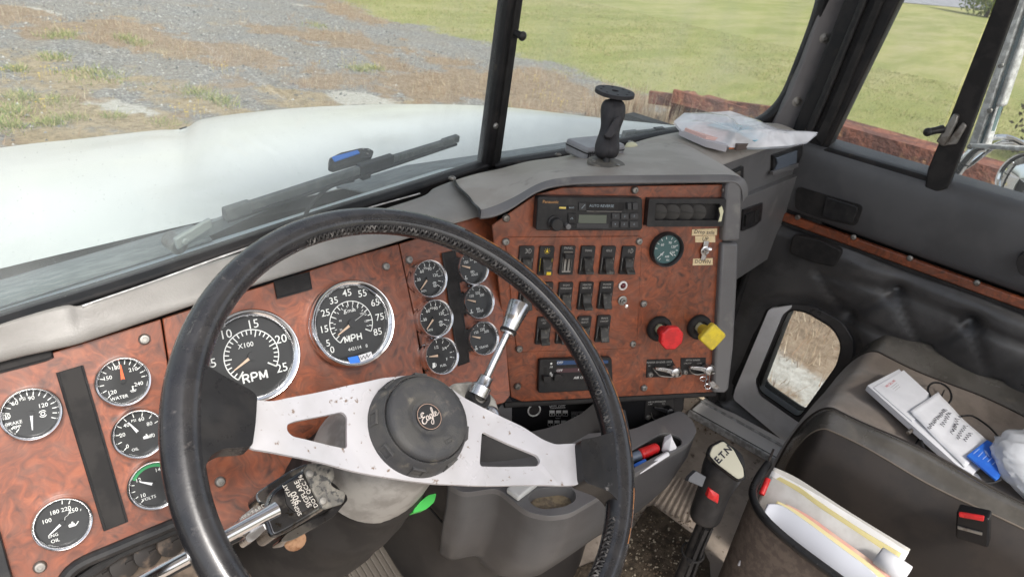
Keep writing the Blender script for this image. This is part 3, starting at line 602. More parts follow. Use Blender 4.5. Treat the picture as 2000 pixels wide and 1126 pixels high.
# sticker code in the glass corner: tiny ring
# A pillar
PP = Plane((-.80, -.60, .0), P=(1.72, .60, -.36))
ap = thing('windshield_pillar', 'grey plastic trimmed pillar between windshield and passenger door', 'pillar', PP.at(1540, 250))
pg = [(1502, 262), (1512, 235), (1540, 190), (1566, 125), (1600, 25), (1630, -70), (1760, -400), (1830, -400), (1672, 0), (1610, 150), (1572, 250), (1562, 275)]
F = PP.fr(1540, 200); mb = MB(); mb.add(prism(PP.poly(F, pg, .008), -.03, .008), F); obj('pillar_trim', mb, PILLAR, ap, bevel=.005)
for px, py in ((1611, 75), (1557, 199)): mb = MB(); screw(mb, PP, px, py, .0085, .0075); mb.add(lathe([(.012, 0), (.012, .001), (.008, .0018)], 18), PP.fr(px, py, .0085)); obj('screw', mb, STEEL, ap)
# wiper blades outside
def wiper(label, plane, blade, arm, hout):
    t = thing('windshield_wiper', label, 'wiper', plane.at(*arm[0], hout), 'windshield wipers')
    F = plane.fr(*blade[0], hout); A, B = [Vector((*plane.uv(F, *q, hout), 0)) for q in (blade[0], blade[1])]; L = (B - A).length
    M = F @ Matrix.Translation(A) @ Matrix.Rotation(math.atan2(B.y - A.y, B.x - A.x), 4, 'Z')
    mb = MB(); mb.add(prism([(0, -.008), (L, -.006), (L, .003), (L * .55, .006), (0, .006)], -.002, .007), M); mb.add(box(-.004, .035, -.010, .008, -.003, .008), M); mb.add(box(L - .035, L + .004, -.008, .005, -.003, .008), M)
    obj('blade_holder', mb, mat('dusty_wiper_black', (.085, .090, .093), .6, c2=(.13, .135, .138), scale=60), t, bevel=.002)
    mb = MB(); mb.add(box(.0, L, -.013, -.0095, .0, .0070), M); obj('rubber_blade', mb, RUB, t)
    mb = MB(); mb.add(box(L * .50, L * .66, -.009, .008, -.004, .008), M); mb.add(box(L * .52, L * .56, -.022, -.010, -.012, .004), M); obj('arm_clip', mb, BLK, t, bevel=.002)
    P = smoothpath([Vector((*plane.uv(F, *q, hout), 0)) for q in arm], 5); rows = []
    for i, p in enumerate(P):
        q = (P[min(i + 1, len(P) - 1)] - P[max(i - 1, 0)]).normalized(); n = Vector((-q.y, q.x, 0)) * (.011 - .006 * i / len(P))
        rows.append([p + n + Vector((0, 0, -.012)), p - n + Vector((0, 0, -.012)), p - n + Vector((0, 0, -.018)), p + n + Vector((0, 0, -.018)), p + n + Vector((0, 0, -.012))])
    mb = MB(); mb.add(grid(rows), F); obj('arm', mb, mat('arm_grey_paint', (.28, .30, .31), .5, c2=(.2, .21, .22), scale=60), t)
    mb = MB(); mb.add(cyl(.012, -.025, .0, 16), F @ Matrix.Translation(P[0])); obj('pivot_nut', mb, STEEL, t, bevel=.002)
    return t, F
wt, WF = wiper('long dusty black wiper resting slantwise before the driver, its arm pivot left', PL, ((440, 414), (889, 268)), [(352, 482), (430, 452), (540, 405), (700, 345)], -.03)
cbl = smoothpath([PL.at(x, y, -.03) for x, y in ((690, 352), (650, 362), (620, 385), (600, 412), (592, 440))], 5); mb = MB(); mb.add(tube(cbl, .003, 6)); obj('washer_hose', mb, BLK, wt)
mb = MB(); F = PL.fr(360, 470, -.02, .35); mb.add(prism([(-.012, -.008), (.04, -.006), (.042, .008), (-.010, .009)], -.006, 0), F); mb.add(cyl(.005, 0, .004, 12), F @ T(.0, 0, 0)); obj('arm_cover', mb, mat('arm_cover_grey', (.34, .36, .36), .5), wt, bevel=.003)
wiper('short part of a wiper seen low in the right pane behind the plastic bag', PR, ((1218, 262), (1330, 250)), [(1200, 300), (1260, 276), (1300, 268)], -.03)
# blue handled folding tool lying on the cowl behind the blade
Pt = Plane((0, -.35, .94), P=PL.at(680, 318, -.055)); t = thing('folding_tool', 'black folding tool with bright blue inlay lying behind the long wiper', 'tool', Pt.at(685, 325))
F = Pt.fr(640, 328); L = [Pt.uv(F, *q) for q in ((640, 320), (662, 309), (700, 300), (716, 300), (727, 306), (722, 318), (690, 326), (650, 338), (640, 334))]
mb = MB(); mb.add(prism(L, 0, .012), F); obj('handle', mb, BLK, t, bevel=.002)
mb = MB(); mb.add(prism([Pt.uv(F, *q) for q in ((644, 321), (694, 307), (699, 313), (650, 330))], .0122, .015), F); obj('inlay', mb, BLUEM, t, bevel=.001)
mb = MB()
for q in ((705, 303), (716, 305), (714, 312)): mb.add(cyl(.0022, .012, .0128, 10), Pt.fr(*q))
obj('rivet', mb, STEEL, t)

# ================================================================== PASSENGER DOOR
DX = 1.72; DP = Plane((-1, 0, 0), d=-DX, U=(0, -1, 0))
door = thing('passenger_door', 'dark grey passenger door with wood strip, tufted leather and low peep window', 'door', (DX, .1, -1.15))
F0 = frame((DX, 0, 0), (0, -1, 0), (-1, 0, 0))       # local u = -Y, v = Z, w towards the driver
def duv(px, py, h=0): q = xp(px, py, DX - h); return (-q.y, q.z)
def dprism(name, pts, h0, h1, m, parent=None, r=0, bevel=0, **k):
    P = [duv(*q, h1) for q in pts]; P = rpoly(P, r) if r else P
    mb = MB(); mb.add(prism(P, h0, h1), F0); return obj(name, mb, m, parent or door, bevel=bevel, **k)
ZB = -.392
# upper vinyl: profile swept along Y, from the belt down to the wood strip
def sweep(prof, y0, y1, n=2): return grid([[(DX - w, y0 + (y1 - y0) * i / n, z) for w, z in prof] for i in range(n + 1)])
mb = MB(); mb.add(sweep([(-.07, -.372), (-.02, -.376), (.0, -.384), (.012, -.398), (.018, -.42), (.02, -.47), (.016, -.52), (.008, -.552), (.0, -.556), (-.03, -.556)], .56, -.75, 24)); obj('upper_trim', mb, DOORV, door, smooth=180, sub=1)
# wood strip with screws
mb = MB(); mb.add(box(-.52, .75, -.582, -.560, 0, .016), F0); obj('wood_strip', mb, WOOD, door, bevel=.003)
mb = MB(); mb.add(box(-.52, .75, -.590, -.5825, 0, .014), F0); obj('strip_edge', mb, BLKM, door)
for px, py in ((1667, 463), (1777, 504), (1908, 552), (1558, 424)): mb = MB(); u, v_ = duv(px, py, .016); screw(mb, None, 0, 0, 0, .006, M=F0 @ T(u, v_, .0165)); obj('screw', mb, STEEL, door)
# pull recess and small lock plate
dprism('pull_recess', [(1556, 364), (1610, 380), (1686, 402), (1672, 442), (1600, 426), (1552, 408)], .018, .0225, BLKM, r=.012)
dprism('inner_pull', [(1612, 384), (1676, 404), (1666, 438), (1604, 424)], .0225, .0285, BLK, r=.008, bevel=.002)
dprism('lower_pocket', [(1548, 458), (1600, 468), (1645, 490), (1632, 522), (1590, 514), (1540, 494)], .012, .034, BLKM, r=.012, bevel=.003)
dprism('arm_rest_end', [(2003, 495), (1988, 500), (1984, 515), (1990, 535), (2010, 545)], .02, .05, BLK, r=.01, bevel=.006)
# tufted lower panel
buttons = [duv(1745, 572, .03), duv(1893, 632, .03), duv(2040, 695, .03), duv(1800, 690, .03), duv(1940, 760, .03), duv(1650, 620, .03), duv(1600, 530, .01)]
peepO = [duv(*q) for q in ((1506, 612), (1530, 604), (1582, 603), (1640, 636), (1658, 669), (1652, 719), (1590, 832), (1592, 895), (1545, 864), (1442, 775), (1442, 745))]
def inside(p, P):
    c = False; j = len(P) - 1
    for i in range(len(P)):
        if (P[i][1] > p[1]) != (P[j][1] > p[1]) and p[0] < (P[j][0] - P[i][0]) * (p[1] - P[i][1]) / (P[j][1] - P[i][1]) + P[i][0]: c = not c
        j = i
    return c
us = np.arange(-.52, .76, .011); vs = np.arange(-1.17, -.585, .011); V = []; IX = {}
def tuft(u, v_):
    h = .026 * min(1, (-.588 - v_) / .03 + .25)
    for a, c in buttons[:6]:
        d = math.hypot(u - a, v_ - c); h -= .020 * math.exp(-(d / .018) ** 2) + .006 * math.exp(-(d / .05) ** 2)
    for i in range(len(buttons)):
        for j in range(i + 1, len(buttons)):
            (a, b1), (c, d1) = buttons[i], buttons[j]; L = math.hypot(c - a, d1 - b1)
            if L > .21: continue
            t = max(0, min(1, ((u - a) * (c - a) + (v_ - b1) * (d1 - b1)) / L / L)); dd = math.hypot(u - a - t * (c - a), v_ - b1 - t * (d1 - b1)); h -= .007 * math.exp(-(dd / .008) ** 2)
    h += .004 * math.sin(u * 23 + v_ * 17); dm = 9
    for i in range(len(peepO)):
        (a, b1), (c, d1) = peepO[i - 1], peepO[i]; L = math.hypot(c - a, d1 - b1); t = max(0, min(1, ((u - a) * (c - a) + (v_ - b1) * (d1 - b1)) / L / L)); dm = min(dm, math.hypot(u - a - t * (c - a), v_ - b1 - t * (d1 - b1)))
    k = 0 if inside((u, v_), peepO) else min(1, max(0, (dm - .012) / .04)); k = k * k * (3 - 2 * k)
    return .004 + (h - .004) * k
G = {}
Vt = []; Ft = []
for j, v_ in enumerate(vs):
    for i, u in enumerate(us): Vt.append((u, v_, tuft(u, v_)))
nu = len(us)
for j in range(len(vs) - 1):
    for i in range(nu - 1):
        if not inside((us[i] + .005, vs[j] + .005), peepO): Ft.append((j * nu + i, j * nu + i + 1, (j + 1) * nu + i + 1, (j + 1) * nu + i))
mb = MB(); mb.add((Vt, Ft), F0); obj('tufted_panel', mb, TUFT, door, smooth=180)
for a, c in buttons[:5]: mb = MB(); mb.add(blob(.009, .009, .005), F0 @ T(a, c, tuft(a, c) + .002)); obj('button', mb, TUFT, door)
# peep window: light frame ring, seal, glass
po = rpoly([duv(*q, .012) for q in ((1500, 606), (1530, 595), (1582, 596), (1645, 630), (1668, 668), (1662, 722), (1600, 840), (1600, 908), (1545, 872), (1432, 778))], .02)
pi_ = rpoly([duv(*q, .012) for q in ((1542, 602), (1575, 608), (1628, 640), (1645, 672), (1636, 712), (1560, 818), (1480, 762), (1480, 735))], .02, 6)
mb = MB(); mb.add(holed(po, [pi_], .000, .010), F0); obj('peep_window_surround', mb, TUFT, door, bevel=.004)
dprism('peep_window_frame', [(1546, 596), (1502, 602), (1436, 758), (1431, 778), (1545, 873), (1600, 909), (1604, 852), (1556, 824), (1482, 772), (1474, 744), (1528, 614), (1544, 602)], .004, .014, LGREY, r=.012, bevel=.003)
pc = (sum(p[0] for p in pi_) / len(pi_), sum(p[1] for p in pi_) / len(pi_)); pj = [(pc[0] + (x - pc[0]) * .975, pc[1] + (y - pc[1]) * .975) for x, y in pi_]
mb = MB(); mb.add(holed(pi_, [pj], -.016, .012), F0); obj('peep_window_seal', mb, RUB, door)
mb = MB(); mb.add(holed([(-.60, -1.175), (.75, -1.175), (.75, -.40), (-.60, -.40)], [pi_], -.052, -.046), F0); obj('outer_skin', mb, BLKM, door)
mb = MB(); mb.add(prism(pi_, -.012, -.009), F0); obj('peep_window_glass', mb, GLD, door, smooth=0)
# upper window: black frame, vent divider, glass
dprism('window_sill', [(1600, 296), (1617, 288), (1808, 343), (1835, 366), (1815, 372), (1700, 336), (1596, 303)], -.03, .004, RUB, bevel=.003)
dprism('front_channel', [(1548, 284), (1543, 262), (1590, 150), (1652, -10), (1676, -70), (1790, -70), (1757, 0), (1617, 288), (1598, 300)], -.05, -.004, RUB, bevel=.005)
dprism('weather_strip', [(1590, 270), (1622, 200), (1712, -10), (1735, -70), (1752, -70), (1730, -10), (1640, 205), (1604, 285)], -.01, .010, BLKM, bevel=.004)
dprism('weather_strip', [(1568, 262), (1600, 190), (1682, -10), (1705, -70), (1720, -70), (1697, -10), (1612, 200), (1580, 272)], -.01, .014, BLK, bevel=.005)
dprism('vent_divider', [(1806, 366), (1812, 330), (1858, 222), (1942, 8), (1968, -70), (2012, -70), (1985, 8), (1896, 250), (1850, 368), (1828, 376)], -.02, .012, BLKM, bevel=.003)
dprism('vent_glass', [(1612, 286), (1757, -10), (1780, -60), (1962, -60), (1940, 8), (1850, 225), (1806, 346)], -.022, -.018, GLD, smooth=0)
dprism('main_glass', [(1848, 362), (2060, 426), (2120, -80), (2010, -80), (1985, 0)], -.022, -.018, GLD, smooth=0)
dprism('main_window_sill', [(1838, 368), (2070, 436), (2070, 446), (1840, 377)], -.02, .004, LGREY, bevel=.002)
# vent latch
t = MB(); u, v_ = duv(1842, 262, .02)
t.add(prism([duv(*q, .03) for q in ((1828, 276), (1862, 222), (1872, 226), (1868, 240), (1846, 284), (1838, 286))], .012, .03), F0); t.add(prism([duv(*q, .02) for q in ((1840, 286), (1880, 238), (1888, 246), (1868, 282))], .012, .02), F0)
obj('vent_latch', t, STEEL, door, bevel=.003)
mb = MB(); a = F0 @ Vector((*duv(1812, 258, .05), .05)); b_ = F0 @ Vector((*duv(1842, 252, .03), .03)); mb.add(tube([a, a.lerp(b_, .5), b_], [.008, .0075, .009], 12)); mb.add(blob(.009, .009, .009), Matrix.Translation(a)); obj('latch_knob', mb, BLK, door, bevel=.001)

# ------------------------------------------------------------------ mirror outside the door
MX = 2.12
def mx(px, py, d=0): return xp(px, py, MX + d)
mir = thing('door_mirror', 'chrome truck mirror on tubular brackets outside the passenger door', 'mirror', mx(1850, 362))
mb = MB()
for P, r_ in (([(1850, 366), (1880, 320), (1905, 292), (1925, 286)], .014), ([(1840, 356), (1870, 328), (1902, 300)], .009)): mb.add(tube(smoothpath([mx(*q) for q in P], 5), r_, 12))
obj('lower_arm', mb, CHR, mir)
mb = MB(); mb.add(tube(smoothpath([mx(*q) for q in ((1868, 322), (1875, 270), (1900, 190), (1932, 90), (1965, -20), (1980, -80))], 5), .009, 10)); obj('stay_tube', mb, CHR, mir)
mb = MB(); mb.add(tube(smoothpath([mx(*q, .03) for q in ((1862, 340), (1898, 318), (1935, 290), (1965, 278), (2010, 280))], 5), .007, 10)); obj('stay_tube', mb, CHR, mir)
MPn = Plane((-.86, .30, 0), P=mx(1950, 180)); F = MPn.fr(1950, 180)
q4 = [(1893, 288), (2040, 300), (2110, 60), (2110, -80), (2022, -80), (1985, 40)]
qi = [(1912, 280), (2030, 290), (2090, 60), (2090, -90), (2036, -90), (2003, 40)]
mb = MB(); mb.add(prism([MPn.uv(F, *q, .0) for q in ((1893, 290), (1996, -10), (2018, -80), (2034, -80), (2012, -10), (1912, 290))], -.015, .012), F); obj('mirror_frame', mb, ALU, mir, bevel=.004)
mb = MB(); mb.add(prism([MPn.uv(F, *q, .0) for q in ((1913, 284), (2008, 10), (2034, -80), (2046, -80), (2022, 10), (1928, 284))], -.012, .004), F); obj('mirror_channel', mb, mat('blue_grey_glass', (.10, .16, .18), .15), mir)
mb = MB(); mb.add(prism([MPn.uv(F, *q, .0) for q in ((1928, 288), (1952, 208), (1960, 206), (2025, 10), (2060, -80), (2046, -80), (2018, 10), (1918, 288))], -.02, .010), F); obj('mirror_frame', mb, ALU, mir, bevel=.004)
mb = MB(); mb.add(prism([MPn.uv(F, *q, .0) for q in ((1893, 288), (2040, 297), (2040, 288), (1900, 279))], -.015, .014), F); obj('mirror_foot', mb, ALU, mir, bevel=.003)
for px, py in ((1894, 286), (1955, 128), (1933, 216)): mb = MB(); screw(mb, MPn, px, py, .012, .006); obj('bolt', mb, STEEL, mir)
for k, (px, py) in enumerate(((1868, 330), (1858, 345), (1880, 318))):
    c0 = mx(px, py); dr = (mx(1905, 292) - mx(1850, 366)).normalized(); o_ = dr.orthogonal().normalized(); p_ = dr.cross(o_)
    mb = MB(); mb.add(tube([c0 + (o_ * math.cos(a) + p_ * math.sin(a)) * .0155 for a in np.linspace(0, 6.283, 14)[:-1]], .002, 5, closed=True)); obj('cable_tie', mb, BLKM, mir)
# round convex mirror
CP = Plane((-.80, .55, .1), P=mx(1990, 350, -.02)); cm = thing('convex_mirror', 'round convex mirror with chrome rim below the tall door mirror', 'mirror', CP.at(1990, 350))
R_ = (CP.at(1990, 350) - CP.at(1990, 300)).length; F = CP.fr(1998, 350)
mb = MB(); mb.add(lathe([(R_ * .88, .0), (R_ * .93, .008), (R_, .008), (R_ * 1.04, 0), (R_ * 1.0, -.012), (R_ * .7, -.04), (0, -.05)], 48, cap=False), F); obj('rim', mb, CHR, cm, smooth=60)
mb = MB(); mb.add(lathe([(R_ * .92, .002), (R_ * .6, .008), (R_ * .3, .011), (0.0001, .012)], 48, cap=False), F); obj('mirror_face', mb, mat('mirror_silver', (.85, .87, .87), .03, 1), cm, smooth=180)
mb = MB(); mb.add(tube(smoothpath([mx(*q, .02) for q in ((1915, 292), (1930, 272), (1965, 268), (2003, 285), (2020, 305))], 5), .007, 8)); obj('hoop_bracket', mb, CHR, cm)

# ================================================================== DASHBOARD
dash = thing('dashboard', 'burl wood dashboard with chrome gauges, switch panel and padded grey vinyl top', 'dashboard', (.5, .7, -1.1))
def wpanel(plane, pts, h=0, th=.004, parent=None, name='wood_panel', r=0, m=None, bevel=.0012, hb=None):
    F = plane.fr(*pts[0]); P = plane.poly(F, pts, h)
    if r: P = rpoly(P, r)
    mb = MB(); mb.add(prism(P, (h - th) if hb is None else hb, h), F); return obj(name, mb, m or WOOD, parent or dash, bevel=bevel)
wpanel(GP, [(-70, 735), (0, 712), (100, 688), (314, 622), (372, 1002), (335, 1018), (230, 1062), (150, 1098), (120, 1140), (28, 1150), (0, 1045), (-60, 960)])
wpanel(GP, [(317, 621), (530, 552), (700, 497), (778.5, 476), (813.5, 640), (838, 800), (760, 862), (650, 925), (560, 985), (505, 1028), (455, 1040), (376, 1012)])
wpanel(GP, [(780, 475.5), (860, 452), (940, 410), (975, 405), (970, 440), (997, 772), (985, 786), (930, 800), (845, 800), (815, 640)])
wpanel(NC, [(961, 440), (998, 414), (1048, 380), (1100, 366), (1418, 360), (1393, 765), (1020, 784), (998, 775)])
# raised switch board with rounded corners
wpanel(NC, [(986, 463), (1255, 461), (1244, 680), (1010, 688), (1006, 660)], .0022, .003, name='switch_board', r=.006)
# dark lip under the wood
def bead(name, plane, pts, r, m, h=0, parent=None, n=10): mb = MB(); mb.add(tube(smoothpath([plane.at(*q, h) for q in pts], 4), r, n)); return obj(name, mb, m, parent or dash)
bead('lower_lip', GP, [(118, 1142), (150, 1104), (230, 1068), (335, 1024), (376, 1008)], .007, BLK, .0)
bead('lower_lip', NC, [(985, 790), (1020, 788), (1200, 779), (1396, 768)], .005, BLKM, -.004)
wpanel(GP, [(-80, 960), (-60, 960), (0, 1042), (30, 1150), (0, 1200), (-80, 1200)], .01, .03, name='end_trim', m=BLK)
# ---- padded top: lofted sections, left part
def loft(name, secs, mats, parent=dash, sub=1, sm=3, solid=0): # secs: list of sections, each list of points
    cols = list(zip(*secs)); cols = [smoothpath(c, sm) for c in cols]; rows = [list(r) for r in zip(*cols)]
    mb = MB(); mb.add(grid(rows)); return obj(name, mb, mats, parent, smooth=180, sub=sub, solid=solid)
def padsec(back, front, zb, hg=.009, lift=.008, roll=1.0):
    A = zp(*back, zb); D = GP.at(*front, hg) if len(front) == 2 else front[2]
    Dn = D + GP.N * -.03
    B = A.lerp(D, .12) + Vector((0, 0, .010)) * roll; C = A.lerp(D, .45) + Vector((0, 0, lift)); C2 = A.lerp(D, .75) + Vector((0, -.002, lift * 1.15)); C3 = A.lerp(D, .93) + Vector((0, -.006, lift * .7))
    return [A + Vector((0, .015, -.05)), A + Vector((0, 0, -.006)), B, C, C2, C3, D + Vector((0, -.003, .001)), D, Dn]
secs = [padsec(a, b, z) for a, b, z in (((-140, 690), (-140, 757), -.428), ((0, 634), (0, 706), -.426), ((130, 593), (130, 677), -.422), ((175, 594), (195, 657), -.421), ((420, 508), (445, 573), -.414), ((690, 424), (720, 489), -.405), ((822, 382), (845, 450), -.400), ((842, 366), (882, 438), -.397), ((878, 351), (934, 423), -.392))]
loft('dash_pad', secs, PAD)
# metal strip behind it
bead('metal_strip', Plane((0, 0, 1), d=-.420), [(160, 598), (300, 550), (420, 506), (560, 458), (700, 412), (820, 378)], .0014, ALU)
mb = MB(); mb.add(grid([[W0 + Vector((0, -.005, -.012)), W0.lerp(W1, .5) + Vector((0, -.005, -.012)), W1 + Vector((0, -.005, -.012)), W1.lerp(W2, .5) + Vector((0, -.005, -.012)), W2 + Vector((0, -.005, -.012))], [W0 + Vector((0, -.03, -.05)), W0.lerp(W1, .5) + Vector((0, -.03, -.05)), W1 + Vector((0, -.03, -.05)), W1.lerp(W2, .5) + Vector((0, -.03, -.05)), W2 + Vector((0, -.03, -.05))]])); obj('defrost_trough', mb, BLKM, dash)
# ---- right part of the padded top (hood over the centre panel), fused with the passenger side
def sec2(back, mid, crest, front, zb, zm, zc, hg=.014):
    A = zp(*back, zb); M_ = zp(*mid, zm); C = zp(*crest, zc); D = NC.at(*front, hg); D2 = NC.at(*front, -.02)
    return [A + Vector((0, .01, -.05)), A + Vector((0, 0, -.008)), A.lerp(M_, .25) + Vector((0, 0, .004)), M_, C.lerp(M_, .35) + Vector((0, 0, .002)), C, C.lerp(D, .55) + Vector((-.004, -.009, .007)), D + Vector((0, 0, .0015)), D, D2]
S2 = [sec2((882, 349), (895, 365), (925, 398), (937, 428), -.388, -.376, -.376),
      sec2((925, 336), (938, 352), (962, 380), (965, 424), -.390, -.370, -.366),
      sec2((975, 326), (985, 340), (1005, 360), (1000, 408), -.383, -.362, -.352),
      sec2((1030, 312), (1038, 325), (1048, 342), (1050, 376), -.376, -.352, -.334),
      sec2((1090, 305), (1095, 315), (1100, 334), (1105, 363), -.366, -.346, -.324),
      sec2((1150, 292), (1165, 305), (1180, 331), (1190, 360), -.358, -.338, -.318),
      sec2((1225, 283), (1240, 300), (1265, 330), (1275, 359), -.352, -.333, -.315),
      sec2((1262, 276), (1290, 297), (1345, 330), (1350, 358), -.350, -.331, -.313),
      sec2((1285, 270), (1330, 296), (1405, 330), (1408, 357), -.348, -.332, -.313),
      sec2((1300, 269), (1360, 296), (1432, 336), (1432, 358), -.347, -.334, -.315),
      sec2((1306, 270), (1372, 299), (1443, 343), (1443, 364), -.348, -.337, -.319),
      sec2((1308, 271), (1376, 301), (1450, 356), (1449, 378), -.352, -.343, -.331),
      sec2((1309, 273), (1378, 305), (1452, 372), (1450, 395), -.362, -.355, -.346)]
loft('centre_pad', [q[:7] for q in S2], PADL, sm=4); loft('centre_pad_lip', [q[6:] for q in S2], GREY, sm=4)  # lip in darker grey: shade of its steep face put into the colour
# seam bead between the pads
A_ = S2[0]; mb = MB(); mb.add(tube(smoothpath([p + Vector((-.002, 0, .0015)) for p in A_[1:8]], 4), .0022, 6)); obj('pad_seam', mb, BLK, dash)
for px, py in ((883, 349), (1090, 303), (1232, 279)):
    mb = MB(); P = zp(px, py, -.372 if px < 1200 else -.345); mb.add(lathe([(.006, 0), (.006, .002), (.0035, .004), (.003, .004), (.003, .002), (0, .002)], 14), Matrix.Translation(P)); obj('screw', mb, STEEL, dash)
# side frame of the centre panel (two pieces)
wpanel(NC, [(1419, 364), (1425, 352), (1436, 347), (1446, 350), (1451, 362), (1447, 470), (1412, 472)], .012, hb=-.17, name='panel_side_frame', m=GREY, bevel=.004)
wpanel(NC, [(1411, 475), (1443, 475), (1440, 560), (1433, 680), (1424, 760), (1416, 768), (1393, 767)], .010, hb=-.17, name='panel_side_frame', m=GREY, bevel=.004)
# ---- passenger side: top, face with vents, glove box door
YF_ = .50
def fp(px, py, y=YF_): return yp(px, py, y)
tl_ = Vector((1.22, 0, 0)); Z0 = -.365
def psec(x, ybk, zbk, zt=-.352, zf=-.395, k=0): return [Vector((x, ybk, zbk - .05)), Vector((x, ybk, zbk)), Vector((x, ybk - .02, zt)), Vector((x, YF_ + .06, zt + .004)), Vector((x, YF_ + .022, zt - .001)), Vector((x, YF_ + .006, zt - .008)), Vector((x, YF_ + .001, zt - .018))]
loft('passenger_top', [psec(1.12, .66, -.358), psec(1.25, .668, -.358), psec(1.40, .655, -.356), psec(1.55, .63, -.356), psec(1.66, .60, -.358), psec(1.695, .59, -.362, -.358, -.398), psec(1.712, .58, -.372, -.368, -.40)], PADL, sm=3)
mb = MB(); mb.add(grid([[Vector((x, YF_ + .0005, z)) for x in (1.12, 1.3, 1.5, 1.712)] for z in (-.366, -.41, -.463)])); obj('passenger_face', mb, GREY, dash)
FY = frame((0, YF_, 0), (1, 0, 0), (0, -1, 0))
def fyuv(px, py, h=0): q = yp(px, py, YF_ - h); return (q.x, q.z)
def fprism(name, pts, h0, h1, m, parent=dash, r=0, bevel=.001): P = [fyuv(*q, h1) for q in pts]; P = rpoly(P, r) if r else P; mb = MB(); mb.add(prism(P, h0, h1), FY); return obj(name, mb, m, parent, bevel=bevel)
mb = MB(); mb.add(prism([(1.12, -.463), (1.735, -.463), (1.735, -.69), (1.70, -.70), (1.12, -.70)], -.30, -.003), FY); obj('passenger_housing', mb, GREY, dash, bevel=.004)
gb = fprism('glove_box_door', [(1451, 387), (1563, 341), (1556, 400), (1537, 474), (1530, 486), (1490, 512), (1438, 546), (1400, 570), (1400, 410)], -.002, .012, GREY, r=.006, bevel=.004)
fprism('latch_plate', [(1452, 410), (1491, 396), (1487, 430), (1477, 440), (1449, 452)], .012, .016, BLK, gb, r=.004)
fprism('latch_paddle', [(1458, 420), (1474, 414), (1472, 437), (1456, 443)], .016, .020, BLK, gb, r=.002)
fprism('latch_pit', [(1475, 412), (1484, 409), (1481, 432), (1473, 437)], .0161, .0175, BLKM, gb)
fr_ = fprism('vent_frame', [(1511, 304), (1568, 285), (1566, 321), (1510, 342)], -.002, .006, BLK, r=.003)
fprism('vent_flap', [(1517, 309), (1558, 294), (1556, 318), (1514, 334), (1520, 320)], .006, .010, mat('blue_grey_plastic', (.10, .12, .15), .4), fr_)
fprism('vent_lip', [(1510, 336), (1560, 319), (1560, 327), (1510, 343)], .006, .014, GREY, fr_)
v2 = fprism('vent_frame', [(1425, 338), (1453, 325), (1452, 360), (1440, 372), (1425, 372)], -.002, .006, BLK, r=.002)
fprism('vent_flap', [(1430, 342), (1447, 334), (1446, 352), (1430, 364)], .006, .009, STEEL, v2)

# ------------------------------------------------------------------ gauges
def gauge(plane, cx, cy, R, ticks, texts, needle, dial=DIAL, black=False, rout=1.0, double=False, hb=.016, extra=None, name='gauge', label=None):
    _P = plane.at(cx, cy, hb * .7) - plane.N * hb * .7; F = frame(_P, plane.U, plane.N); Rp = R
    t = bpy.data.objects.new(name, None); S.collection.objects.link(t); t.empty_display_size = .01; t.parent = dash; P = F.translation; WL[t.name] = P.copy(); t.location = P - WL['dashboard']
    if label: t['label'] = label
    bz = BLK if black else CHR
    prof = [(Rp * 1.0, -.002), (Rp * 1.0, hb * .45), (Rp * .985, hb * .5), (Rp * .995, hb * .6), (Rp * .985, hb * .9), (Rp * .955, hb), (Rp * .91, hb * .97), (Rp * .86, hb * .74), (Rp * .835, hb * .66), (Rp * .83, hb * .35)]
    if double: prof = [(Rp, -.002), (Rp, hb * .3), (Rp * .96, hb * .42), (Rp * .99, hb * .55), (Rp * .985, hb * .9), (Rp * .95, hb), (Rp * .91, hb * .96), (Rp * .87, hb * .74), (Rp * .84, hb * .66), (Rp * .835, hb * .35)]
    mb = MB(); mb.add(lathe(prof, 64, cap=False), F); obj('bezel', mb, bz, t, smooth=50)
    mb = MB(); mb.add(lathe([(Rp * .86, .0), (Rp * .86, hb * .4), (0, hb * .4)], 48), F); obj('dial', mb, dial, t)
    z = hb * .4 + .0003; mb = MB()
    for a, r0, r1, w in ticks: c_, s_ = math.cos(math.radians(a)), math.sin(math.radians(a)); mb.add(seg(c_ * r0 * Rp, s_ * r0 * Rp, c_ * r1 * Rp, s_ * r1 * Rp, w * Rp, z), F)
    Fi = F.inverted()
    for tx in texts:
        s_, px, py, sz = tx[:4]; r = ray(px, py); P0 = r * ((plane.d + z) / r.dot(plane.N)); q = Fi @ P0
        mb.add(text(s_, sz * Rp * 1.08, (.002 if s_[0].isdigit() else .0) if len(tx) < 5 else tx[4]), F @ T(q.x, q.y, z))
    if extra: extra(mb, F, Rp, z)
    if mb.f: obj('markings', mb, WHT, t, smooth=0)
    if needle:
        a, m, l0, l1, w = needle; c_, s_ = math.cos(math.radians(a)), math.sin(math.radians(a)); n_ = (-s_ * w * Rp, c_ * w * Rp)
        mb = MB(); zz = z + .0018; mb.add(prism([(c_ * l0 * Rp + n_[0], s_ * l0 * Rp + n_[1]), (c_ * l0 * Rp - n_[0], s_ * l0 * Rp - n_[1]), (c_ * l1 * Rp - n_[0] * .3, s_ * l1 * Rp - n_[1] * .3), (c_ * l1 * Rp + n_[0] * .3, s_ * l1 * Rp + n_[1] * .3)], zz, zz + .0006), F); obj('needle', mb, m, t, smooth=0)
        mb = MB(); mb.add(cyl(.09 * Rp, z, zz + .001, 20), F); obj('needle_hub', mb, DIAL, t)
    mb = MB(); mb.add(lathe([(Rp * .86, hb * .68), (0, hb * .68 + .0004)], 48, cap=False), F); obj('lens', mb, GLG, t)
    return t, F
def radius(plane, cx, cy, wpx): return (plane.at(cx - wpx / 2, cy) - plane.at(cx + wpx / 2, cy)).length / 2
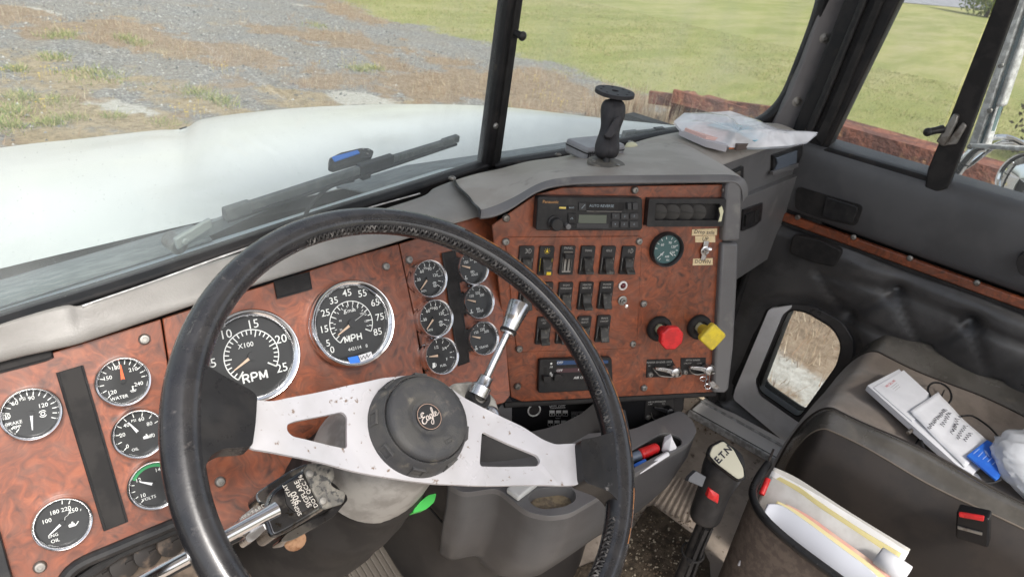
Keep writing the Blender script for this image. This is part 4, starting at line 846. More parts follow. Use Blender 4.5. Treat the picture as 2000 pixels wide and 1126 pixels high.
# tachometer
LET = {'R': [[(0, 0), (0, 1), (.42, 1), (.62, .9), (.66, .74), (.58, .58), (.42, .5), (0, .5)], [(.38, .5), (.68, 0)]], 'P': [[(0, 0), (0, 1), (.42, 1), (.62, .9), (.66, .72), (.6, .54), (.42, .45), (0, .45)]], 'M': [[(0, 0), (0, 1)], [(0, 1), (.4, .15)], [(.4, .15), (.8, 1)], [(.8, 1), (.8, 0)]], 'H': [[(0, 0), (0, 1)], [(.66, 0), (.66, 1)], [(0, .5), (.66, .5)]]}
def bold(mb, F, R, z, s_, cx, cy, h):
    ws = {'R': .68, 'P': .66, 'M': .8, 'H': .66}; tot = sum(ws[c] for c in s_) + .32 * (len(s_) - 1); x = -tot / 2
    for c in s_:
        for st in LET[c]: mb.add(pline([(cx * R + (x + a) * h * R, cy * R + (b_ - .5) * h * R) for a, b_ in st], .2 * h * R, z), F)
        x += ws[c] + .32
def arcband(mb, F, R, z, r0, r1, a0, a1, n=40):
    o = [(math.cos(math.radians(a0 + (a1 - a0) * i / n)) * r1 * R, math.sin(math.radians(a0 + (a1 - a0) * i / n)) * r1 * R) for i in range(n + 1)]
    i_ = [(math.cos(math.radians(a0 + (a1 - a0) * i / n)) * r0 * R, math.sin(math.radians(a0 + (a1 - a0) * i / n)) * r0 * R) for i in range(n + 1)]
    v = [(x, y, z) for x, y in i_ + o]; mb.add((v, [(i, i + 1, n + 2 + i, n + 1 + i) for i in range(n)]), F)
ta = lambda v: 230 - 10.65 * v
tk = [(ta(v), .545 - (.09 if v % 5 else .14), .545, .022) for v in range(0, 26)] + [(ta(0), .36, .55, .03), (ta(25), .36, .55, .03)]
gauge(GP, 494, 695, .0572, tk, [('15', 494, 633, .24), ('20', 549, 662, .24), ('25', 551, 718, .24), ('5', 417, 709, .24), ('10', 441, 653, .24), ('X100', 480, 674, .135)], (207, TAN, .0, .46, .035), extra=lambda mb, F, R, z: (arcband(mb, F, R, z, .545, .565, ta(25), ta(0)), bold(mb, F, R, z, 'RPM', -.02, -.44, .175)), hb=.018, label='tachometer marked RPM')
sa = lambda v: 228 - 3.07 * v
tk = [(sa(v), .50 - (.10 if v % 10 == 5 else .07), .50, .02) for v in range(5, 86, 5)] + [(sa(0), .36, .5, .028), (sa(85), .36, .5, .028)] + [(sa(k / 1.609), .37, .42, .014) for k in range(0, 140, 10)]
sp = [('0', 649, 683, .20), ('5', 641, 670, .20), ('15', 633, 643, .20), ('25', 636, 611, .20), ('35', 652, 587, .20), ('45', 678, 572, .21), ('55', 708, 573, .21), ('65', 733, 591, .21), ('75', 742, 619, .21), ('85', 738, 648, .21), ('Km/h', 683, 606, .12), ('442114', 693, 680, .10, .0), ('8', 716, 675, .10, .0)]
sp += [(str(k), 690 + 27 * math.cos(math.radians(sa(k / 1.609) + 14)) * .97, 633 - 27 * math.sin(math.radians(sa(k / 1.609) + 14)), .062, .0) for k in range(0, 140, 20)]
tg, TF = gauge(GP, 690, 631, .0572, tk, sp, (207, TAN, .0, .42, .035), extra=lambda mb, F, R, z: (arcband(mb, F, R, z, .50, .518, sa(85), sa(0)), bold(mb, F, R, z, 'MPH', -.03, -.33, .145), mb.add(seg(0, 0, .43 * R * math.cos(math.radians(24)), .43 * R * math.sin(math.radians(24)), .008 * R, z), F)), hb=.022, label='speedometer marked MPH with a taped sticker')
def gsub(name, plane, pts, h, m, par, th=.0006): F = plane.fr(*pts[0]); mb = MB(); mb.add(prism(plane.poly(F, pts, h), h - th, h), F); return obj(name, mb, m, par, smooth=0)
gsub('sticker', GP, [(700, 694), (725, 686), (729, 697), (706, 706)], .0205, PAPER, tg); gsub('sticker', GP, [(679, 698), (699, 694), (704, 707), (684, 709)], .0205, BLUEM, tg)
mb = MB(); F = GP.fr(713, 696, .0208); mb.add(pline([(-.006, .002), (-.005, -.003), (-.002, .002), (0, -.003), (.003, .003), (.004, -.002), (.008, .002)], .0008), F); obj('scribble', mb, INK, tg)
Rm = radius(GP, 61, 806, 128) * .985
def tks(angs, r0=.66, r1=.80, w=.03): return [(a, r0, r1, w) for a in angs]
def icon_oil(cx, cy):
    def f(mb, F, R, z): G_ = F @ T(cx * R, cy * R, z); mb.add(pline([(-.12 * R, .03 * R), (-.12 * R, -.06 * R), (.09 * R, -.06 * R), (.2 * R, .06 * R)], .03 * R), G_); mb.add(flat([(-.10 * R, -.05 * R), (.08 * R, -.05 * R), (.05 * R, .05 * R), (-.10 * R, .05 * R)]), G_); mb.add(pline([(0, .05 * R), (0, .11 * R)], .05 * R), G_)
    return f
def icon_ring(cx, cy):
    def f(mb, F, R, z): G_ = F @ T(cx * R, cy * R, z); arcband(mb, G_, R, 0, .05, .075, 0, 360, 16); arcband(mb, G_, R, 0, .11, .135, 30, 150, 8); arcband(mb, G_, R, 0, .11, .135, 210, 330, 8)
    return f
def icon_temp(cx, cy):
    def f(mb, F, R, z): G_ = F @ T(cx * R, cy * R, z); mb.add(pline([(0, .1 * R), (0, -.05 * R)], .04 * R), G_); mb.add(pline([(-.11 * R, -.07 * R), (.11 * R, -.07 * R)], .025 * R), G_); mb.add(pline([(-.09 * R, -.12 * R), (.09 * R, -.12 * R)], .02 * R), G_); mb.add(pline([(0, .08 * R), (.06 * R, .08 * R)], .02 * R), G_)
    return f
gauge(GP, 61, 807, Rm, tks([225, 210, 195, 180, 165, 150, 135, 120, 105, 90, 75, 60, 45, 30, 15, 0, -15, -30]), [('30', 14, 813, .20), ('60', 29, 787, .20), ('PSI', 44, 779, .15), ('90', 61, 777, .20), ('120', 84, 791, .20), ('BRAKE', 27, 826, .16), ('APP', 32, 834, .16)], (-83 - 14, PAPER, .0, .62, .05), extra=icon_ring(.34, -.12), label='brake application gauge')
gauge(GP, 241, 744, Rm, tks([220, 200, 180, 160, 140, 120, 105, 90, 75, 60, 45, 30, 15, 0]), [('120', 219, 766, .20), ('150', 210, 738, .20), ('180', 226, 718, .20), ('210', 260, 721, .20), ('240', 271, 749, .20), ('WATER', 233, 776, .17)], (88, ORG, .05, .66, .07), extra=icon_temp(.28, -.38), label='water temperature gauge with orange needle')
gauge(GP, 272, 846, Rm, tks([220, 195, 170, 145, 120, 95, 70, 45, 20]), [('0', 249, 871, .20), ('20', 239, 849, .20), ('40', 247, 830, .20), ('PSI', 261, 821, .14), ('60', 276, 818, .20), ('80', 292, 827, .20), ('100', 294, 851, .20), ('OIL', 264, 877, .15)], (118, PAPER, .0, .6, .06), extra=icon_oil(.25, -.22), label='oil pressure gauge half behind the wheel rim')
def volt(mb, F, R, z): mb.add(flat([(.42 * R, -.36 * R), (.6 * R, -.36 * R), (.6 * R, -.26 * R), (.42 * R, -.26 * R)], z), F)
vg, VF = gauge(GP, 302, 946, Rm, tks([225, 205, 185, 165], .7, .8), [('10', 279, 967, .20), ('12', 270, 937, .20), ('14', 308, 917, .20), ('VOLTS', 291, 972, .16)], (150, PAPER, .0, .55, .06), extra=volt, label='volts gauge with green arc')
mb = MB(); arcband(mb, VF, Rm, .0068, .70, .82, 60, 150, 24); obj('green_band', mb, GRN, vg, smooth=0)
def crack(mb, F, R, z): mb.add(pline([(.05 * R, -.02 * R), (.12 * R, .16 * R), (.22 * R, .2 * R), (.33 * R, .42 * R)], .012 * R, z), F)
gauge(GP, 122, 1021, Rm, tks([62, 80], .68, .82) + [(a, .8, .83, .02) for a in (66, 70, 74)], [('100', 91, 1017, .20), ('180', 106, 1000, .20), ('220', 129, 993, .20), ('250', 143, 996, .20), ('F', 158, 995, .10), ('ENG', 104, 1048, .17), ('OIL', 108, 1053, .16)][:5] + [('ENG', 104, 1045, .15), ('OIL', 108, 1055, .17)], (212, PAPER, .0, .55, .05), extra=lambda mb, F, R, z: (icon_oil(.3, -.2)(mb, F, R, z), crack(mb, F, R, z)), label='engine oil temperature gauge, lowest on the left')
Rs = radius(GP, 838, 544, 68) * .985
psi = tks([180, 150, 120, 90, 68, 46, 24, 2, -18, -38], .64, .80)
gauge(GP, 838, 544, Rs, psi, [('60', 824, 530, .22), ('PSI', 831, 524, .15), ('90', 839, 525, .22), ('120', 850, 537, .2), ('30', 818, 546, .2), ('NO1', 828, 568, .14)], (222, TAN, .0, .7, .05), extra=icon_ring(.38, -.35), double=True, hb=.020, label='upper air pressure gauge')
gauge(GP, 850, 621, Rs, psi, [('60', 836, 607, .22), ('PSI', 843, 602, .15), ('90', 851, 602, .22), ('120', 862, 612, .2), ('30', 830, 624, .2), ('NO2', 840, 644, .14)], (222, TAN, .0, .7, .05), extra=icon_ring(.38, -.35), double=True, hb=.020, label='middle air pressure gauge')
def fuelp(mb, F, R, z): G_ = F @ T(-.38 * R, -.42 * R, z); mb.add(flat([(-.07 * R, -.12 * R), (.07 * R, -.12 * R), (.07 * R, .12 * R), (-.07 * R, .12 * R)]), G_); mb.add(pline([(.07 * R, -.08 * R), (.13 * R, -.06 * R), (.12 * R, .08 * R)], .03 * R), G_)
gauge(GP, 861, 694, Rs, tks([170, 90, 60, 30, 0, -20], .66, .8), [('1/2', 852, 678, .2), ('3/4', 868, 680, .2), ('E', 846, 716, .2), ('F', 873, 701, .2), ('FUEL', 866, 713, .16)], (172, TAN, .1, .6, .06), extra=fuelp, double=True, hb=.020, label='fuel gauge')
Rt = radius(GP, 934, 588, 59) * .985
def tmp_g(cy, cx, lab, txt): gauge(GP, cx, cy, Rt, tks([150, 120, 95, 60], .68, .8), [('150', cx - 13, cy - 11, .2), ('220', cx - 1, cy - 17, .2), ('300', cx + 7, cy - 13, .2)] + txt, (158, TAN, .05, .62, .06), extra=icon_temp(-.42, -.45), double=True, hb=.020, label=lab)
tmp_g(523, 923, 'front axle temperature gauge behind the wheel rim', [('FD', 923, 531, .2), ('AXLE', 927, 536, .17)])
tmp_g(589, 934, 'rear axle temperature gauge', [('RR', 934, 603, .18), ('AXLE', 938, 607, .17)])
tmp_g(660, 943, 'transmission temperature gauge', [('TRANS', 945, 677, .18)])
# teal gauge on the centre panel
mk = [(a, .60, .74, .035) for a in (240, 175, 150, 125, 100, 70, 45, 20, -5, -30)] + [(226, .2, .74, .04), (-38, .3, .6, .04)]
Ra = radius(NC, 1304, 488, 61)
gauge(NC, 1304, 488, Ra, mk, [('30', 1292, 497, .19), ('60', 1294, 478, .19), ('90', 1309, 474, .19), ('120', 1315, 482, .19), ('150', 1313, 493, .19), ('AIR', 1303, 501, .17, .0), ('PSI', 1304, 508, .15, .0)], None, dial=DIALT, black=True, hb=.012, label='black rimmed air gauge with teal dial')

# ------------------------------------------------------------------ black warning strips and small windows
def panelbox(name, plane, pts, h, m=BLKM, rim=None, par=None, lab=None):
    o = gsub(name, plane, pts, h, m, par or dash, .004)
    if rim:
        F = plane.fr(*pts[0]); P = [Vector((*plane.uv(F, *q, h), h)) for q in pts]; mb = MB(); mb.add(tube(P, .0014, 6, closed=True), F); obj('rim', mb, rim, o)
    if lab: o['label'] = lab
    return o
panelbox('warning_lamp_strip', GP, [(112, 727), (160, 713), (248, 1018), (205, 1035)], .003, BLKM, BLK)
panelbox('warning_lamp_strip', GP, [(864, 494), (888, 488), (916, 706), (896, 714)], .003, BLKM, BLK)
panelbox('display_window', GP, [(535, 550), (604, 532), (609, 563), (541, 582)], .002, BLKM, BLK)
panelbox('display_window', GP, [(-60, 720), (100, 677), (103, 697), (88, 703), (-60, 742)], .002, BLKM, BLK)
for i, (px, py) in enumerate(((282, 662), (78, 1106), (430, 940), (754, 520), (799, 507))): mb = MB(); screw(mb, GP, px, py, .0006, .0056 if i < 3 else .005, random.random()); obj('screw', mb, STEEL, dash)
for px, py in ((988, 472), (1248, 471), (1236, 671), (1014, 681), (1240, 371), (1416, 371), (1257, 593), (1258, 757), (1011, 754), (989, 426)): mb = MB(); screw(mb, NC, px, py, .0022, .0052, random.random()); obj('screw', mb, STEEL, dash)

# ------------------------------------------------------------------ rocker switches
def part(name, F, label=None, par=dash):
    t = bpy.data.objects.new(name, None); S.collection.objects.link(t); t.empty_display_size = .01; t.parent = par; P = F.translation.copy(); WL[t.name] = P; t.location = P - WL[par.name]
    if label: t['label'] = label
    return t
def switch(cx, cy, lines, tilt=0, kind='rocker', icon=None, icol=GREYT, lab=None, wpx=27, hpx=53):
    F = NC.fr(cx, cy, .0024); t = part('rocker_switch', F, lab); sx, sy = .0232, .0455
    mb = MB(); mb.add(prism(rrect(sx, sy, .0022), -.001, .004), F); obj('housing', mb, BLK, t, bevel=.0007)
    if kind == 'rocker':
        mb = MB(); mb.add(prism(rrect(sx * .66, sy * .60, .0012, cy=-.0065), .004, .0043), F); obj('well', mb, BLKM, t)
        G_ = F @ T(0, -.004, .0042); a = tilt
        # lever: a saddle that sweeps out into a duck bill
        prof = [(-.0105, 0), (.0085, 0), (.0085, .0035), (.004, .0075), (-.004, .0095), (-.010, .0145 + a), (-.0135, .0150 + a), (-.0140, .0125 + a), (-.0105, .005)]
        M = G_ @ Matrix(((0, 0, 1, 0), (1, 0, 0, 0), (0, 1, 0, 0), (0, 0, 0, 1)))
        mb = MB(); mb.add(prism(prof, -sx * .30, sx * .30), M); obj('lever', mb, SWL, t, bevel=.0009)
        if icol is YELM: mb = MB(); mb.add(box(-.0035, .0035, -.0165, -.012, .0198, .0204), F); obj('amber_tip', mb, YELM, t)
    else:
        mb = MB(); mb.add(prism(rrect(sx * .62, sy * .72, .001, cy=-.002), .004, .0046), F); obj('slot_plate', mb, STEEL, t)
        mb = MB(); mb.add(box(-.0012, .0012, -.016, .010, .0046, .0054), F); mb.add(box(-.0062, -.0050, -.016, .010, .0046, .0060), F); mb.add(box(.0050, .0062, -.016, .010, .0046, .0060), F); obj('slot', mb, BLKM, t)
        mb = MB(); mb.add(box(-.0072, .0072, .0045, .0125, .0046, .0125), F); obj('slider', mb, BLK, t, bevel=.001)
    mb = MB(); n = len(lines)
    for i, s_ in enumerate(lines): mb.add(text(s_, .0048 if max(map(len, lines)) < 6 else .0040, .006), F @ T(0, (.0158 if kind == 'rocker' else .0195) + (.0025 if n > 1 else 0) - .0052 * i, .0042))
    if icon == 'lamp':
        for s_ in (-1, 1) if lines == [] and lab and 'first' in lab else (1,):
            mb.add(pline(arc(.003 * s_, .0155, .0035, -90 * s_, 90 * s_, 8) + [(.003 * s_, .012)], .0007), F @ T(0, 0, .0042))
            for k in range(3): mb.add(seg(.001 * s_ - .0 * s_, .0135 + k * .002, -.003 * s_ + (.001 * s_), .0135 + k * .002, .0006), F @ T(0, 0, .0042))
    if icon == 'dome':
        mb.add(flat([(-.002, .0135), (.002, .0135), (.0008, .0175), (-.0008, .0175)]), F @ T(0, 0, .0042))
        for a_ in range(0, 360, 45): c_, s_ = math.cos(math.radians(a_)), math.sin(math.radians(a_)); mb.add(seg(c_ * .0030, .0155 + s_ * .0030, c_ * .0047, .0155 + s_ * .0047, .0006), F @ T(0, 0, .0042))
    if kind == 'rocker':
        for s_ in (-1, 1): mb.add(seg(s_ * sx * .40, -.016, s_ * sx * .40, .004, .0005), F @ T(0, 0, .0042))
    if mb.f: obj('legend', mb, icol, t, smooth=0)
    return t
SWL = mat('dusty_switch_lever', (.032, .031, .029), .42, c2=(.10, .093, .08), scale=140, ramp=(.5, .7)); YELM = mat('amber_marking', (.7, .5, .02), .5)
switch(1026, 508, [], icon='lamp', lab='first switch of the top row, lamp symbol')
switch(1065, 508, [], icon='dome', icol=YELM, lab='switch with amber marked tip')
switch(1106, 507, ['PANEL'], kind='slider', lab='panel dimmer slider')
switch(1145, 507, ['DIAG'], tilt=.001)
switch(1185, 507, ['IDLE'], tilt=.001)
switch(1224, 507, [], icon='lamp', tilt=.003)
switch(1026, 577, ['MARKER'], tilt=0)
switch(1063, 577, ['LEFT', 'WINDOW'])
switch(1102, 577, ['RIGHT', 'WINDOW'])
switch(1142, 576, ['HEATED', 'MIRROR'], tilt=.003)
switch(1181, 575, ['POWER', 'MIRROR'])
switch(1060, 644, ['CRUISE', 'SET'], tilt=.002)
switch(1099, 643, ['CRUISE', 'ON/OFF'])
switch(1138, 642, ['BRAKE', 'SELECT'])
switch(1176, 640, ['BRAKE', 'ON/OFF'])
# pilot lamp and small toggles
F = NC.fr(1216, 557, .0024); t = part('pilot_lamp', F, 'small red pilot lamp in a white ring'); mb = MB(); mb.add(lathe([(.0075, 0), (.0075, .002), (.005, .0028), (.0045, .0015)], 24, cap=False), F); obj('ring', mb, mat('ring_white', (.7, .68, .66), .4), t); mb = MB(); mb.add(blob(.0046, .0046, .0035), F @ T(0, 0, .001)); obj('lens', mb, mat('dark_red_lens', (.10, .01, .015), .15), t)
def toggle(plane, px, py, tip, lab, big=False):
    F = plane.fr(px, py, .0024); t = part('toggle_switch', F, lab)
    mb = MB(); mb.add(lathe([(.008, 0), (.008, .0022), (.0062, .003), (.0052, .003), (.0052, .006), (.003, .006), (.003, .003), (0, .003)], 18), F)
    if big: mb.add(box(-.0045, .0045, -.016, .016, 0, .0015), F)
    obj('nut', mb, STEEL if not big else CHRW, t, bevel=.0004)
    P = plane.at(*tip, .026); a = F @ Vector((0, 0, .003)); mb = MB(); mb.add(tube([a, a.lerp(P, .6), P, P + (P - a) * .04], [.0014, .002, .0029, .0012], 10)); obj('lever', mb, CHR, t)
toggle(NC, 1215, 586, (1224, 598), 'bare toggle switch under the pilot lamp'); toggle(NC, 1376, 489, (1387, 486), 'toggle switch between the cream labels', True)
def tape(pts, s, fs, sx=1):
    o = gsub('label_tape', NC, pts, .0009, LABEL, dash); x = sum(p[0] for p in pts) / 4; y = sum(p[1] for p in pts) / 4; mb = MB(); mb.add(text(s, fs, .004), NC.fr(x, y, .0012, -.04)); obj('letters', mb, INK, o, smooth=0)
tape([(1352, 448), (1401, 446), (1400, 459), (1351, 460)], 'Drop axle', .0092); tape([(1358, 461), (1397, 460), (1397, 473), (1358, 473)], 'UP', .0095); tape([(1354, 505), (1392, 504), (1392, 517), (1353, 518)], 'DOWN', .0088)

# ------------------------------------------------------------------ radio
F = NC.fr(1152, 418, 0); rad = part('radio', F, 'black cassette radio')
def rp(name, pts, h, m, h0=None, r=0, bevel=.0006, par=None): P = NC.poly(F, pts, h); P = rpoly(P, r) if r else P; mb = MB(); mb.add(prism(P, h - .003 if h0 is None else h0, h), F); return obj(name, mb, m, par or rad, bevel=bevel)
rp('faceplate', [(1051, 384), (1255, 386), (1255, 446), (1251, 450), (1046, 450)], .016, BLK, 0, .005, .0015)
RADB = mat('radio_button', (.045, .045, .047), .35)
def zq(x, y): return (1030 + x * .215, 350 + y * .215)
rp('cassette_door', [zq(460, 205), zq(880, 212), zq(880, 285), zq(460, 280)], .0162, BLKM, .015)
rp('cassette_lip', [zq(540, 288), zq(860, 292), zq(860, 298), zq(540, 294)], .0185, STEEL, .016)
rp('display', [zq(470, 322), zq(722, 325), zq(718, 402), zq(462, 398)], .0166, mat('lcd_grey_green', (.10, .115, .09), .25), .016)
rp('display_frame', [zq(452, 400), zq(740, 404), zq(738, 445), zq(445, 442)], .0168, RADB, .016)
for x0, x1, y0, y1 in [(770, 838, 310, 362), (852, 920, 310, 362), (935, 1008, 310, 362), (765, 832, 382, 438), (846, 915, 382, 438), (930, 1008, 382, 438), (912, 948, 215, 278), (958, 1005, 215, 278), (468, 535, 215, 282), (370, 435, 240, 280), (372, 438, 310, 400), (372, 436, 408, 438)]: rp('button', [zq(x0, y0), zq(x1, y0 + 2), zq(x1, y1), zq(x0, y1)], .0182 if x0 < 900 or y0 > 300 else .021, RADB if x0 > 440 else BLK, .016, .001)
rp('amber_button', [zq(290, 252), zq(352, 252), zq(352, 270), zq(290, 268)], .0178, mat('amber_button', (.72, .55, .14), .5), .016, .001)
mb = MB(); mb.add(lathe([(.0115, .016), (.0115, .019), (.0098, .020), (.0092, .028), (.0082, .0292), (0, .0292)], 28), F @ Matrix.Translation(F.inverted() @ NC.at(*zq(215, 372), .0))); obj('volume_knob', mb, BLK, rad)
mb = MB(); mb.add(lathe([(.0045, .016), (.0040, .024), (0, .0245)], 18), F @ Matrix.Translation(F.inverted() @ NC.at(*zq(322, 396), .0))); obj('tone_knob', mb, GREY, rad)
mb = MB(); mb.add(text('Panasonic', .0062, .012), NC.fr(*zq(212, 206), .0164)); obj('lettering', mb, mat('orange_print', (.40, .20, .07), .5), rad, smooth=0)
mb = MB(); mb.add(text('AUTO REVERSE', .0058, .0), NC.fr(*zq(675, 243), .0165)); mb.add(pline([(-.0025, -.003), (.0025, .003)], .0007), NC.fr(*zq(508, 248), .0215))
for k, q in enumerate(((803, 335), (885, 335), (970, 335), (798, 408), (880, 408), (970, 408))): mb.add(text(str(k + 1), .0042), NC.fr(*zq(*q), .0186))
mb.add(text('BAND', .003), NC.fr(*zq(402, 258), .0186)); mb.add(pline([(-.002, -.001), (0, .002), (.002, -.001)], .0006), NC.fr(*zq(404, 358), .0186)); obj('lettering', mb, mat('pale_blue_print', (.28, .34, .38), .5), rad, smooth=0)
# air vent with round louvres
F = NC.fr(1340, 415, 0); ven = part('air_vent', F, 'rectangular air vent in the centre panel')
O_ = NC.poly(F, [(1268, 388), (1419, 388), (1413, 442), (1263, 443)], .012); I_ = NC.poly(F, [(1281, 397), (1407, 398), (1402, 430), (1279, 430)], .012)
mb = MB(); mb.add(holed(rpoly(O_, .004), [rpoly(I_, .002)], 0, .012), F); obj('frame', mb, BLK, ven, bevel=.0015)
mb = MB(); mb.add(prism(O_, 0, .0015), F); obj('duct', mb, BLKM, ven)
for px in (1286, 1312, 1338, 1363): mb = MB(); G_ = F @ Matrix.Translation(F.inverted() @ NC.at(px, 414, .004)) @ Matrix.Rotation(math.radians(-28), 4, 'Y'); mb.add(lathe([(.0128, -.001), (.0128, .001), (.008, .0018), (0, .0018)], 28), G_); mb.add(box(-.012, .012, -.0006, .0006, .0018, .0032), G_); obj('louvre', mb, mat('louvre_grey', (.045, .042, .038), .5), ven)
gsub('torn_tab', NC, [(1404, 407), (1410, 402), (1413, 412), (1409, 432), (1403, 433), (1407, 420)], .0135, CREAM, ven, .001)
# ------------------------------------------------------------------ brake knobs
def pull(px, py, hx, hy, m, shape, lab):
    F = NC.fr(px, py, .001); t = part('brake_knob', F, lab)
    mb = MB(); mb.add(lathe([(.0215, 0), (.0215, .006), (.0185, .009), (.013, .0095), (.010, .005), (.0001, .005)], 36), F); obj('collar', mb, BLKM, t, smooth=50)
    A = NC.at(px, py, .005); B = NC.at(hx, hy, .055); d = (B - A).normalized(); G_ = frame(A, NC.U, d); L = (B - A).length
    mb = MB(); mb.add(lathe([(.0075, 0), (.0075, L * .33), (.0001, L * .33)], 20), G_); obj('shaft', mb, CREAM, t)
    mb = MB(); mb.add(lathe([(.0085, L * .28), (.0095, L * .33), (.0105, L * .7), (.0125, L - .004), (.0001, L - .004)], 24), G_); obj('neck', mb, m, t)
    G2 = frame(B, NC.U, NC.N * .8 + d * .6)
    if shape == 8: P = [(.0205 * math.cos(math.radians(22.5 + 45 * k)), .0205 * math.sin(math.radians(22.5 + 45 * k))) for k in range(8)]
    else: P = rpoly([(.0245 * math.cos(math.radians(90 * k + 6)), .0245 * math.sin(math.radians(90 * k + 6))) for k in range(4)], .006)
    mb = MB(); mb.add(prism(P, -.007, .004), G2); obj('head', mb, m, t, bevel=.0022)
pull(1286, 640, 1311, 659, RED, 8, 'red octagonal knob'); pull(1364, 637, 1391, 657, YEL, 4, 'yellow diamond shaped knob')
# ------------------------------------------------------------------ lock plates and levers
def plaque(pts, lines, lev, lab, plane=NC, h=.0014, metal=CHRW, sw=.0):
    x = sum(p[0] for p in pts) / 4; y = sum(p[1] for p in pts) / 4; F = plane.fr(x, y, 0); t = part('valve_plate', F, lab)
    mb = MB(); mb.add(prism(plane.poly(F, pts, h), h - .002, h), F); obj('plate', mb, BLKM, t, bevel=.0004)
    mb = MB()
    for s_, px, py, sz in lines: mb.add(text(s_, sz, .006), plane.fr(px, py, h + .0004, -.02))
    obj('legend', mb, GREYT, t, smooth=0)
    a, b_, s_ = lev; A = plane.at(*a, .014); B = plane.at(*b_, .016); L = (A - B).length; U = (B - A).normalized(); G_ = frame(A, U, plane.N)
    mb = MB(); mb.add(prism([(0, -.0016), (0, .0022), (L * .45, .0045), (L * .8, .004), (L, .0065), (L, -.0065), (L * .7, -.003), (L * .3, -.0025)], -.0025, .0025), G_); mb.add(lathe([(.0085, -.010), (.0085, .0035), (.007, .0045), (0, .0045)], 22), G_ @ T(L + .001, 0, 0)); obj('lever', mb, metal, t, bevel=.0006)
    mb = MB(); wr = smoothpath([plane.at(p_[0], p_[1], .008) for p_ in s_], 4); mb.add(tube(wr, .0011, 6)); obj('guard_wire', mb, STEEL, t)
    mb = MB(); screw(mb, plane, pts[3][0] + 8, pts[3][1] - 6, h, .0045); obj('screw', mb, STEEL, t)
    return t
plaque([(1264, 702), (1312, 701), (1331, 735), (1262, 737)], [('POWER DIVIDER LOCK', 1288, 707, .0047), ('IN', 1268, 714, .0035), ('OUT', 1307, 712, .0035)], ((1280, 719), (1318, 727), [(1275, 718), (1282, 727), (1292, 734), (1325, 735), (1331, 727), (1325, 717)]), 'power divider lock plate')
plaque([(1330, 699), (1379, 698), (1378, 730), (1330, 732)], [('FIFTH WHEEL', 1354, 703, .0047), ('UNLOCK', 1343, 709, .0035), ('LOCK', 1366, 709, .0035)], ((1347, 717), (1384, 723), [(1346, 717), (1350, 727), (1362, 731), (1380, 728), (1396, 728), (1397, 718), (1388, 712)]), 'fifth wheel lock plate')

# heater controls
F = NC.fr(1125, 730, 0); ht = part('heater_controls', F, 'heater slider panel partly behind the wheel rim')
def hq(x, y): return (1020 + x * .222, 680 + y * .222)
def hp(name, pts, h, m, h0=0, r=0, bevel=.0006): P = NC.poly(F, pts, h); P = rpoly(P, r) if r else P; mb = MB(); mb.add(prism(P, h0, h), F); return obj(name, mb, m, ht, bevel=bevel)
hp('frame', [hq(152, 100), (1195, 698), (1198, 760), hq(140, 395)], .009, BLK, 0, .005, .0015)
hp('blue_scale', [hq(305, 108), (1188, 703), (1188, 709), hq(305, 146)], .0094, mat('faded_blue', (.02, .06, .16), .5), .009)
hp('red_scale', [hq(303, 176), (1188, 717), (1188, 724), hq(303, 214)], .0094, mat('faded_maroon', (.07, .03, .035), .5), .009)
hp('slot', [hq(188, 165), hq(216, 165), hq(216, 340), hq(190, 340)], .0093, BLKM, .009); hp('slot', [hq(305, 150), (1188, 710), (1188, 713), hq(305, 160)], .0093, BLKM, .009)
hp('slider_knob', [hq(190, 250), hq(250, 252), hq(252, 290), hq(215, 300), hq(190, 300)], .018, BLK, .009, .001, .002); hp('slider_knob', [hq(290, 235), hq(345, 232), hq(378, 262), hq(345, 292), hq(280, 290)], .018, BLK, .009, .001, .002)
mb = MB()
for s_, x, y, z_ in (('OFF', 332, 126, .006), ('OFF', 328, 195, .006), ('HTR', 520, 186, .006), ('AIR OUTLET', 540, 256, .0062), ('HI', 255, 163, .005), ('8', 250, 222, .007), ('8', 262, 236, .007)): mb.add(text(s_, z_, .006), NC.fr(*hq(x, y), .0099, -.03))
mb.add(cyl(.0018, 0, .0002, 12), NC.fr(*hq(255, 133), .0096)); obj('legend', mb, WHT, ht, smooth=0)

# ================================================================== STEERING WHEEL
PUV = WP.fr(0, 0, 0, org=WC); SPK = Vector(((.62), -.0, 0))
def hsurf(u, v_): r = math.hypot(u, v_); t = max(0, min(1, (r - .065) / .105)); return -.040 + .034 * t * t * (3 - 2 * t)
def wpt(px, py, off=0):           # a survey pixel on the dished spoke surface -> wheel coordinates
    h = -.03
    for _ in range(12): u, v_ = WP.uv(PUV, px, py, h + off); h = hsurf(u, v_)
    return (u, v_)
sw = thing('steering_wheel', 'black steering wheel with stitched leather rim and pale perforated metal spokes', 'steering wheel', WC)
RW = .2408
# rim: ring with a slightly flattened, varying section
nseg = 144; ns = 16; V = []
pL, pR = WP.uv(PUV, 440, 820), WP.uv(PUV, 1185, 905)
aL, aR = math.atan2(pL[1], pL[0]), math.atan2(pR[1], pR[0])
def adiff(a, b_): return abs((a - b_ + math.pi) % (2 * math.pi) - math.pi)
for i in range(nseg):
    a = 2 * math.pi * i / nseg; g_ = math.exp(-(min(adiff(a, aL), adiff(a, aR)) / .30) ** 2)
    for k in range(ns):
        q = 2 * math.pi * k / ns; rx = .0156 + .002 * g_; rz = .0158 + .001 * g_; x = rx * math.cos(q); z = rz * math.sin(q)
        if math.cos(q) < -.5: x *= .94
        V.append(((RW + x - .0015 * g_) * math.cos(a), (RW + x - .0015 * g_) * math.sin(a), z))
F_ = [(i * ns + k, i * ns + (k + 1) % ns, ((i + 1) % nseg) * ns + (k + 1) % ns, ((i + 1) % nseg) * ns + k) for i in range(nseg) for k in range(ns)]
F_ = [q[::-1] for q in F_]
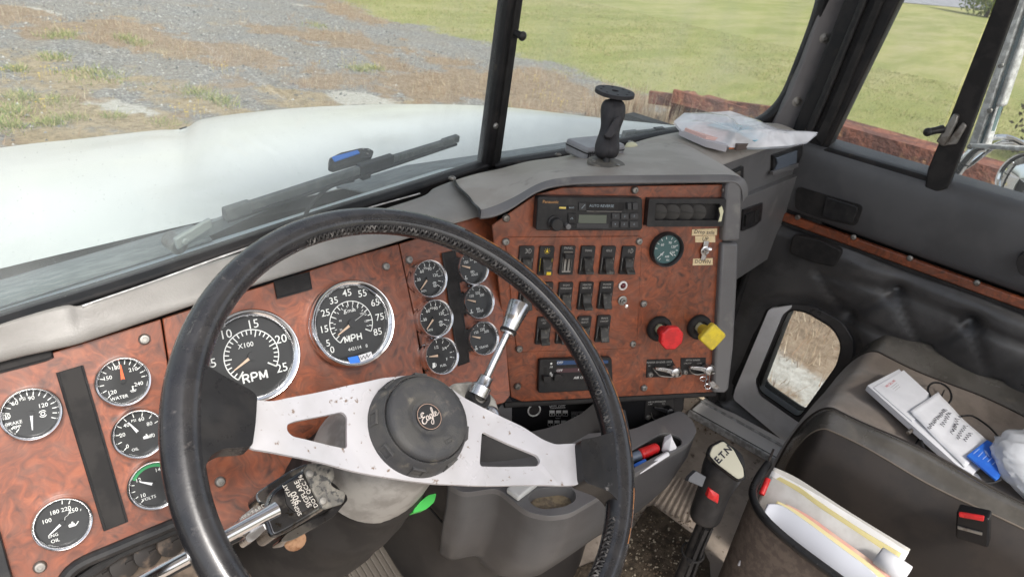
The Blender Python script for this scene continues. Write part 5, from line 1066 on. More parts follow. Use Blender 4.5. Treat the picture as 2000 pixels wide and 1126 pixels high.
mb = MB(); mb.add((V, F_), PUV); obj('rim', mb, RIM, sw, smooth=180)
# leather lacing along the inner edge, upper right and lower right
LACE = mat('waxed_thread', (.035, .033, .032), .4, c2=(.16, .15, .14), scale=160, ramp=(.5, .62))
def rimp(a, q, e=0): return PUV @ Vector(((RW + (.0164 + e) * math.cos(q)) * math.cos(a), (RW + (.0164 + e) * math.cos(q)) * math.sin(a), (.0160 + e) * math.sin(q)))
def lace(a0, a1):
    mb = MB()
    n = int(abs(a1 - a0) * RW / .0062)
    for i in range(n):
        a = a0 + (a1 - a0) * i / n; d = .010 * (1 if a1 > a0 else -1)
        mb.add(tube([rimp(a, 2.42, -.0005), rimp(a + d, 2.66, .0014), rimp(a + 2.1 * d, 2.95, -.0003)], .0010, 5))
        mb.add(tube([rimp(a + 2.1 * d, 2.42, -.0005), rimp(a + d, 2.66, .0010), rimp(a, 2.95, -.0003)], .0010, 5))
    obj('rim_lacing', mb, LACE, sw, smooth=60)
def pang(px, py): u, v_ = WP.uv(PUV, px, py); return math.atan2(v_, u)
lace(pang(1178, 840), pang(560, 440)); lace(pang(1170, 1000), pang(1080, 1180))
PIPE = mat('copper_orange_edge', (.42, .17, .05), .5, c2=(.1, .05, .03), scale=90)
for q0, q1, n_ in (((1222, 900), (900, 440), 60), ((1225, 960), (1200, 1060), 10)):
    a0, a1 = pang(*q0), pang(*q1); mb = MB(); mb.add(tube([rimp(a0 + (a1 - a0) * i / n_, 1.17, .0001) for i in range(n_ + 1)], .0006, 5)); obj('rim_piping', mb, PIPE, sw)
mb = MB(); a0, a1 = pang(1178, 780), pang(700, 440); mb.add(tube([rimp(a0 + (a1 - a0) * i / 60, 2.0, -.0002) for i in range(61)], .0011, 5)); obj('rim_seam', mb, RIM, sw)
# grips: moulded blocks from the rim to the plate
def dished(poly, th, name, m, bev, hadd=0, cuts=16, sub=0, holes=()):
    bm = bmesh.new(); es = []
    for L in [poly] + list(holes):
        vs = [bm.verts.new((x, y, 0)) for x, y in L]; es += [bm.edges.new((vs[i], vs[(i + 1) % len(vs)])) for i in range(len(vs))]
    bmesh.ops.triangle_fill(bm, use_beauty=True, use_dissolve=False, edges=es, normal=(0, 0, 1))
    for r_ in np.linspace(-.2, .2, cuts * 2 + 1): bmesh.ops.bisect_plane(bm, geom=bm.verts[:] + bm.edges[:] + bm.faces[:], plane_co=(r_, 0, 0), plane_no=(1, 0, 0))
    e = bmesh.ops.extrude_face_region(bm, geom=bm.faces[:])
    nv = {g for g in e['geom'] if isinstance(g, bmesh.types.BMVert)}
    for v_ in bm.verts: r_ = math.hypot(v_.co.x, v_.co.y); h = hsurf(v_.co.x, v_.co.y) + hadd * (1 + (.7 * max(0, min(1, (r_ - .17) / .05)) if hadd else 0)); v_.co.z = h - th if v_ in nv else h
    bmesh.ops.recalc_face_normals(bm, faces=bm.faces); bm.verts.index_update()
    out = ([tuple(v_.co) for v_ in bm.verts], [tuple(v_.index for v_ in f.verts) for f in bm.faces]); bm.free()
    mb = MB(); mb.add(out, PUV); return obj(name, mb, m, sw, bevel=bev, sub=sub, smooth=40)
plate = [wpt(*q) for q in ((484, 778), (530, 784), (600, 770), (680, 752), (745, 738), (800, 732), (860, 742), (905, 775), (960, 803), (1020, 832), (1060, 858), (1085, 868), (1130, 865), (1132, 946), (1100, 948), (1000, 947), (900, 946), (850, 944), (800, 938), (720, 925), (640, 905), (560, 888), (482, 874))]
plate = rpoly(plate, .006, 3)
h1 = rpoly([wpt(*q) for q in ((560, 828), (575, 822), (668, 803), (678, 812), (678, 876), (572, 852), (561, 842))], .004, 4)
h2 = rpoly([wpt(*q) for q in ((945, 843), (1050, 889), (1056, 900), (1050, 910), (940, 910), (937, 905), (941, 846))], .004, 4)
dished(plate, .004, 'spoke_plate', PLATE, .0006, holes=(h1, h2))
def grip(pts, thk, up): P = rpoly([wpt(*q) for q in pts], .006, 4); dished(P, thk, 'rim_grip', RIMW, .0065, hadd=up, sub=0)
grip([(372, 700), (395, 728), (425, 745), (478, 768), (496, 780), (493, 830), (486, 878), (470, 882), (425, 886), (398, 905), (388, 940), (350, 960), (330, 820)], .024, .010)
grip([(1122, 864), (1150, 860), (1180, 852), (1190, 825), (1203, 805), (1216, 870), (1218, 955), (1198, 1020), (1190, 985), (1170, 965), (1128, 946)], .024, .010)
SEAMG = mat('seam_grey', (.09, .085, .08), .5)
for L_ in (((425, 808), (455, 812), (492, 818)), ((1127, 901), (1165, 902), (1205, 905))):
    mb = MB(); mb.add(tube([PUV @ Vector((*wpt(*q), hsurf(*wpt(*q)) + .0103)) for q in L_], .0007, 4)); obj('grip_seam', mb, SEAMG, sw)
# hub with horn button
HC = WP.at(838, 813, -.010); HB = frame(HC, WP.U, WN)
mb = MB(); mb.add(lathe([(.0548, -.034), (.0553, -.030), (.0536, -.018), (.0500, -.008), (.0478, -.0045), (.0468, -.005)], 72, cap=False), HB); obj('hub', mb, HUBM, sw, smooth=60)
mb = MB()
for a in (150, 190, 232, 276, 320, 10, 60, 105):
    ca = math.radians(a); G_ = HB @ frame((math.cos(ca) * .0526, math.sin(ca) * .0526, -.0195), (-math.sin(ca), math.cos(ca), 0), (math.cos(ca), math.sin(ca), .12)); L = [(-.0065, -.0065), (.0065, -.0065), (.0065, .0065), (-.0065, .0065)]
    mb = MB(); mb.add(holed([(x * 1.15, y * 1.15) for x, y in L], [[(x * .8, y * .8) for x, y in L]], -.004, .0020), G_); obj('hub_rib', mb, HUBM, sw, bevel=.0004)
mb = MB(); mb.add(lathe([(.0558, -.0345), (.0568, -.0345), (.0568, -.0325), (.0555, -.0315)], 72, cap=False), HB); obj('hub_rust_edge', mb, RUSTM, sw)
mb = MB(); mb.add(lathe([(.0458, -.006), (.0452, -.0015), (.043, .0012), (.037, .0022), (.026, .0022), (.0225, .0012), (.0200, -.0005), (.0180, -.0014), (.0155, -.0012), (.0001, -.0012)], 72, cap=False), HB); ho = obj('horn_button', mb, HUBM, sw, smooth=60)
mb = MB(); mb.add(lathe([(.0146, -.0012), (.0146, .0004), (0, .0004)], 48), HB); obj('emblem_disc', mb, DIAL, ho)
mb = MB(); mb.add(lathe([(.0133, .0005), (.0133, .0009), (.0139, .0009), (.0139, .0005)], 48, cap=False), HB); obj('emblem_ring', mb, mat('copper_ring', (.55, .38, .30), .4, .6), ho)
# cursive emblem lettering
def cur(P, w=.00042): mb.add(tube(smoothpath([(x * .0128, y * .0128, .0008) for x, y in P], 6), w, 5), EM)
EM = HB @ Matrix.Rotation(math.radians(-2), 4, 'Z'); mb = MB()
cur([(-.32, .42), (-.45, .52), (-.62, .42), (-.66, .22), (-.5, .12), (-.38, .14), (-.55, .10), (-.78, -.05), (-.82, -.28), (-.66, -.38), (-.45, -.28), (-.3, -.12)], .0006)
cur([(-.95, .28), (-.8, .2), (-.6, .26), (-.42, .42)], .0004)
cur([(-.10, .12), (-.24, .12), (-.34, -.05), (-.30, -.2), (-.18, -.2), (-.08, .02), (-.10, .12), (-.10, -.1), (-.02, -.2), (.08, -.1)], .0005)
cur([(.26, .12), (.12, .12), (.04, -.04), (.08, -.18), (.2, -.16), (.28, .02), (.27, .12), (.22, -.3), (.08, -.62), (-.06, -.66), (-.1, -.5), (.1, -.32), (.36, -.12)], .0005)
cur([(.36, -.12), (.5, .2), (.56, .55), (.48, .6), (.42, .35), (.42, -.05), (.5, -.18), (.6, -.08)], .0005)
cur([(.6, -.08), (.74, .04), (.74, .14), (.64, .14), (.58, -.02), (.64, -.16), (.78, -.16), (.95, -.02)], .0005)
obj('emblem_lettering', mb, mat('emblem_silver', (.75, .66, .6), .35, .4), ho)
mb = MB(); mb.add(pline([(-.004, .0035), (-.004, -.0035), (.004, -.0035)], .0007, .0022), HB @ T(.004, -.030, 0)); mb.add(pline(arc(0, 0, .0030, -90, 90, 8), .0007, .0022), HB @ T(.007, -.030, 0)); mb.add(pline([(-.0045, 0), (.006, 0)], .0007, .0022), HB @ T(.004, -.030, 0)); obj('horn_mark', mb, HUBM, ho)

# ================================================================== STEERING COLUMN
col = thing('steering_column', 'grey steering column with chrome turn signal switch, below the wheel', 'steering column', WC - WN * .4)
CF = frame(HC, WP.U, WN)
mb = MB(); mb.add(lathe([(.0001, -.052), (.046, -.052), (.052, -.058), (.060, -.085), (.068, -.12), (.073, -.15)], 48, cap=False), CF); obj('column_collar', mb, mat('grey_column_casting', (.30, .29, .27), .5, c2=(.2, .19, .175), scale=30), col, smooth=60)
mb = MB(); mb.add(lathe([(.045, -.115), (.058, -.14), (.066, -.20), (.070, -.30), (.072, -.42), (.07, -.62)], 40, cap=False), CF); obj('column_shroud', mb, mat('column_black', (.030, .028, .029), .5, c2=(.055, .05, .047), scale=18), col, smooth=60)
mb = MB(); mb.add(lathe([(.053, -.118), (.066, -.15), (.070, -.17), (.068, -.185), (.080, -.22), (.086, -.26), (.083, -.275), (.094, -.33), (.098, -.40), (.10, -.62)], 40, cap=False), CF @ T(.004, -.010, 0)); obj('tilt_boot', mb, BLKM, col, smooth=60)
mb = MB(); mb.add(lathe([(.011, -.006), (.011, .004), (.008, .006), (.004, .006), (0, .004)], 16), frame(WP.at(575, 1052, -.13), (1, 0, 0), (-.3, -.8, .3))); obj('rusty_bolt', mb, RUSTM, col)
# turn signal switch body
TS = Plane(WN, P=WC - WN * .085); Fs = TS.fr(580, 975)
def tsp(name, pts, h0, h1, m, r=0, bevel=.003, par=col): P = TS.poly(Fs, pts, h1); P = rpoly(P, r) if r else P; mb = MB(); mb.add(prism(P, h0, h1), Fs); return obj(name, mb, m, par, bevel=bevel)
CHB = mat('grimy_chrome', (.10, .10, .105), .16, 1, c2=(.32, .31, .29), scale=26, ramp=(.46, .60), rvar=.1, c3=(.06, .05, .04), scale3=140, ramp3=(.58, .68))
body = tsp('signal_switch', [(528, 958), (585, 920), (600, 905), (660, 945), (672, 962), (640, 990), (560, 1038), (530, 1052), (512, 1000)], -.045, 0, CHB, .008, .006)
tsp('switch_cover', [(592, 913), (602, 904), (648, 905), (655, 930), (645, 945), (660, 955), (676, 958), (672, 982), (630, 995), (612, 960)], 0, .004, mat('grimy_cover', (.10, .095, .085), .5, c2=(.20, .185, .155), scale=90, ramp=(.4, .7), c3=(.03, .03, .03), scale3=160, ramp3=(.5, .62)), .004, .001, body)
tsp('switch_back_plate', [(498, 962), (570, 915), (600, 903), (610, 912), (560, 950), (530, 975), (505, 985)], -.05, -.018, CHB, .008, .004, body)
tsp('switch_back_plate', [(560, 1040), (648, 992), (676, 962), (680, 975), (650, 1010), (570, 1055), (545, 1058)], -.05, -.02, CHB, .006, .004, body)
for q in ((604, 925), (630, 978)): mb = MB(); mb.add(lathe([(.0042, 0), (.0042, .0014), (.0034, .0022), (0, .0024)], 18), TS.fr(*q, .004)); obj('rivet', mb, STEEL, body)
# embossed lettering plate, text runs across the body
D = (TS.at(596, 1000) - TS.at(560, 950)); 
pl = tsp('name_plate', [(554, 952), (562, 941), (592, 930), (614, 975), (615, 986), (590, 1001), (576, 1000), (560, 985)], 0, .0012, BLKM, .003, .0004, body)
mb = MB(); U_ = (TS.at(559, 952) - TS.at(582, 996)).normalized()
for s_, q, z_ in (('SIGNAL-STAT', (571, 975), .0056), ('900', (578, 971), .0088), ('SIGFLARE', (592, 963), .0070), ('DOT QCC 76', (602, 958), .0060)):
    mb.add(text(s_, z_, .01), frame(TS.at(*q, .0016), U_, WN))
obj('embossed_letters', mb, mat('letter_grey', (.45, .42, .38), .5), pl, smooth=0)
# stalk and hazard tab
tsp('hazard_slide', [(468, 1010), (500, 985), (522, 990), (532, 1020), (500, 1052), (485, 1060), (478, 1048), (492, 1034), (470, 1040)], -.03, -.006, CHRW, .003, .003, body)
mb = MB(); mb.add(text('HAZARD', .0060, .006), frame(TS.at(497, 999, -.0055), (TS.at(512, 990) - TS.at(480, 1010)).normalized(), WN)); obj('hazard_letters', mb, GREYT, body, smooth=0)
A = TS.at(512, 1008, .0); B = TS.at(290, 1128, .012); mb = MB(); mb.add(tube([A + (A - B).normalized() * .015, A, A.lerp(B, .5), B, B + (B - A) * .4], [.0078, .0066, .0060, .0056, .0054], 16)); obj('turn_signal_stalk', mb, CHR, col, smooth=60)
# trailer brake hand valve on the right of the column
HV = Plane(WN, P=WC - WN * .055); hv = thing('hand_valve', 'chrome handled trailer brake lever on a grey bracket right of the wheel hub', 'brake lever', HV.at(935, 800))
Fh = HV.fr(930, 790); mb = MB(); mb.add(prism(rpoly(HV.poly(Fh, [(880, 748), (925, 742), (968, 775), (982, 822), (940, 840), (880, 800)]), .008), -.012, 0), Fh); obj('bracket', mb, mat('cast_grey', (.32, .31, .28), .5, c2=(.2, .19, .17), scale=50, bump=.4, bscale=300), hv, bevel=.003)
mb = MB(); mb.add(lathe([(.0145, -.006), (.0145, .010), (.0128, .013), (.0085, .013), (.0078, .006), (0, .006)], 28), HV.fr(929, 781)); obj('pivot_socket', mb, BLK, hv); mb = MB(); mb.add(lathe([(.007, 0), (.0085, .0095), (.006, .0098), (.004, .008), (0, .008)], 20), HV.fr(930, 779)); obj('pivot_pin', mb, STEEL, hv)
mb = MB(); screw(mb, HV, 962, 808, .0, .009); obj('bolt', mb, CHRW, hv)
A = HV.at(933, 772, .012); B = HV.at(990, 652, .05); C = HV.at(1016, 592, .068)
mb = MB(); mb.add(tube([A, A.lerp(B, .15), A.lerp(B, .18), A.lerp(B, .3), A.lerp(B, .32), B, B.lerp(C, .1)], [.0115, .0115, .0085, .0080, .0045, .0042, .0042], 16)); obj('lever_rod', mb, CHRW, hv, smooth=50)
d_ = (C - B).normalized(); G_ = frame(B, HV.U, d_); L = (C - B).length
mb = MB(); mb.add(lathe([(.004, 0), (.0088, 0), (.0098, .004), (.0095, .007), (.0098, .009), (.0135, L - .002), (.0125, L), (0, L)], 28), G_); obj('handle', mb, CHRW, hv, smooth=40)
mb = MB(); mb.add(lathe([(.0101, .002), (.0104, .004), (.0101, .006)], 28, cap=False), G_); obj('handle_ring', mb, BLKM, hv)

# ================================================================== UNDER THE DASH
lower = thing('lower_console', 'black lower console below the centre panel with gear pattern label', 'console', (.85, .45, -1.1))
def lp_(name, pts, h, m, hb=None, par=lower, r=0, bevel=.001): F = NC.fr(*pts[0]); P = NC.poly(F, pts, h); P = rpoly(P, r) if r else P; mb = MB(); mb.add(prism(P, h - .003 if hb is None else hb, h), F); return obj(name, mb, m, par, bevel=bevel)
GLB = mat('gloss_black', (.010, .010, .011), .25)
lp_('console_face', [(968, 790), (990, 786), (1200, 777), (1338, 769), (1336, 800), (1320, 822), (1285, 832), (1235, 838), (1200, 860), (960, 880)], -.02, GLB, -.12, r=.006, bevel=.003)
lp_('column_surround', [(1000, 782), (985, 784), (970, 800), (968, 830), (1000, 830)], -.012, GREY, -.05)
mb = MB(); F = NC.fr(1043, 800, -.019); mb.add(tube([F @ Vector((.0105 * math.cos(a), .0105 * math.sin(a), .001)) for a in np.linspace(0, 6.283, 33)[:-1]], .0012, 6, closed=True)); obj('socket_ring', mb, ALU, lower)
mb = MB(); mb.add(lathe([(.010, 0), (.010, -.0001), (0, -.0001)], 24), F); obj('socket', mb, BLKM, lower)
F = NC.fr(1110, 815, -.0194); mb = MB(); q_ = lambda x, y: (1020 + x * .222, 680 + y * .222)
def tx(s_, x, y, z_, b_=.0): mb.add(text(s_, z_, b_), NC.fr(*q_(x, y), -.0192, -.03))
for i, (c, r_) in enumerate(((0, 0), (1, 0), (2, 0), (0, 1), (1, 1), (2, 1))):
    x, y = 262 + 58 * c - 14 * r_, 568 + 88 * r_; w, h = 22, 24
    mb.add(prism([NC.uv(F, *q_(x + a * w, y + b_ * h), -.0194) for a, b_ in ((-1, -1), (1, -1), (1, 0), (-1, 0))], 0, .0002), F)
    mb.add(pline([NC.uv(F, *q_(x + a * w, y + b_ * h), -.0194) for a, b_ in ((-1, 0), (-1, 1), (1, 1), (1, 0))], .0006, .0002), F); tx('R7 8 9 6 5 10'.split()[min(i, 5)][-2:], x, y + 12, .0036)
tx('Eaton  Fuller', 310, 502, .0056, .004); tx('Transmissions', 310, 520, .0050, .004); tx('Neutral', 315, 612, .003); tx('E.T.N', 260, 706, .0066, .014)
for k in range(11):
    w = (150, 90, 60, 130, 150, 120, 40, 150, 90, 110, 140)[k]; x0 = 430; y = 556 + k * 11 + (6 if k > 6 else 0)
    if y > 655: x0 = 565; w = 110
    mb.add(pline([NC.uv(F, *q_(x0, y), -.0194), NC.uv(F, *q_(x0 + w, y - 3), -.0194)], .0005, .0002), F)
obj('gear_pattern_print', mb, mat('print_grey', (.42, .42, .42), .5), lower, smooth=0)
o_ = gsub('warning_label', NC, [q_(405, 672), q_(558, 666), q_(558, 692), q_(402, 705)], -.0188, mat('orange_label', (.62, .13, .05), .5), lower); mb = MB(); mb.add(text('WARNING', .0046, .01), NC.fr(*q_(500, 682), -.0184, -.03)); mb.add(flat([(-.002, -.0015), (.002, -.0015), (0, .002)]), NC.fr(*q_(422, 690), -.0184)); obj('letters', mb, INK, o_, smooth=0)
plaque([(1262, 782), (1315, 778), (1318, 815), (1258, 820)], [('AIR SUSPENSION', 1283, 784, .0046), ('DUMP', 1270, 789, .0033), ('FILL', 1296, 788, .0033)], ((1277, 795), (1308, 805), [(1272, 806), (1276, 817), (1290, 821), (1308, 818)]), 'air suspension valve plate', Plane(NC.N, d=NC.d - .02), .0016, GLB)
# keys hanging from the fifth wheel lever
ky = thing('key_ring', 'keys and a small clip hanging from the fifth wheel lever', 'keys', NC.at(1385, 735, .012))
mb = MB(); 
for a, b_ in (((1380, 727), (1378, 752)), ((1387, 727), (1384, 752))): mb.add(tube([NC.at(*a, .018), NC.at(*b_, .014)], .0011, 6))
mb.add(tube([NC.at(1382 + 6 * math.cos(a), 754 + 5 * math.sin(a), .013) for a in np.linspace(0, 6.28, 17)[:-1]], .0013, 6, closed=True)); obj('binder_clip', mb, CHR, ky)
mb = MB(); mb.add(tube([NC.at(1374 + 7 * math.cos(a), 739 + 4 * math.sin(a), .013) for a in np.linspace(0, 6.28, 17)[:-1]], .0008, 6, closed=True)); obj('ring', mb, CHR, ky)
F = NC.fr(1392, 748, .012); mb = MB(); mb.add(prism(rpoly(NC.poly(F, [(1385, 746), (1392, 743), (1400, 750), (1405, 757), (1400, 759), (1392, 757), (1386, 753)], .012), .001), -.001, .001), F); obj('key', mb, CHRW, ky)
# dark footwell: firewall, engine tunnel side, kick panels
fw = thing('engine_tunnel', 'dark vinyl covered engine tunnel beneath the console', 'tunnel', (.9, .6, -1.17))
TV = mat('tunnel_vinyl', (.024, .022, .022), .5, c2=(.038, .035, .033), scale=7, bump=.3, bscale=300, bdist=.0005)
mb = MB()
mb.add(grid([[Vector(p) for p in r_] for r_ in ([(.58, 1.15, -1.19), (.58, .62, -1.19), (.62, .48, -1.19), (.80, .40, -1.19), (1.02, .44, -1.19), (1.10, .60, -1.19), (1.12, 1.15, -1.19)], [(.575, 1.15, -.95), (.575, .58, -.95), (.60, .46, -.95), (.78, .38, -.95), (.98, .42, -.95), (1.05, .58, -.95), (1.08, 1.15, -.95)], [(.565, 1.15, -.74), (.565, .55, -.74), (.59, .455, -.74), (.76, .375, -.75), (.94, .40, -.74), (1.0, .56, -.74), (1.03, 1.15, -.74)], [(.6, 1.15, -.68), (.6, .55, -.68), (.62, .50, -.69), (.76, .42, -.69), (.92, .44, -.69), (.97, .56, -.68), (1.0, 1.15, -.68)])])); obj('tunnel_cover', mb, TV, fw, smooth=180, sub=2)
mb = MB(); mb.add(tube(smoothpath([(.572, .64, -.78), (.578, .56, -.82), (.60, .47, -.86), (.70, .41, -.88), (.82, .383, -.87)], 5), .002, 6)); obj('tunnel_seam', mb, BLKM, fw)
wf = thing('firewall', 'dark firewall behind the pedals below the dashboard', 'bulkhead', (.3, 1.0, -1.17))
mb = MB(); mb.add(box(-.30, 1.76, .98, 1.02, -1.2, -.50)); mb.add(box(-.32, -.30, .3, 1.02, -1.2, -.55)); obj('bulkhead_panel', mb, BLKM, wf)
mb = MB(); mb.add(box(-.3, .72, .70, .98, -.62, -.60)); obj('underdash_cover', mb, BLKM, wf)
# console tray
TZ = -.72; TP = Plane((0, 0, 1), d=TZ, U=(1, 0, 0)); tray = thing('console_tray', 'grey moulded tray with cup holder and tool pocket between wheel and gear lever', 'tray', (.75, .4, TZ - .1))
Ft = frame((0, 0, TZ), (1, 0, 0), (0, 0, 1))
def tz(pts, h=0): return [(zp(x, y, TZ + h).x, zp(x, y, TZ + h).y) for x, y in pts]
outer = rpoly(tz([(868, 940), (905, 962), (972, 952), (1028, 998), (1072, 1008), (1114, 1002), (1168, 970), (1243, 922), (1300, 890), (1345, 865), (1362, 842), (1352, 818), (1330, 800), (1290, 815), (1235, 838), (1100, 850), (960, 880)]), .012)
cup = rpoly(tz([(1030, 968), (1045, 955), (1100, 948), (1122, 955), (1126, 975), (1105, 988), (1060, 994), (1038, 985)]), .01); slot = rpoly(tz([(1190, 905), (1242, 872), (1290, 846), (1310, 845), (1330, 855), (1332, 868), (1300, 880), (1243, 910), (1200, 932)]), .012)
mb = MB(); mb.add(holed(outer, [cup, slot], -.010, 0), Ft); obj('tray_top', mb, GREY, tray, bevel=.004)
cx_ = sum(p[0] for p in outer) / len(outer); cy_ = sum(p[1] for p in outer) / len(outer)
rows = [[Vector((cx_ + (x - cx_) * k + dx, cy_ + (y - cy_) * k + dy, TZ + z)) for x, y in outer + [outer[0]]] for k, z, dx, dy in ((1.0, -.006, 0, 0), (.995, -.05, 0, 0), (.97, -.11, 0, .01), (.90, -.17, -.0, .03), (.8, -.21, 0, .06), (.6, -.25, 0, .12))]
mb = MB(); TRG = mat('tray_grey', (.078, .079, .082), .42, c2=(.06, .06, .063), scale=9, bump=.3, bscale=500, bdist=.0004)
mb.add(grid(rows)); obj('tray_body', mb, TRG, tray, smooth=60)
def well(P, dpt, m, name):
    c = (sum(p[0] for p in P) / len(P), sum(p[1] for p in P) / len(P)); Q = [(c[0] + (x - c[0]) * .86, c[1] + (y - c[1]) * .86) for x, y in P]
    mb = MB(); n = len(P); mb.add(([(x, y, -.004) for x, y in P] + [(x, y, -dpt) for x, y in Q], [((i + 1) % n, i, n + i, n + (i + 1) % n) for i in range(n)]), Ft); mb.add(flat(Q, -dpt), Ft); return obj(name, mb, m, tray, smooth=40)
well(cup, .022, GREY, 'cup_holder'); well(slot, .05, BLKM, 'tool_pocket')
cc = (sum(p[0] for p in cup) / len(cup), sum(p[1] for p in cup) / len(cup)); mb = MB(); mb.add(prism([(cc[0] + (x - cc[0]) * .93, cc[1] + (y - cc[1]) * .93) for x, y in cup], -.022, -.016), Ft); obj('cup_dirt', mb, DUST, tray, smooth=0)
mb = MB(); mb.add(box(-.022, .022, -.012, .012, -.006, .004), Matrix.Translation(zp(1020, 950, TZ + .006))); obj('pale_clip', mb, mat('clip_white', (.6, .6, .58), .5), tray, bevel=.003)
# things in the pocket
def rod(name, lab, cat, a, b_, r, m, za=-.02, zb=-.005, grp=None, nb=8, **k): A = zp(*a, TZ + za); B = zp(*b_, TZ + zb); mb = MB(); mb.add(tube([A, A.lerp(B, .02), A.lerp(B, .98), B], [r * .7, r, r, r * .7], nb)); o = obj(name, mb, m); tag(o, lab, cat, grp); return o
sc = thing('screwdriver', 'screwdriver with red and blue handle lying in the tray pocket', 'screwdriver', zp(1240, 893, TZ - .02))
A, B, C = zp(1215, 900, TZ - .02), zp(1250, 887, TZ - .012), zp(1285, 873, TZ - .006)
mb = MB(); mb.add(tube([A, B], .008, 12)); obj('blue_grip', mb, mat('grip_grey_blue', (.12, .15, .2), .4), sc); mb = MB(); mb.add(tube([B, B.lerp(C, .05), B.lerp(C, .9), C], [.008, .0095, .0085, .006], 12)); obj('red_grip', mb, RED, sc)
rod('pen', 'slim white pen lying on the front of the tray pocket', 'pen', (1246, 922), (1305, 885), .004, PAPER, -.008, .0)
rod('pen', 'dark blue pen beside the red screwdriver in the tray', 'pen', (1238, 912), (1262, 900), .0045, BLUE, -.012, -.006)
mb = MB(); P = [zp(*q, TZ + z) for q, z in (((1298, 852), .012), ((1310, 846), .022), ((1316, 862), .012), ((1322, 872), .004), ((1308, 880), .0), ((1296, 866), .006))]; c_ = sum(P, Vector()) / 6 + Vector((0, 0, .012)); mb.add(([tuple(c_)] + [tuple(p) for p in P] + [tuple(p - Vector((0, 0, .014))) for p in P], [(0, i + 1, (i + 1) % 6 + 1) for i in range(6)] + [(i + 1, i + 7, (i + 1) % 6 + 7, (i + 1) % 6 + 1) for i in range(6)])); o = obj('crumpled_paper', mb, PAPER, bevel=.001, smooth=25); tag(o, 'small crumpled white paper scrap at the end of the tray pocket', 'paper')

# ================================================================== FLOOR
fl = MB(); fl.add(box(-.35, 1.70, -.9, 1.0, -1.20, -1.17)); o = obj('floor', fl, FLOORV, kind='structure', smooth=0)
Fz = frame((0, 0, -1.17), (1, 0, 0), (0, 0, 1))
def fz(pts, h=0): return [(zp(x, y, -1.17 + h).x, zp(x, y, -1.17 + h).y) for x, y in pts]
mb = MB(); mb.add(prism(fz([(1205, 1080), (1262, 992), (1275, 988), (1362, 1052), (1385, 1100), (1395, 1250), (1000, 1300), (900, 1200)]), 0, .006), Fz); o = obj('floor_mat', mb, MATB, bevel=.002); tag(o, 'dirty brown mat around the gear lever, strewn with crumbs', 'floor mat')
mb = MB(); rr = random.Random(5)
for _ in range(420):
    x, y = rr.uniform(1205, 1375), rr.uniform(1000, 1130); p = zp(x, y, -1.163); s_ = rr.uniform(.001, .0035); mb.add(blob(s_, s_ * rr.uniform(.5, 1), s_ * .6, 5, 3), Matrix.Translation(p))
for _ in range(260):
    x, y = rr.gauss(1385, 22), rr.gauss(815, 18)
    p = zp(x, y, -1.169); s_ = rr.uniform(.001, .004); mb.add(blob(s_, s_ * rr.uniform(.5, 1), s_ * .5, 5, 3), Matrix.Translation(p))
o = obj('floor_grit', mb, mat('grit', (.14, .10, .065), .9, c2=(.42, .36, .27), scale=60, ramp=(.5, .55)), kind='stuff', smooth=0); tag(o, 'grit and crumbs scattered over the cab floor', 'grit')
mb = MB()
for k in range(9): a, b_ = zp(1300 + k * 9, 925 + k * 2, -1.168), zp(1255 + k * 11, 975 + k * 6, -1.168); mb.add(tube([a, b_], .004, 6))
obj('mat_rib', mb, FLOORV, None); o = bpy.data.objects['mat_rib']; tag(o, 'raised ribs of the grey floor vinyl beside the mat', 'floor ribs')
sl_ = thing('door_sill', 'bright aluminium sill plate along the passenger door opening', 'sill', zp(1460, 815, -1.16))
a, b_ = Vector((1.66, .56, -1.165)), Vector((1.66, -.6, -1.165)); mb = MB(); mb.add(box(1.60, 1.70, -.6, .53, -1.17, -1.158)); obj('sill_plate', mb, mat('bright_sill', (.9, .89, .87), .4), sl_, bevel=.002)
mb = MB(); mb.add(box(1.592, 1.600, -.6, .53, -1.17, -1.150)); mb.add(box(1.665, 1.672, -.6, .53, -1.158, -1.152)); obj('sill_lip', mb, ALU, sl_, bevel=.002); mb = MB(); mb.add(box(1.603, 1.612, -.6, .53, -1.158, -1.1565)); obj('sill_gasket', mb, RUB, sl_)
kp = thing('kick_panel', 'dark kick panel and door jamb between dash and passenger door', 'panel', (1.70, .55, -1.15))
mb = MB(); mb.add(box(1.715, 1.76, .40, 1.0, -1.17, -.45)); obj('jamb', mb, BLKM, kp); mb = MB(); mb.add(tube(smoothpath([(1.70, .51, -.62), (1.70, .53, -.80), (1.695, .52, -1.0), (1.69, .48, -1.13)], 5), .012, 10)); obj('jamb_seal', mb, RUB, kp)
mb = MB(); mb.add(tube([(1.62, .60, -.72), (1.66, .56, -.82), (1.68, .54, -.88)], .006, 8)); obj('check_strap', mb, STEEL, kp)

# ================================================================== PEDALS and left lower dash
def pedal(name, lab, c, w, l, ribs, tilt, m, yaw=0):
    t = thing(name, lab, 'pedal', c + Vector((0, .1, -.2)), 'floor pedals'); M = Matrix.Translation(c) @ Matrix.Rotation(yaw, 4, 'Z') @ Matrix.Rotation(tilt, 4, 'X')
    mb = MB(); mb.add(prism(rrect(w, l, .008), -.008, 0), M); obj('pad', mb, m, t, bevel=.002)
    mb = MB()
    for i in range(ribs): x = -w / 2 + w * (i + .5) / ribs; mb.add(box(x - w / ribs * .28, x + w / ribs * .28, -l * .46, l * .46, 0, .004), M)
    if ribs: obj('rib', mb, m, t, bevel=.001)
    mb = MB(); mb.add(tube([M @ Vector((0, 0, -.008)), M @ Vector((0, .06, -.10)), M @ Vector((0, .2, -.12))], .009, 8)); obj('arm', mb, BLKM, t)
pedal('brake_pedal', 'ribbed steel brake pedal under the column, left one', zp(585, 1130, -.98), .10, .12, 9, math.radians(38), mat('worn_pedal_steel', (.36, .33, .31), .45, .5))
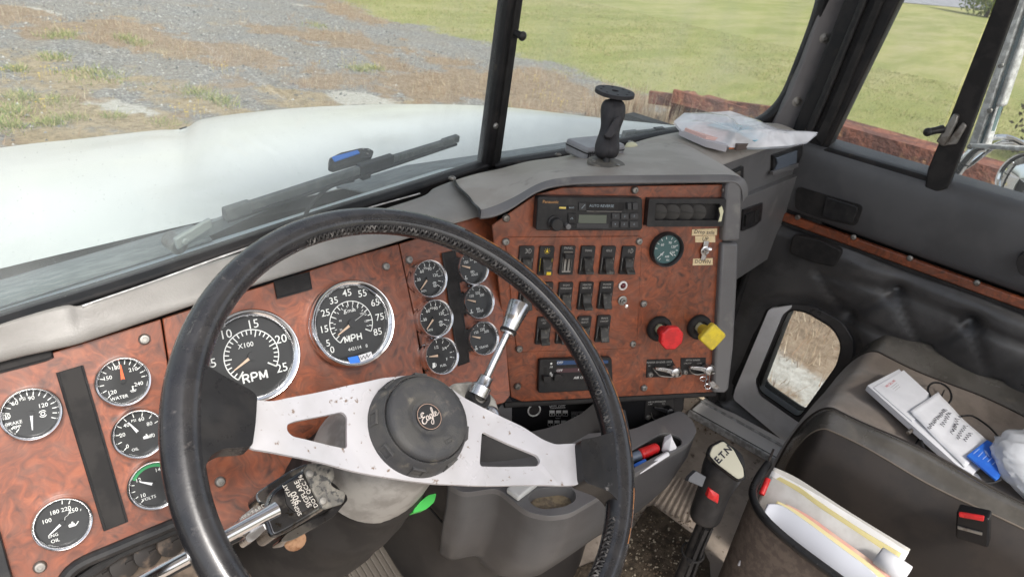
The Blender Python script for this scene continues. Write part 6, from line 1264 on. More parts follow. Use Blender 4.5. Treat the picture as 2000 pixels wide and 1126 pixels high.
pedal('accelerator_pedal', 'long ribbed dark accelerator pedal right of the brake pedal', zp(735, 1105, -1.02), .10, .24, 9, math.radians(40), mat('pedal_dusty_black', (.10, .085, .07), .6), .1)
pedal('clutch_pedal', 'plain grey clutch pedal at the bottom left behind the rim', zp(470, 1140, -.95), .12, .16, 0, math.radians(35), mat('pedal_grey', (.26, .235, .22), .6))
lv = part('lower_vent', GP.fr(270, 1090, -.02), 'dusty air vent with round louvres under the left dash')
F = GP.fr(270, 1090, -.02); L_ = [(165, 1126), (200, 1096), (372, 1018), (415, 1012), (430, 1100), (330, 1180), (150, 1200)]
mb = MB(); mb.add(prism(GP.poly(F, L_, -.05), -.035, -.03), F); obj('duct', mb, mat('dusty_duct', (.10, .075, .055), .8, c2=(.2, .15, .11), scale=40), lv)
mb = MB(); mb.add(tube([GP.at(*q, .002) for q in ((300, 1138), (340, 1110), (420, 1068), (470, 1045))], .006, 8)); mb.add(tube([GP.at(*q, -.01) for q in ((150, 1135), (230, 1082), (340, 1034), (400, 1016))], .006, 8)); obj('frame_bar', mb, BLK, lv)
LVM = mat('dusty_louvre', (.04, .036, .034), .5, c2=(.14, .105, .08), scale=60, ramp=(.5, .7))
for px, py in ((200, 1118), (244, 1098), (290, 1076), (335, 1056)):
    G_ = F @ Matrix.Translation(F.inverted() @ GP.at(px, py, -.028)) @ Matrix.Rotation(math.radians(24), 4, 'Y'); mb = MB(); mb.add(lathe([(.0175, -.002), (.0175, .001), (.008, .004), (0, .004)], 28), G_); mb.add(box(-.002, .017, -.001, .001, .003, .006), G_); obj('louvre', mb, LVM, lv)

# ================================================================== PASSENGER SEAT
seat = thing('passenger_seat', 'passenger seat with brown velour centre and worn leather bolsters', 'seat', (1.47, -.1, -1.1))
SX0, SX1, SY0, SY1, SZ = 1.215, 1.845, .245, -.62, -.782
def prof(t):       # t 0..1 around one side: 0 = bottom outside, .35 = top corner ... returns (inset fraction outwards, height fraction)
    if t < .30: return (0 - .010 * math.sin(t / .30 * math.pi), t / .30 * .80)
    a = (t - .30) / .25
    if a < 1: q = a * math.pi / 2; return (.055 * (1 - math.cos(q)), .80 + .20 * math.sin(q))
    return (.055 + (t - .55) / .45 * .26, 1)
def seatpt(s, t):
    if s < .5: dx, zx = prof(s * 2); x = SX0 + dx
    else: dx, zx = prof((1 - s) * 2); x = SX1 - dx
    f_ = min(1, t / .34) if t < .34 else 1; q = f_ * math.pi / 2
    y = SY0 - .085 * (1 - math.cos(q)) - (max(0, t - .34) / .66) * (SY0 - SY1 - .085)
    zy = (.0 + math.sin(q)) if t < .34 else 1
    xc = (x - (SX0 + SX1) / 2) / ((SX1 - SX0) / 2); r = abs(xc)
    bol = (.030 * math.exp(-((r - .80) / .12) ** 2) if xc < 0 else .040 * math.exp(-((r - .62) / .22) ** 2)) - .010 * max(0, 1 - (r / .6) ** 2) * (1 if t > .3 else t / .3)
    side_round = .06 * (1 - math.sin(q)) * max(0, r - .45)             # front corners rounded in plan
    z = SZ - .30 * (1 - zx * zy) + bol * min(1, zx * zy) + .004 * math.sin(x * 40 + y * 22) * zx * zy
    return Vector((x - math.copysign(side_round * 1.2, xc), y - .10 * r ** 4 * (1 - math.sin(q) * .4) * (1 if t < .5 else 0) * (1 - t * 2), z))
NSs, NT_ = 60, 60
P = [[seatpt(i / NSs, j / NT_) for i in range(NSs + 1)] for j in range(NT_ + 1)]
def cols(a, b_): return [r[a:b_ + 1] for r in P]
iL = 18; iR = 36
mb = MB(); mb.add(grid(cols(iL, iR))); obj('velour_panel', mb, FAB, seat, smooth=180, sub=1)
iA = 14
mb = MB(); mb.add(grid([[p + Vector((0, 0, .0)) for p in r] for r in cols(iA, iL)])); obj('leather_bolster', mb, LEATH, seat, smooth=180, sub=1); mb = MB(); mb.add(grid(cols(iR, 47))); obj('leather_bolster', mb, LEATH, seat, smooth=180, sub=1)
mb = MB(); mb.add(grid(cols(47, NSs))); obj('side_cover', mb, LEATHD, seat, smooth=180, sub=1); mb = MB(); mb.add(grid(cols(0, iA))); obj('side_cover', mb, LEATHD, seat, smooth=180, sub=1)
def seamc(i, r_, m, nm, up=.001, j0=0): mb = MB(); mb.add(tube([P[j][i] + Vector((0, 0, up)) for j in range(j0, NT_ + 1)], r_, 6)); obj(nm, mb, m, seat)
seamc(iL, .0022, LEATHD, 'seam_piping'); seamc(iR, .0022, LEATHD, 'seam_piping'); seamc(iA, .0016, mat('seam_thread', (.16, .13, .10), .7), 'stitched_seam', .0006)
for j in (13, 27): mb = MB(); mb.add(tube([P[j][i] + Vector((0, -.02 * math.cos((i - 27) / 12), -.0005)) for i in range(iL, iR + 1)], .0018, 5)); obj('cushion_crease', mb, BLKM, seat)
mb = MB(); mb.add(box(1.24, 1.76, -.6, .14, -1.17, -1.06)); obj('seat_base', mb, BLKM, seat, bevel=.02)
mb = MB(); mb.add(prism(rrect(.52, .66, .09), -.07, .05), frame((1.53, -.56, -.46), (1, 0, 0), (0, 1, .18))); obj('backrest', mb, FAB, seat, bevel=.03, bseg=4)
# buckle slot with red tab on the side
SP = Plane((-1, 0, 0), d=-1.193, U=(0, -1, 0)); F = SP.fr(1895, 1030)
def sp_(name, pts, h0, h1, m, r=.001, bevel=.001): P_ = rpoly(SP.poly(F, pts, h1), r); mb = MB(); mb.add(prism(P_, h0, h1), F); return obj(name, mb, m, seat, bevel=bevel)
sp_('buckle', [(1868, 998), (1932, 1012), (1930, 1070), (1866, 1050)], -.02, .008, GLB, .004, .003)
sp_('red_tab', [(1872, 1001), (1922, 1009), (1921, 1018), (1873, 1009)], .008, .014, RED, .002, .002)
sp_('buckle_bar', [(1870, 1027), (1918, 1040), (1918, 1045), (1870, 1032)], .008, .011, STEEL, .0005)
# ------------------------------------------------------------------ things on the seat
SH = SZ + .012
def onseat(pts, z): return [zp(x, y, z) for x, y in pts]
def slab(name, pts, z0, z1, m, lab=None, cat=None, par=None, bevel=.0006, grp=None, warp=0):
    L = onseat(pts, z1); c = sum(L, Vector()) / len(L); Fm = frame((c.x, c.y, 0), (1, 0, 0), (0, 0, 1)); P_ = [(p.x - c.x, p.y - c.y) for p in L]; mb = MB(); mb.add(prism(P_, z0, z1), Fm); o = obj(name, mb, m, par, bevel=bevel)
    if lab: tag(o, lab, cat, grp)
    return o
pd = thing('notepad', 'white notepad covered with handwriting lying on the brown seat', 'notepad', zp(1800, 830, SH))
slab('back_pages', [(1694, 752), (1756, 720), (1800, 765), (1935, 890), (1900, 925), (1870, 908)], SH, SH + .0125, PAPER, par=pd)
slab('top_sheet', [(1706, 756), (1765, 722), (1835, 786), (1782, 822)], SH + .0122, SH + .0145, PAPER, par=pd)
mb = MB(); n = 18; rows = []
A0, A1, B0_, B1_ = zp(1776, 806, SH + .0150), zp(1830, 769, SH + .0150), zp(1884, 913, SH + .0135), zp(1934, 868, SH + .0135)
for i in range(n + 1): t = i / n; a = A0.lerp(B0_, t); b_ = A1.lerp(B1_, t); w = .0012 * math.sin(t * 9) + .0012 + (.004 * (1 - t / .08) if t < .08 else 0); rows.append([a.lerp(b_, k / 6) + Vector((0, 0, w + .0006 * math.sin(k * 1.3 + t * 5))) for k in range(7)])
mb.add(grid(rows)); obj('written_sheet', mb, PAPER, pd, smooth=180, solid=.0008)
mb = MB(); rr = random.Random(3)
def script(a, b_, amp, n, z=.0022, w=.0005):
    A = zp(*a, SH + .016); B = zp(*b_, SH + .016); d = (B - A).normalized(); s_ = Vector((-d.y, d.x, 0)); pts = []
    for i in range(n * 2 + 1): t = i / (n * 2); pts.append(A.lerp(B, t) + s_ * ((amp if i % 2 else -amp) * rr.uniform(.3, 1)) + d * rr.uniform(-.001, .001) + Vector((0, 0, z)))
    mb.add(tube(smoothpath(pts, 2), w, 4))
for a, b_, am, n in (((1812, 838), (1845, 800), .005, 14), ((1838, 832), (1854, 806), .005, 7), ((1858, 848), (1870, 818), .005, 6), ((1868, 858), (1886, 832), .005, 7), ((1884, 862), (1894, 846), .0045, 4), ((1862, 842), (1866, 828), .004, 4)): script(a, b_, am, n)
obj('handwriting', mb, INK, pd)
mb = MB(); Fp = frame(zp(1742, 750, SH + .0148), zp(1760, 738, SH) - zp(1728, 762, SH), (0, 0, 1)); mb.add(text('WE CALL AN', .0075, .01), Fp @ T(0, .003, 0)); obj('red_heading', mb, REDINK, pd, smooth=0)
mb = MB()
for k in range(3): mb.add(seg(-.016 - k * .001, -.004 - .005 * k, .018 - .004 * k, -.004 - .005 * k, .0007), Fp)
obj('printed_lines', mb, GREYT, pd, smooth=0)
bc = slab('blue_card', [(1889, 888), (1928, 858), (1958, 874), (1962, 905), (1952, 932), (1946, 936)], SH + .020, SH + .024, BLUE, 'bright blue card with pale print lying across the notepad end', 'card')
mb = MB(); Fb = frame(zp(1926, 890, SH + .0245), zp(1945, 872, SH) - zp(1915, 900, SH), (0, 0, 1))
for k in range(5): mb.add(seg(-.016, .016 - k * .008, .012 - (k % 3) * .004, .016 - k * .008, .0011), Fb)
mb.add(flat([(.002, -.006), (.016, .004), (.018, .010), (.008, .004)]), Fb); obj('printed_lines', mb, mat('pale_blue_ink', (.35, .45, .75), .5), bc, smooth=0)
slab('paper_corner', [(1868, 908), (1910, 925), (1918, 936), (1905, 938)], SH + .002, SH + .004, PAPER, 'loose white paper corner sticking out beneath the notepad', 'paper')
def cable(name, pts, z, r_, m, lab): mb = MB(); mb.add(tube(smoothpath([zp(x, y, z + dz) for x, y, dz in pts], 6), r_, 8)); o = obj(name, mb, m); tag(o, lab, 'cable', 'cables on the seat')
cable('cable', [(1818, 775, .018), (1812, 760, .006), (1820, 748, .006), (1838, 748, .006), (1854, 760, .006), (1858, 778, .006), (1848, 792, .014)], SH, .0022, BLK, 'thin black cable looped above the notepad')
cable('cable', [(1878, 812, .02), (1900, 812, .006), (1928, 830, .01), (1948, 850, .02), (1962, 868, .03)], SH, .002, BLK, 'black cable running right from the notepad to the white bag')
cable('cable', [(1800, 850, .0), (1802, 870, .0), (1820, 896, .0), (1862, 918, .0), (1900, 938, .004), (1935, 942, .01), (1955, 935, .02)], SH, .0026, BLK, 'black cable curving below the notepad towards the blue card')
mb = MB(); mb.add(tube([zp(1773, 845, SH), zp(1783, 838, SH + .004)], .004, 10)); o = obj('metal_plug', mb, STEEL); tag(o, 'little metal plug on the velour left of the notepad', 'plug')
def crumple(name, c, ax, n, seed, m, lab, cat, amp=.3, oct_=3, cutz=None):
    r_ = random.Random(seed); V, Fq = blob(1, 1, 1, 40, 24); dirs = [(Vector((r_.gauss(0, 1), r_.gauss(0, 1), r_.gauss(0, 1))).normalized(), r_.uniform(.3, 1)) for _ in range(26)]; out = []
    for p in V:
        p = Vector(p); s_ = 1 - amp * max(abs(math.sin(p.dot(d) * (4 + 6 * w) + w * 9)) * w for d, w in dirs[:8]) * .5 - amp * .4 * abs(math.sin(p.dot(dirs[9][0]) * 11 + p.dot(dirs[10][0]) * 9))
        q = Vector((p.x * ax[0], p.y * ax[1], p.z * ax[2])) * s_ + Vector(c)
        if cutz is not None: q.z = max(q.z, cutz)
        out.append(tuple(q))
    mb = MB(); mb.add((out, Fq)); o = obj(name, mb, m, smooth=60); tag(o, lab, cat); return o
bc_ = zp(2030, 925, SH + .03); crumple('plastic_bag', (bc_.x + .03, bc_.y - .02, SH + .03), (.125, .115, .05), 0, 4, FILMW, 'crumpled white plastic bag on the seat at the right edge', 'bag', .22, cutz=SH)
# ------------------------------------------------------------------ document box beside the seat
BZ = -.84; bx = thing('document_box', 'dark brown open box between gear lever and seat stuffed with folders', 'box', zp(1600, 1050, -1.1))
Fb = frame((0, 0, BZ), (1, 0, 0), (0, 0, 1))
def bz(pts, h=0): return [(zp(x, y, BZ + h).x, zp(x, y, BZ + h).y) for x, y in pts]
rimpts = [(1500, 905), (1480, 935), (1470, 965), (1488, 1005), (1540, 1055), (1640, 1130), (1780, 1230)]
BXM = mat('box_brown', (.035, .028, .024), .55, c2=(.05, .04, .034), scale=30)
mb = MB(); RP = smoothpath([zp(x, y, BZ) for x, y in rimpts], 6); mb.add(tube(RP, .0075, 12)); obj('rim', mb, RIMW, bx)
mb = MB(); mb.add(grid([[p for p in RP], [p + Vector((-.004, 0, -.02)) for p in RP], [p + Vector((.005, 0, -.33)) for p in RP]])); obj('box_wall', mb, mat('box_carpet', (.16, .125, .10), .95, c2=(.11, .085, .07), scale=60, bump=.8, bscale=500), bx, smooth=180)
mb = MB(); a = zp(1500, 905, BZ); mb.add(grid([[Vector((a.x, a.y, BZ)), Vector((1.19, a.y + .01, BZ))], [Vector((a.x, a.y, -1.17)), Vector((1.19, a.y + .01, -1.17))]])); obj('box_wall', mb, BXM, bx, solid=.004)
# folders: upright sheets leaning, long edges parallel to the seat
def folder(name, lab, top, dz, dlean, m, cat='folder', th=.002, wave=0, grp='folders in the box'):
    T_ = smoothpath([zp(x, y, BZ + z) for x, y, z in top], 6); rows = []
    for k in range(4): t = k / 3; rows.append([p + Vector((dlean * t, 0, -dz * t)) for p in T_])
    mb = MB(); mb.add(grid(rows)); o = obj(name, mb, m, solid=th, smooth=180); tag(o, lab, cat, grp); return o
folder('folder', 'tall off white folder at the back of the document box', [(1512, 912, .012), (1560, 935, .012), (1660, 1000, .012), (1778, 1072, .012)], .18, -.03, mat('offwhite_card', (.55, .53, .49), .7), th=.003)
folder('folder', 'narrow grey card behind the yellow folder in the box', [(1508, 918, .006), (1600, 968, .008), (1700, 1030, .010), (1775, 1078, .010)], .16, -.035, LGREY, th=.002)
folder('folder', 'yellow folder edge in the document box', [(1510, 923, .002), (1560, 950, .005), (1600, 979, .006), (1680, 1032, .007), (1760, 1080, .006)], .16, -.04, MANILA, th=.0025)
folder('folder', 'clear grey sleeve with rounded top in the middle of the box', [(1506, 929, .0), (1560, 961, .004), (1600, 990, .004), (1680, 1043, .004), (1752, 1092, .002)], .10, -.055, mat('sleeve_grey', (.60, .59, .57), .35, c2=(.5, .48, .45), scale=12), th=.002)
folder('folder', 'pink red edged sheet sloping in the front of the box', [(1535, 983, -.004), (1580, 1006, -.002), (1640, 1049, -.001), (1700, 1092, -.002), (1745, 1130, -.004)], .10, -.06, mat('pink_edge_card', (.70, .36, .30), .7, c2=(.74, .55, .42), scale=14), th=.002)
folder('folder', 'pale yellow sheet just before the pink one in the box', [(1518, 977, -.006), (1560, 999, -.004), (1620, 1042, -.003), (1690, 1093, -.004), (1738, 1132, -.006)], .10, -.055, mat('pale_yellow_paper', (.76, .66, .36), .8), th=.002)
folder('paper_stack', 'blue grey paper stack nearest the gear lever in the box', [(1500, 984, -.008), (1528, 987, -.006), (1580, 1022, -.005), (1640, 1067, -.005), (1700, 1112, -.007), (1735, 1150, -.010)], .12, -.045, PAPERB, 'paper', th=.004)
rl = MB(); A, B = zp(1715, 1082, BZ + .008), zp(1770, 1122, BZ + .002); d = (B - A).normalized(); rows = []
for k in range(26): a = k / 25 * 7.6; rr_ = .020 + .0016 * k / 5; e = d.orthogonal().normalized(); g2 = d.cross(e); q = (e * math.cos(a) + g2 * math.sin(a)) * rr_ * .62; rows.append([A + q, A.lerp(B, .5) + q * 1.1, B + q * 1.15])
rl.add(grid(rows)); o = obj('rolled_paper', rl, PAPER, smooth=180, solid=.0006); tag(o, 'loose roll of white paper at the front right of the document box', 'paper roll')
mb = MB(); mb.add(tube([zp(1487, 965, BZ - .01), zp(1500, 934, BZ + .008)], .0055, 10)); o = obj('red_marker', mb, RED, bevel=.001); tag(o, 'dark red marker standing in the left corner of the document box', 'marker')
# ------------------------------------------------------------------ gear lever
gl_ = thing('gear_lever', 'black gear lever grip with cream emblem, grey range tab and red splitter button', 'gear lever', zp(1385, 1140, -1.16))
kc = zp(1412, 915, -.75); UPV = Vector((.05, .02, 1)).normalized()
def sec(px, py, z, rx, ry, m=18, yaw=.5): c = zp(px, py, z); return [c + Vector((rx * math.cos(a) * math.cos(yaw) - ry * math.sin(a) * math.sin(yaw), rx * math.cos(a) * math.sin(yaw) + ry * math.sin(a) * math.cos(yaw), 0)) for a in [2 * math.pi * k / m for k in range(m + 1)]]
# grip: sections defined in a frame leaning towards the driver; axis in photo runs (1405,885)->(1385,1060)
AX0 = zp(1412, 905, -.742); AX1 = AX0 + Vector((-.012, -.006, -.150)); aN = (AX0 - AX1).normalized(); aU = Vector((.66, -.75, 0)); Fg = frame(AX0, aU, aN)
def ell(z, rx, ry, ox=0, oy=0, tilt=0):
    rx *= 1.16; ry *= 1.16
    return [Fg @ Vector((ox + rx * math.cos(a), oy + ry * math.sin(a), z + tilt * rx * math.cos(a) / .03)) for a in [2 * math.pi * k / 24 for k in range(25)]]
rows = [ell(.030, .001, .001, .0), ell(.029, .012, .012), ell(.024, .021, .020, .001), ell(.012, .0275, .026, .002), ell(-.004, .0295, .0275, .003), ell(-.022, .029, .026, .003), ell(-.040, .0255, .023, .002), ell(-.060, .0235, .021), ell(-.085, .0235, .021), ell(-.105, .024, .021), ell(-.118, .022, .020), ell(-.122, .012, .012)]
mb = MB(); mb.add(grid(rows)); GRIPM = mat('grip_rubber', (.018, .018, .019), .45, c2=(.028, .027, .028), scale=50, bump=.2, bscale=500, bdist=.0004); obj('grip', mb, GRIPM, gl_, smooth=180, sub=1)
EP = Plane(Vector((-.50, -.40, .77)), P=AX0 + Vector((-.50, -.40, .77)).normalized() * .0335)
F = EP.fr(1418, 897); em = rpoly(EP.poly(F, [(1392, 872), (1412, 862), (1432, 878), (1450, 912), (1452, 930), (1440, 934), (1400, 904), (1386, 888)]), .004, 4)
mb = MB(); mb.add(prism([(x * 1.16, y * 1.16) for x, y in em], -.012, .0005), F); obj('emblem_bezel', mb, GLB, gl_, bevel=.002)
mb = MB(); mb.add(prism([(x * 1.03, y * 1.03) for x, y in em], -.004, .0016), F); obj('emblem_plate', mb, mat('cream_emblem', (.50, .48, .37), .4), gl_, bevel=.001)
mb = MB(); U_ = (EP.at(1425, 876) - EP.at(1402, 900)).normalized(); mb.add(text('E.T.N', .0150, .035), frame(EP.at(1413, 887, .0022), U_, EP.N)); obj('emblem_letters', mb, INK, gl_, smooth=0)
SPn = Plane(Vector((-.75, -.62, .2)), P=Fg @ Vector((-.0205, -.019, -.040)))
F = SPn.fr(1390, 965); B_ = SPn.poly(F, [(1382, 948), (1407, 958), (1402, 983), (1377, 968)]); cx_, cy_ = sum(p[0] for p in B_) / 4, sum(p[1] for p in B_) / 4
mb = MB(); mb.add(prism(B_, -.012, .005, [(cx_ + (x - cx_) * .82, cy_ + (y - cy_) * .82) for x, y in B_]), F); mb.add(prism([(cx_ + (x - cx_) * .82, cy_ + (y - cy_) * .82) for x, y in B_], .0051, .009, [(cx_ + (x - cx_) * .2, cy_ + (y - cy_) * .2) for x, y in B_]), F); obj('splitter_button', mb, RED, gl_, bevel=.0008)
TPn = Plane(Vector((-.6, -.5, .62)), P=Fg @ Vector((-.030, -.022, -.020))); F = TPn.fr(1358, 935)
mb = MB(); mb.add(prism(rpoly(TPn.poly(F, [(1358, 918), (1378, 930), (1370, 950), (1342, 938), (1345, 930)]), .001), -.012, .004), F); obj('range_tab', mb, mat('tab_grey', (.07, .075, .085), .4), gl_, bevel=.0015)
base = zp(1378, 1190, -1.15)
stk0 = AX1 + aN * .03
mb = MB(); mb.add(tube([stk0, stk0 + Vector((-.008, 0, -.05)), stk0 + Vector((-.02, .0, -.16)), Vector((stk0.x - .05, stk0.y - .0, -1.165))], [.0095, .010, .011, .012], 14)); obj('lever_shaft', mb, BLK, gl_)
for k, (dx, dy) in enumerate(((-.017, -.012), (.012, -.012), (-.006, -.018))): mb = MB(); mb.add(tube(smoothpath([stk0 + Vector((dx * .8, dy, .0)), stk0 + Vector((dx * 1.1 - .006, dy, -.06)), stk0 + Vector((dx * 1.3 - .02, dy * 1.2, -.16)), Vector((stk0.x - .05 + dx * 1.2, stk0.y + dy, -1.165))], 5), .0045 if k < 2 else .003, 8)); obj('air_hose', mb, (BLK, BLKM, BLK)[k], gl_)
mb = MB(); c0 = stk0 + Vector((-.012, -.004, -.065)); mb.add(tube([c0 + Vector((.021 * math.cos(a), .019 * math.sin(a), .002 * math.sin(a))) for a in np.linspace(0, 6.283, 22)[:-1]], .0022, 6, closed=True)); mb.add(box(-.006, .004, -.004, .004, -.003, .003), Matrix.Translation(c0 + Vector((-.022, -.006, 0)))); obj('cable_tie', mb, BLKM, gl_)

# ================================================================== THINGS ON THE DASH
TZ2 = -.327
rm = thing('ball_mount', 'black ball joint device mount with round plate standing on the centre pad', 'device mount', zp(1183, 324, TZ2))
b0 = zp(1183, 323, TZ2 + .002); t0 = ray(1201, 178); t0 = t0 * (b0.dot(-RB) / t0.dot(-RB)) ; ax = (t0 - b0)
MB_ = mat('powder_coat_black', (.028, .027, .030), .55, c2=(.04, .038, .04), scale=40, bump=.2, bscale=800, bdist=.0003)
Fz0 = frame(b0, (1, 0, 0), (0, 0, 1)); mb = MB(); mb.add(lathe([(.030, 0), (.030, .0045), (.029, .006), (0, .006)], 48), Fz0); obj('base_plate', mb, mat('dusty_mount', (.10, .092, .08), .6, c2=(.16, .145, .12), scale=50), rm, bevel=.0006)
for a in (30, 150, 270): mb = MB(); mb.add(cyl(.003, .006, .0085, 12), Fz0 @ T(.022 * math.cos(math.radians(a)), .022 * math.sin(math.radians(a)), 0)); obj('screw', mb, STEEL, rm)
def apt(px, py): r_ = ray(px, py); return r_ * (b0.dot(-RB) / r_.dot(-RB))
k1, k2 = apt(1185, 300), apt(1198, 200)
mb = MB(); mb.add(tube([apt(1183, 320), apt(1185, 300)], .0055, 12)); mb.add(blob(.0125, .0125, .0125, 20, 14), Matrix.Translation(apt(1186, 296))); obj('lower_ball', mb, BLK, rm)
mb = MB(); mb.add(tube([apt(1201, 182), apt(1198, 205)], .0055, 12)); mb.add(blob(.0125, .0125, .0125, 20, 14), Matrix.Translation(apt(1198, 207))); obj('upper_ball', mb, BLK, rm)
def clam(off): 
    pts = [(1186, 310), (1186, 300), (1186, 285), (1190, 262), (1194, 245), (1198, 225), (1198, 205), (1199, 194)]; r_ = [.010, .0155, .0165, .0115, .0115, .0165, .016, .010]
    mb = MB(); mb.add(tube([apt(*q) + RX * off for q in pts], r_, 20)); return mb
mb = clam(-.0045); obj('arm_half', mb, MB_, rm, smooth=180, sub=1); mb = clam(.0035); obj('arm_half', mb, MB_, rm, smooth=180, sub=1)
kp_ = apt(1194, 258) - RB * -.018; K = frame(kp_, RX * .8 + RU * .6, RB); W_ = [(-.018, -.005), (-.012, -.009), (.004, -.006), (.010, .0), (.018, .002), (.020, .008), (.012, .010), (.0, .007), (-.010, .003), (-.019, .001)]
mb = MB(); mb.add(prism(rpoly([(x * .95, y * 1.1) for x, y in W_], .002), -.006, .009), K); obj('clamp_knob', mb, MB_, rm, bevel=.002)
mb = MB(); mb.add(cyl(.005, -.012, -.004, 12), K); obj('clamp_bolt', mb, STEEL, rm)
Ft0 = frame(apt(1201, 179), (1, 0, 0), (RB * .06 + Vector((.02, 0, 1))).normalized())
mb = MB(); hs = [[(.006 * math.cos(a), .006 * math.sin(a)) for a in np.linspace(0, 6.283, 13)[:-1]]]
for k in range(8): a = k * math.pi / 4; hs.append([(.0225 * math.cos(a) + .0021 * math.cos(b_), .0225 * math.sin(a) + .0021 * math.sin(b_)) for b_ in np.linspace(0, 6.283, 9)[:-1]])
mb.add(holed([(.0315 * math.cos(a), .0315 * math.sin(a)) for a in np.linspace(0, 6.283, 61)[:-1]], hs, -.0045, .0015), Ft0); obj('round_plate', mb, MB_, rm, bevel=.0005)
# grey device box behind the mount
bp_ = zp(1170, 300, -.338); dv = thing('toll_device', 'small grey electronic box lying behind the ball mount', 'device', bp_); M = frame(bp_, (.98, -.2, 0), (0, 0, 1))
mb = MB(); mb.add(prism(rrect(.092, .058, .008), -.006, .018), M @ T(0, .012, 0)); obj('case', mb, mat('device_grey', (.22, .22, .23), .35, c2=(.28, .28, .29), scale=20), dv, bevel=.004)
mb = MB(); mb.add(prism(rrect(.094, .060, .009), .008, .010), M @ T(0, .012, 0)); 
for k in range(6): mb.add(box(-.043 + k * .004, -.041 + k * .004, -.0175, -.0165, -.003, .012), M)
obj('case_rib', mb, BLK, dv)
def bits(px, py, lab):
    mb = MB(); c = zp(px, py, TZ2 - .0005)
    for k in range(9): mb.add(box(-.0022, .0022, -.0015, .0015, 0, .0018), Matrix.Translation(c + Vector(((k % 5 - 2) * .0055, (k % 5 - 2) * -.0038 + (k // 5) * .004, 0))) @ Matrix.Rotation(k * .7, 4, 'Z'))
    mb.add(box(-.014, .014, -.002, .002, 0, .0012), Matrix.Translation(c) @ Matrix.Rotation(-.6, 4, 'Z')); o = obj('velcro_strip', mb, BLKM, smooth=0); tag(o, lab, 'velcro strip', 'black strips stuck on the pad')
bits(1243, 322, 'black stuck-on strip nearer the ball mount'); bits(1303, 322, 'black crumbled strip farther right of the ball mount')
mb = MB(); c = zp(1233, 285, -.345); mb.add(blob(.016, .010, .007, 10, 6), Matrix.Translation(c)); o = obj('foam_scrap', mb, CREAM, smooth=20); tag(o, 'yellowish foam scrap by the windshield foot behind the device', 'foam')
# ------------------------------------------------------------------ clear bag with papers on the passenger side of the dash
bg_ = thing('clear_bag', 'clear plastic bag with papers and a blue sheet lying on the dash right', 'plastic bag', zp(1450, 290, -.35))
BZ2 = -.345
outl = [(1314, 243, .012), (1335, 226, .02), (1400, 224, .03), (1425, 222, .032), (1480, 240, .026), (1520, 258, .016), (1596, 264, .022), (1575, 282, .008), (1540, 290, .004), (1480, 294, .002), (1425, 294, .002), (1370, 275, .004), (1330, 262, .004)]
def bagpt(t, s):    # t around, s 0 centre ..1 edge
    n = len(outl); k = t * n; i = int(k) % n; f_ = k - int(k); a, b_ = outl[i], outl[(i + 1) % n]; e = zp(a[0] + (b_[0] - a[0]) * f_, a[1] + (b_[1] - a[1]) * f_, BZ2 + (a[2] + (b_[2] - a[2]) * f_)); return e
cen = zp(1440, 262, BZ2 + .03); rb_ = random.Random(8)
def bag(top, name, m):
    rows = []; Nt = 78
    for j in range(13):
        s = j / 12; row = []
        for i in range(Nt + 1):
            e = bagpt((i % Nt) / Nt, 1); c = Vector((cen.x, cen.y, BZ2 + (.045 if top else .001))); p = c.lerp(e, s); lift = (.030 * (1 - s ** 2.2) if top else 0); a = i / Nt * 6.283
            w = (.003 * math.sin(a * 5 + s * 5) + .0012 * math.sin(a * 13 - s * 9) + .002 * abs(math.sin(a * 4 + s * 7))) * (s * (1 - s) * 4)
            p.z = (BZ2 + .006 + lift + (e.z - BZ2) * s ** 2 + w) if top else BZ2 + .002 + (e.z - BZ2) * s ** 3 * .98
            row.append(p)
        rows.append(row)
    mb = MB(); mb.add(grid(rows)); return obj(name, mb, m, bg_, smooth=60)
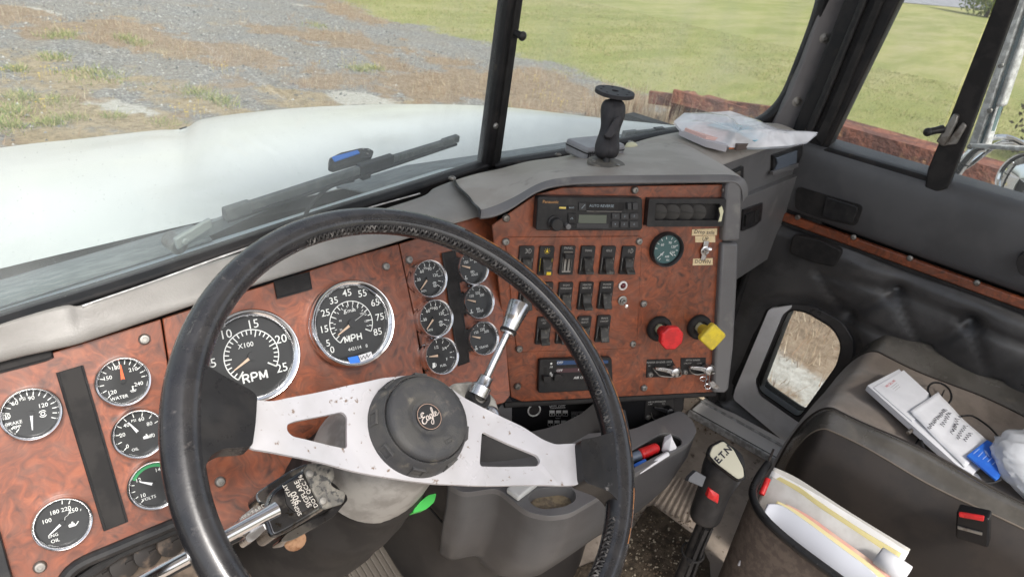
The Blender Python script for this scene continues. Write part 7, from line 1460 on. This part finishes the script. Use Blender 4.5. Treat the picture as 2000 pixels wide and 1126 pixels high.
bag(True, 'bag_film', FILM); bag(False, 'bag_film', FILM)
def inb(name, pts, z, m, th=.002, lean=0): L = [zp(x, y, BZ2 + z + (lean * i / len(pts))) for i, (x, y) in enumerate(pts)]; mb = MB(); mb.add(([tuple(p) for p in L] + [tuple(p - Vector((0, 0, th))) for p in L], [tuple(range(len(L))), tuple(range(2 * len(L) - 1, len(L) - 1, -1))] + [(i, len(L) + i, len(L) + (i + 1) % len(L), (i + 1) % len(L)) for i in range(len(L))])); return obj(name, mb, m, bg_)
inb('paper_bundle', [(1338, 250), (1365, 240), (1410, 240), (1430, 252), (1410, 270), (1380, 266)], .018, PINK, .010)
inb('blue_sheet', [(1380, 244), (1400, 238), (1460, 246), (1500, 264), (1475, 276), (1440, 258)], .022, mat('pale_blue_sheet', (.30, .58, .68), .6), .001)
inb('dark_pouch', [(1428, 274), (1438, 262), (1452, 258), (1464, 268), (1462, 280), (1442, 283)], .016, mat('brown_pouch', (.10, .075, .065), .6), .012)
inb('orange_flap', [(1424, 288), (1438, 274), (1450, 278), (1444, 287)], .008, mat('orange_brown', (.45, .14, .05), .6), .004)
inb('white_sheet', [(1328, 252), (1345, 260), (1380, 275), (1420, 285), (1424, 280), (1370, 264), (1334, 248)], .012, mat('greyish_sheet', (.5, .48, .5), .7), .012)
# green object seen below the column
GPn = Plane(WN, P=WC - WN * .16); Fq_ = GPn.fr(830, 980); mb = MB(); mb.add(prism(rpoly(GPn.poly(Fq_, [(806, 1001), (812, 986), (836, 966), (853, 962), (848, 980), (832, 994)]), .003), -.012, 0), Fq_)
o = obj('green_cap', mb, mat('green_plastic', (.05, .42, .07), .5), bevel=.003); tag(o, 'bright green plastic tab peeking out below the spoke plate', 'tab')
# ================================================================== PART OF A CAB ROOF (out of view, added and sized to shade the cab)
rf = thing('cab_roof_shade', 'added part of a grey cab roof, unseen, sized to shade the cab', 'roof', (.9, -.3, .42))
mb = MB(); mb.add(box(.22, 1.80, -1.05, .34, .60, .64)); obj('shade_slab', mb, LGREY, rf, bevel=.01)
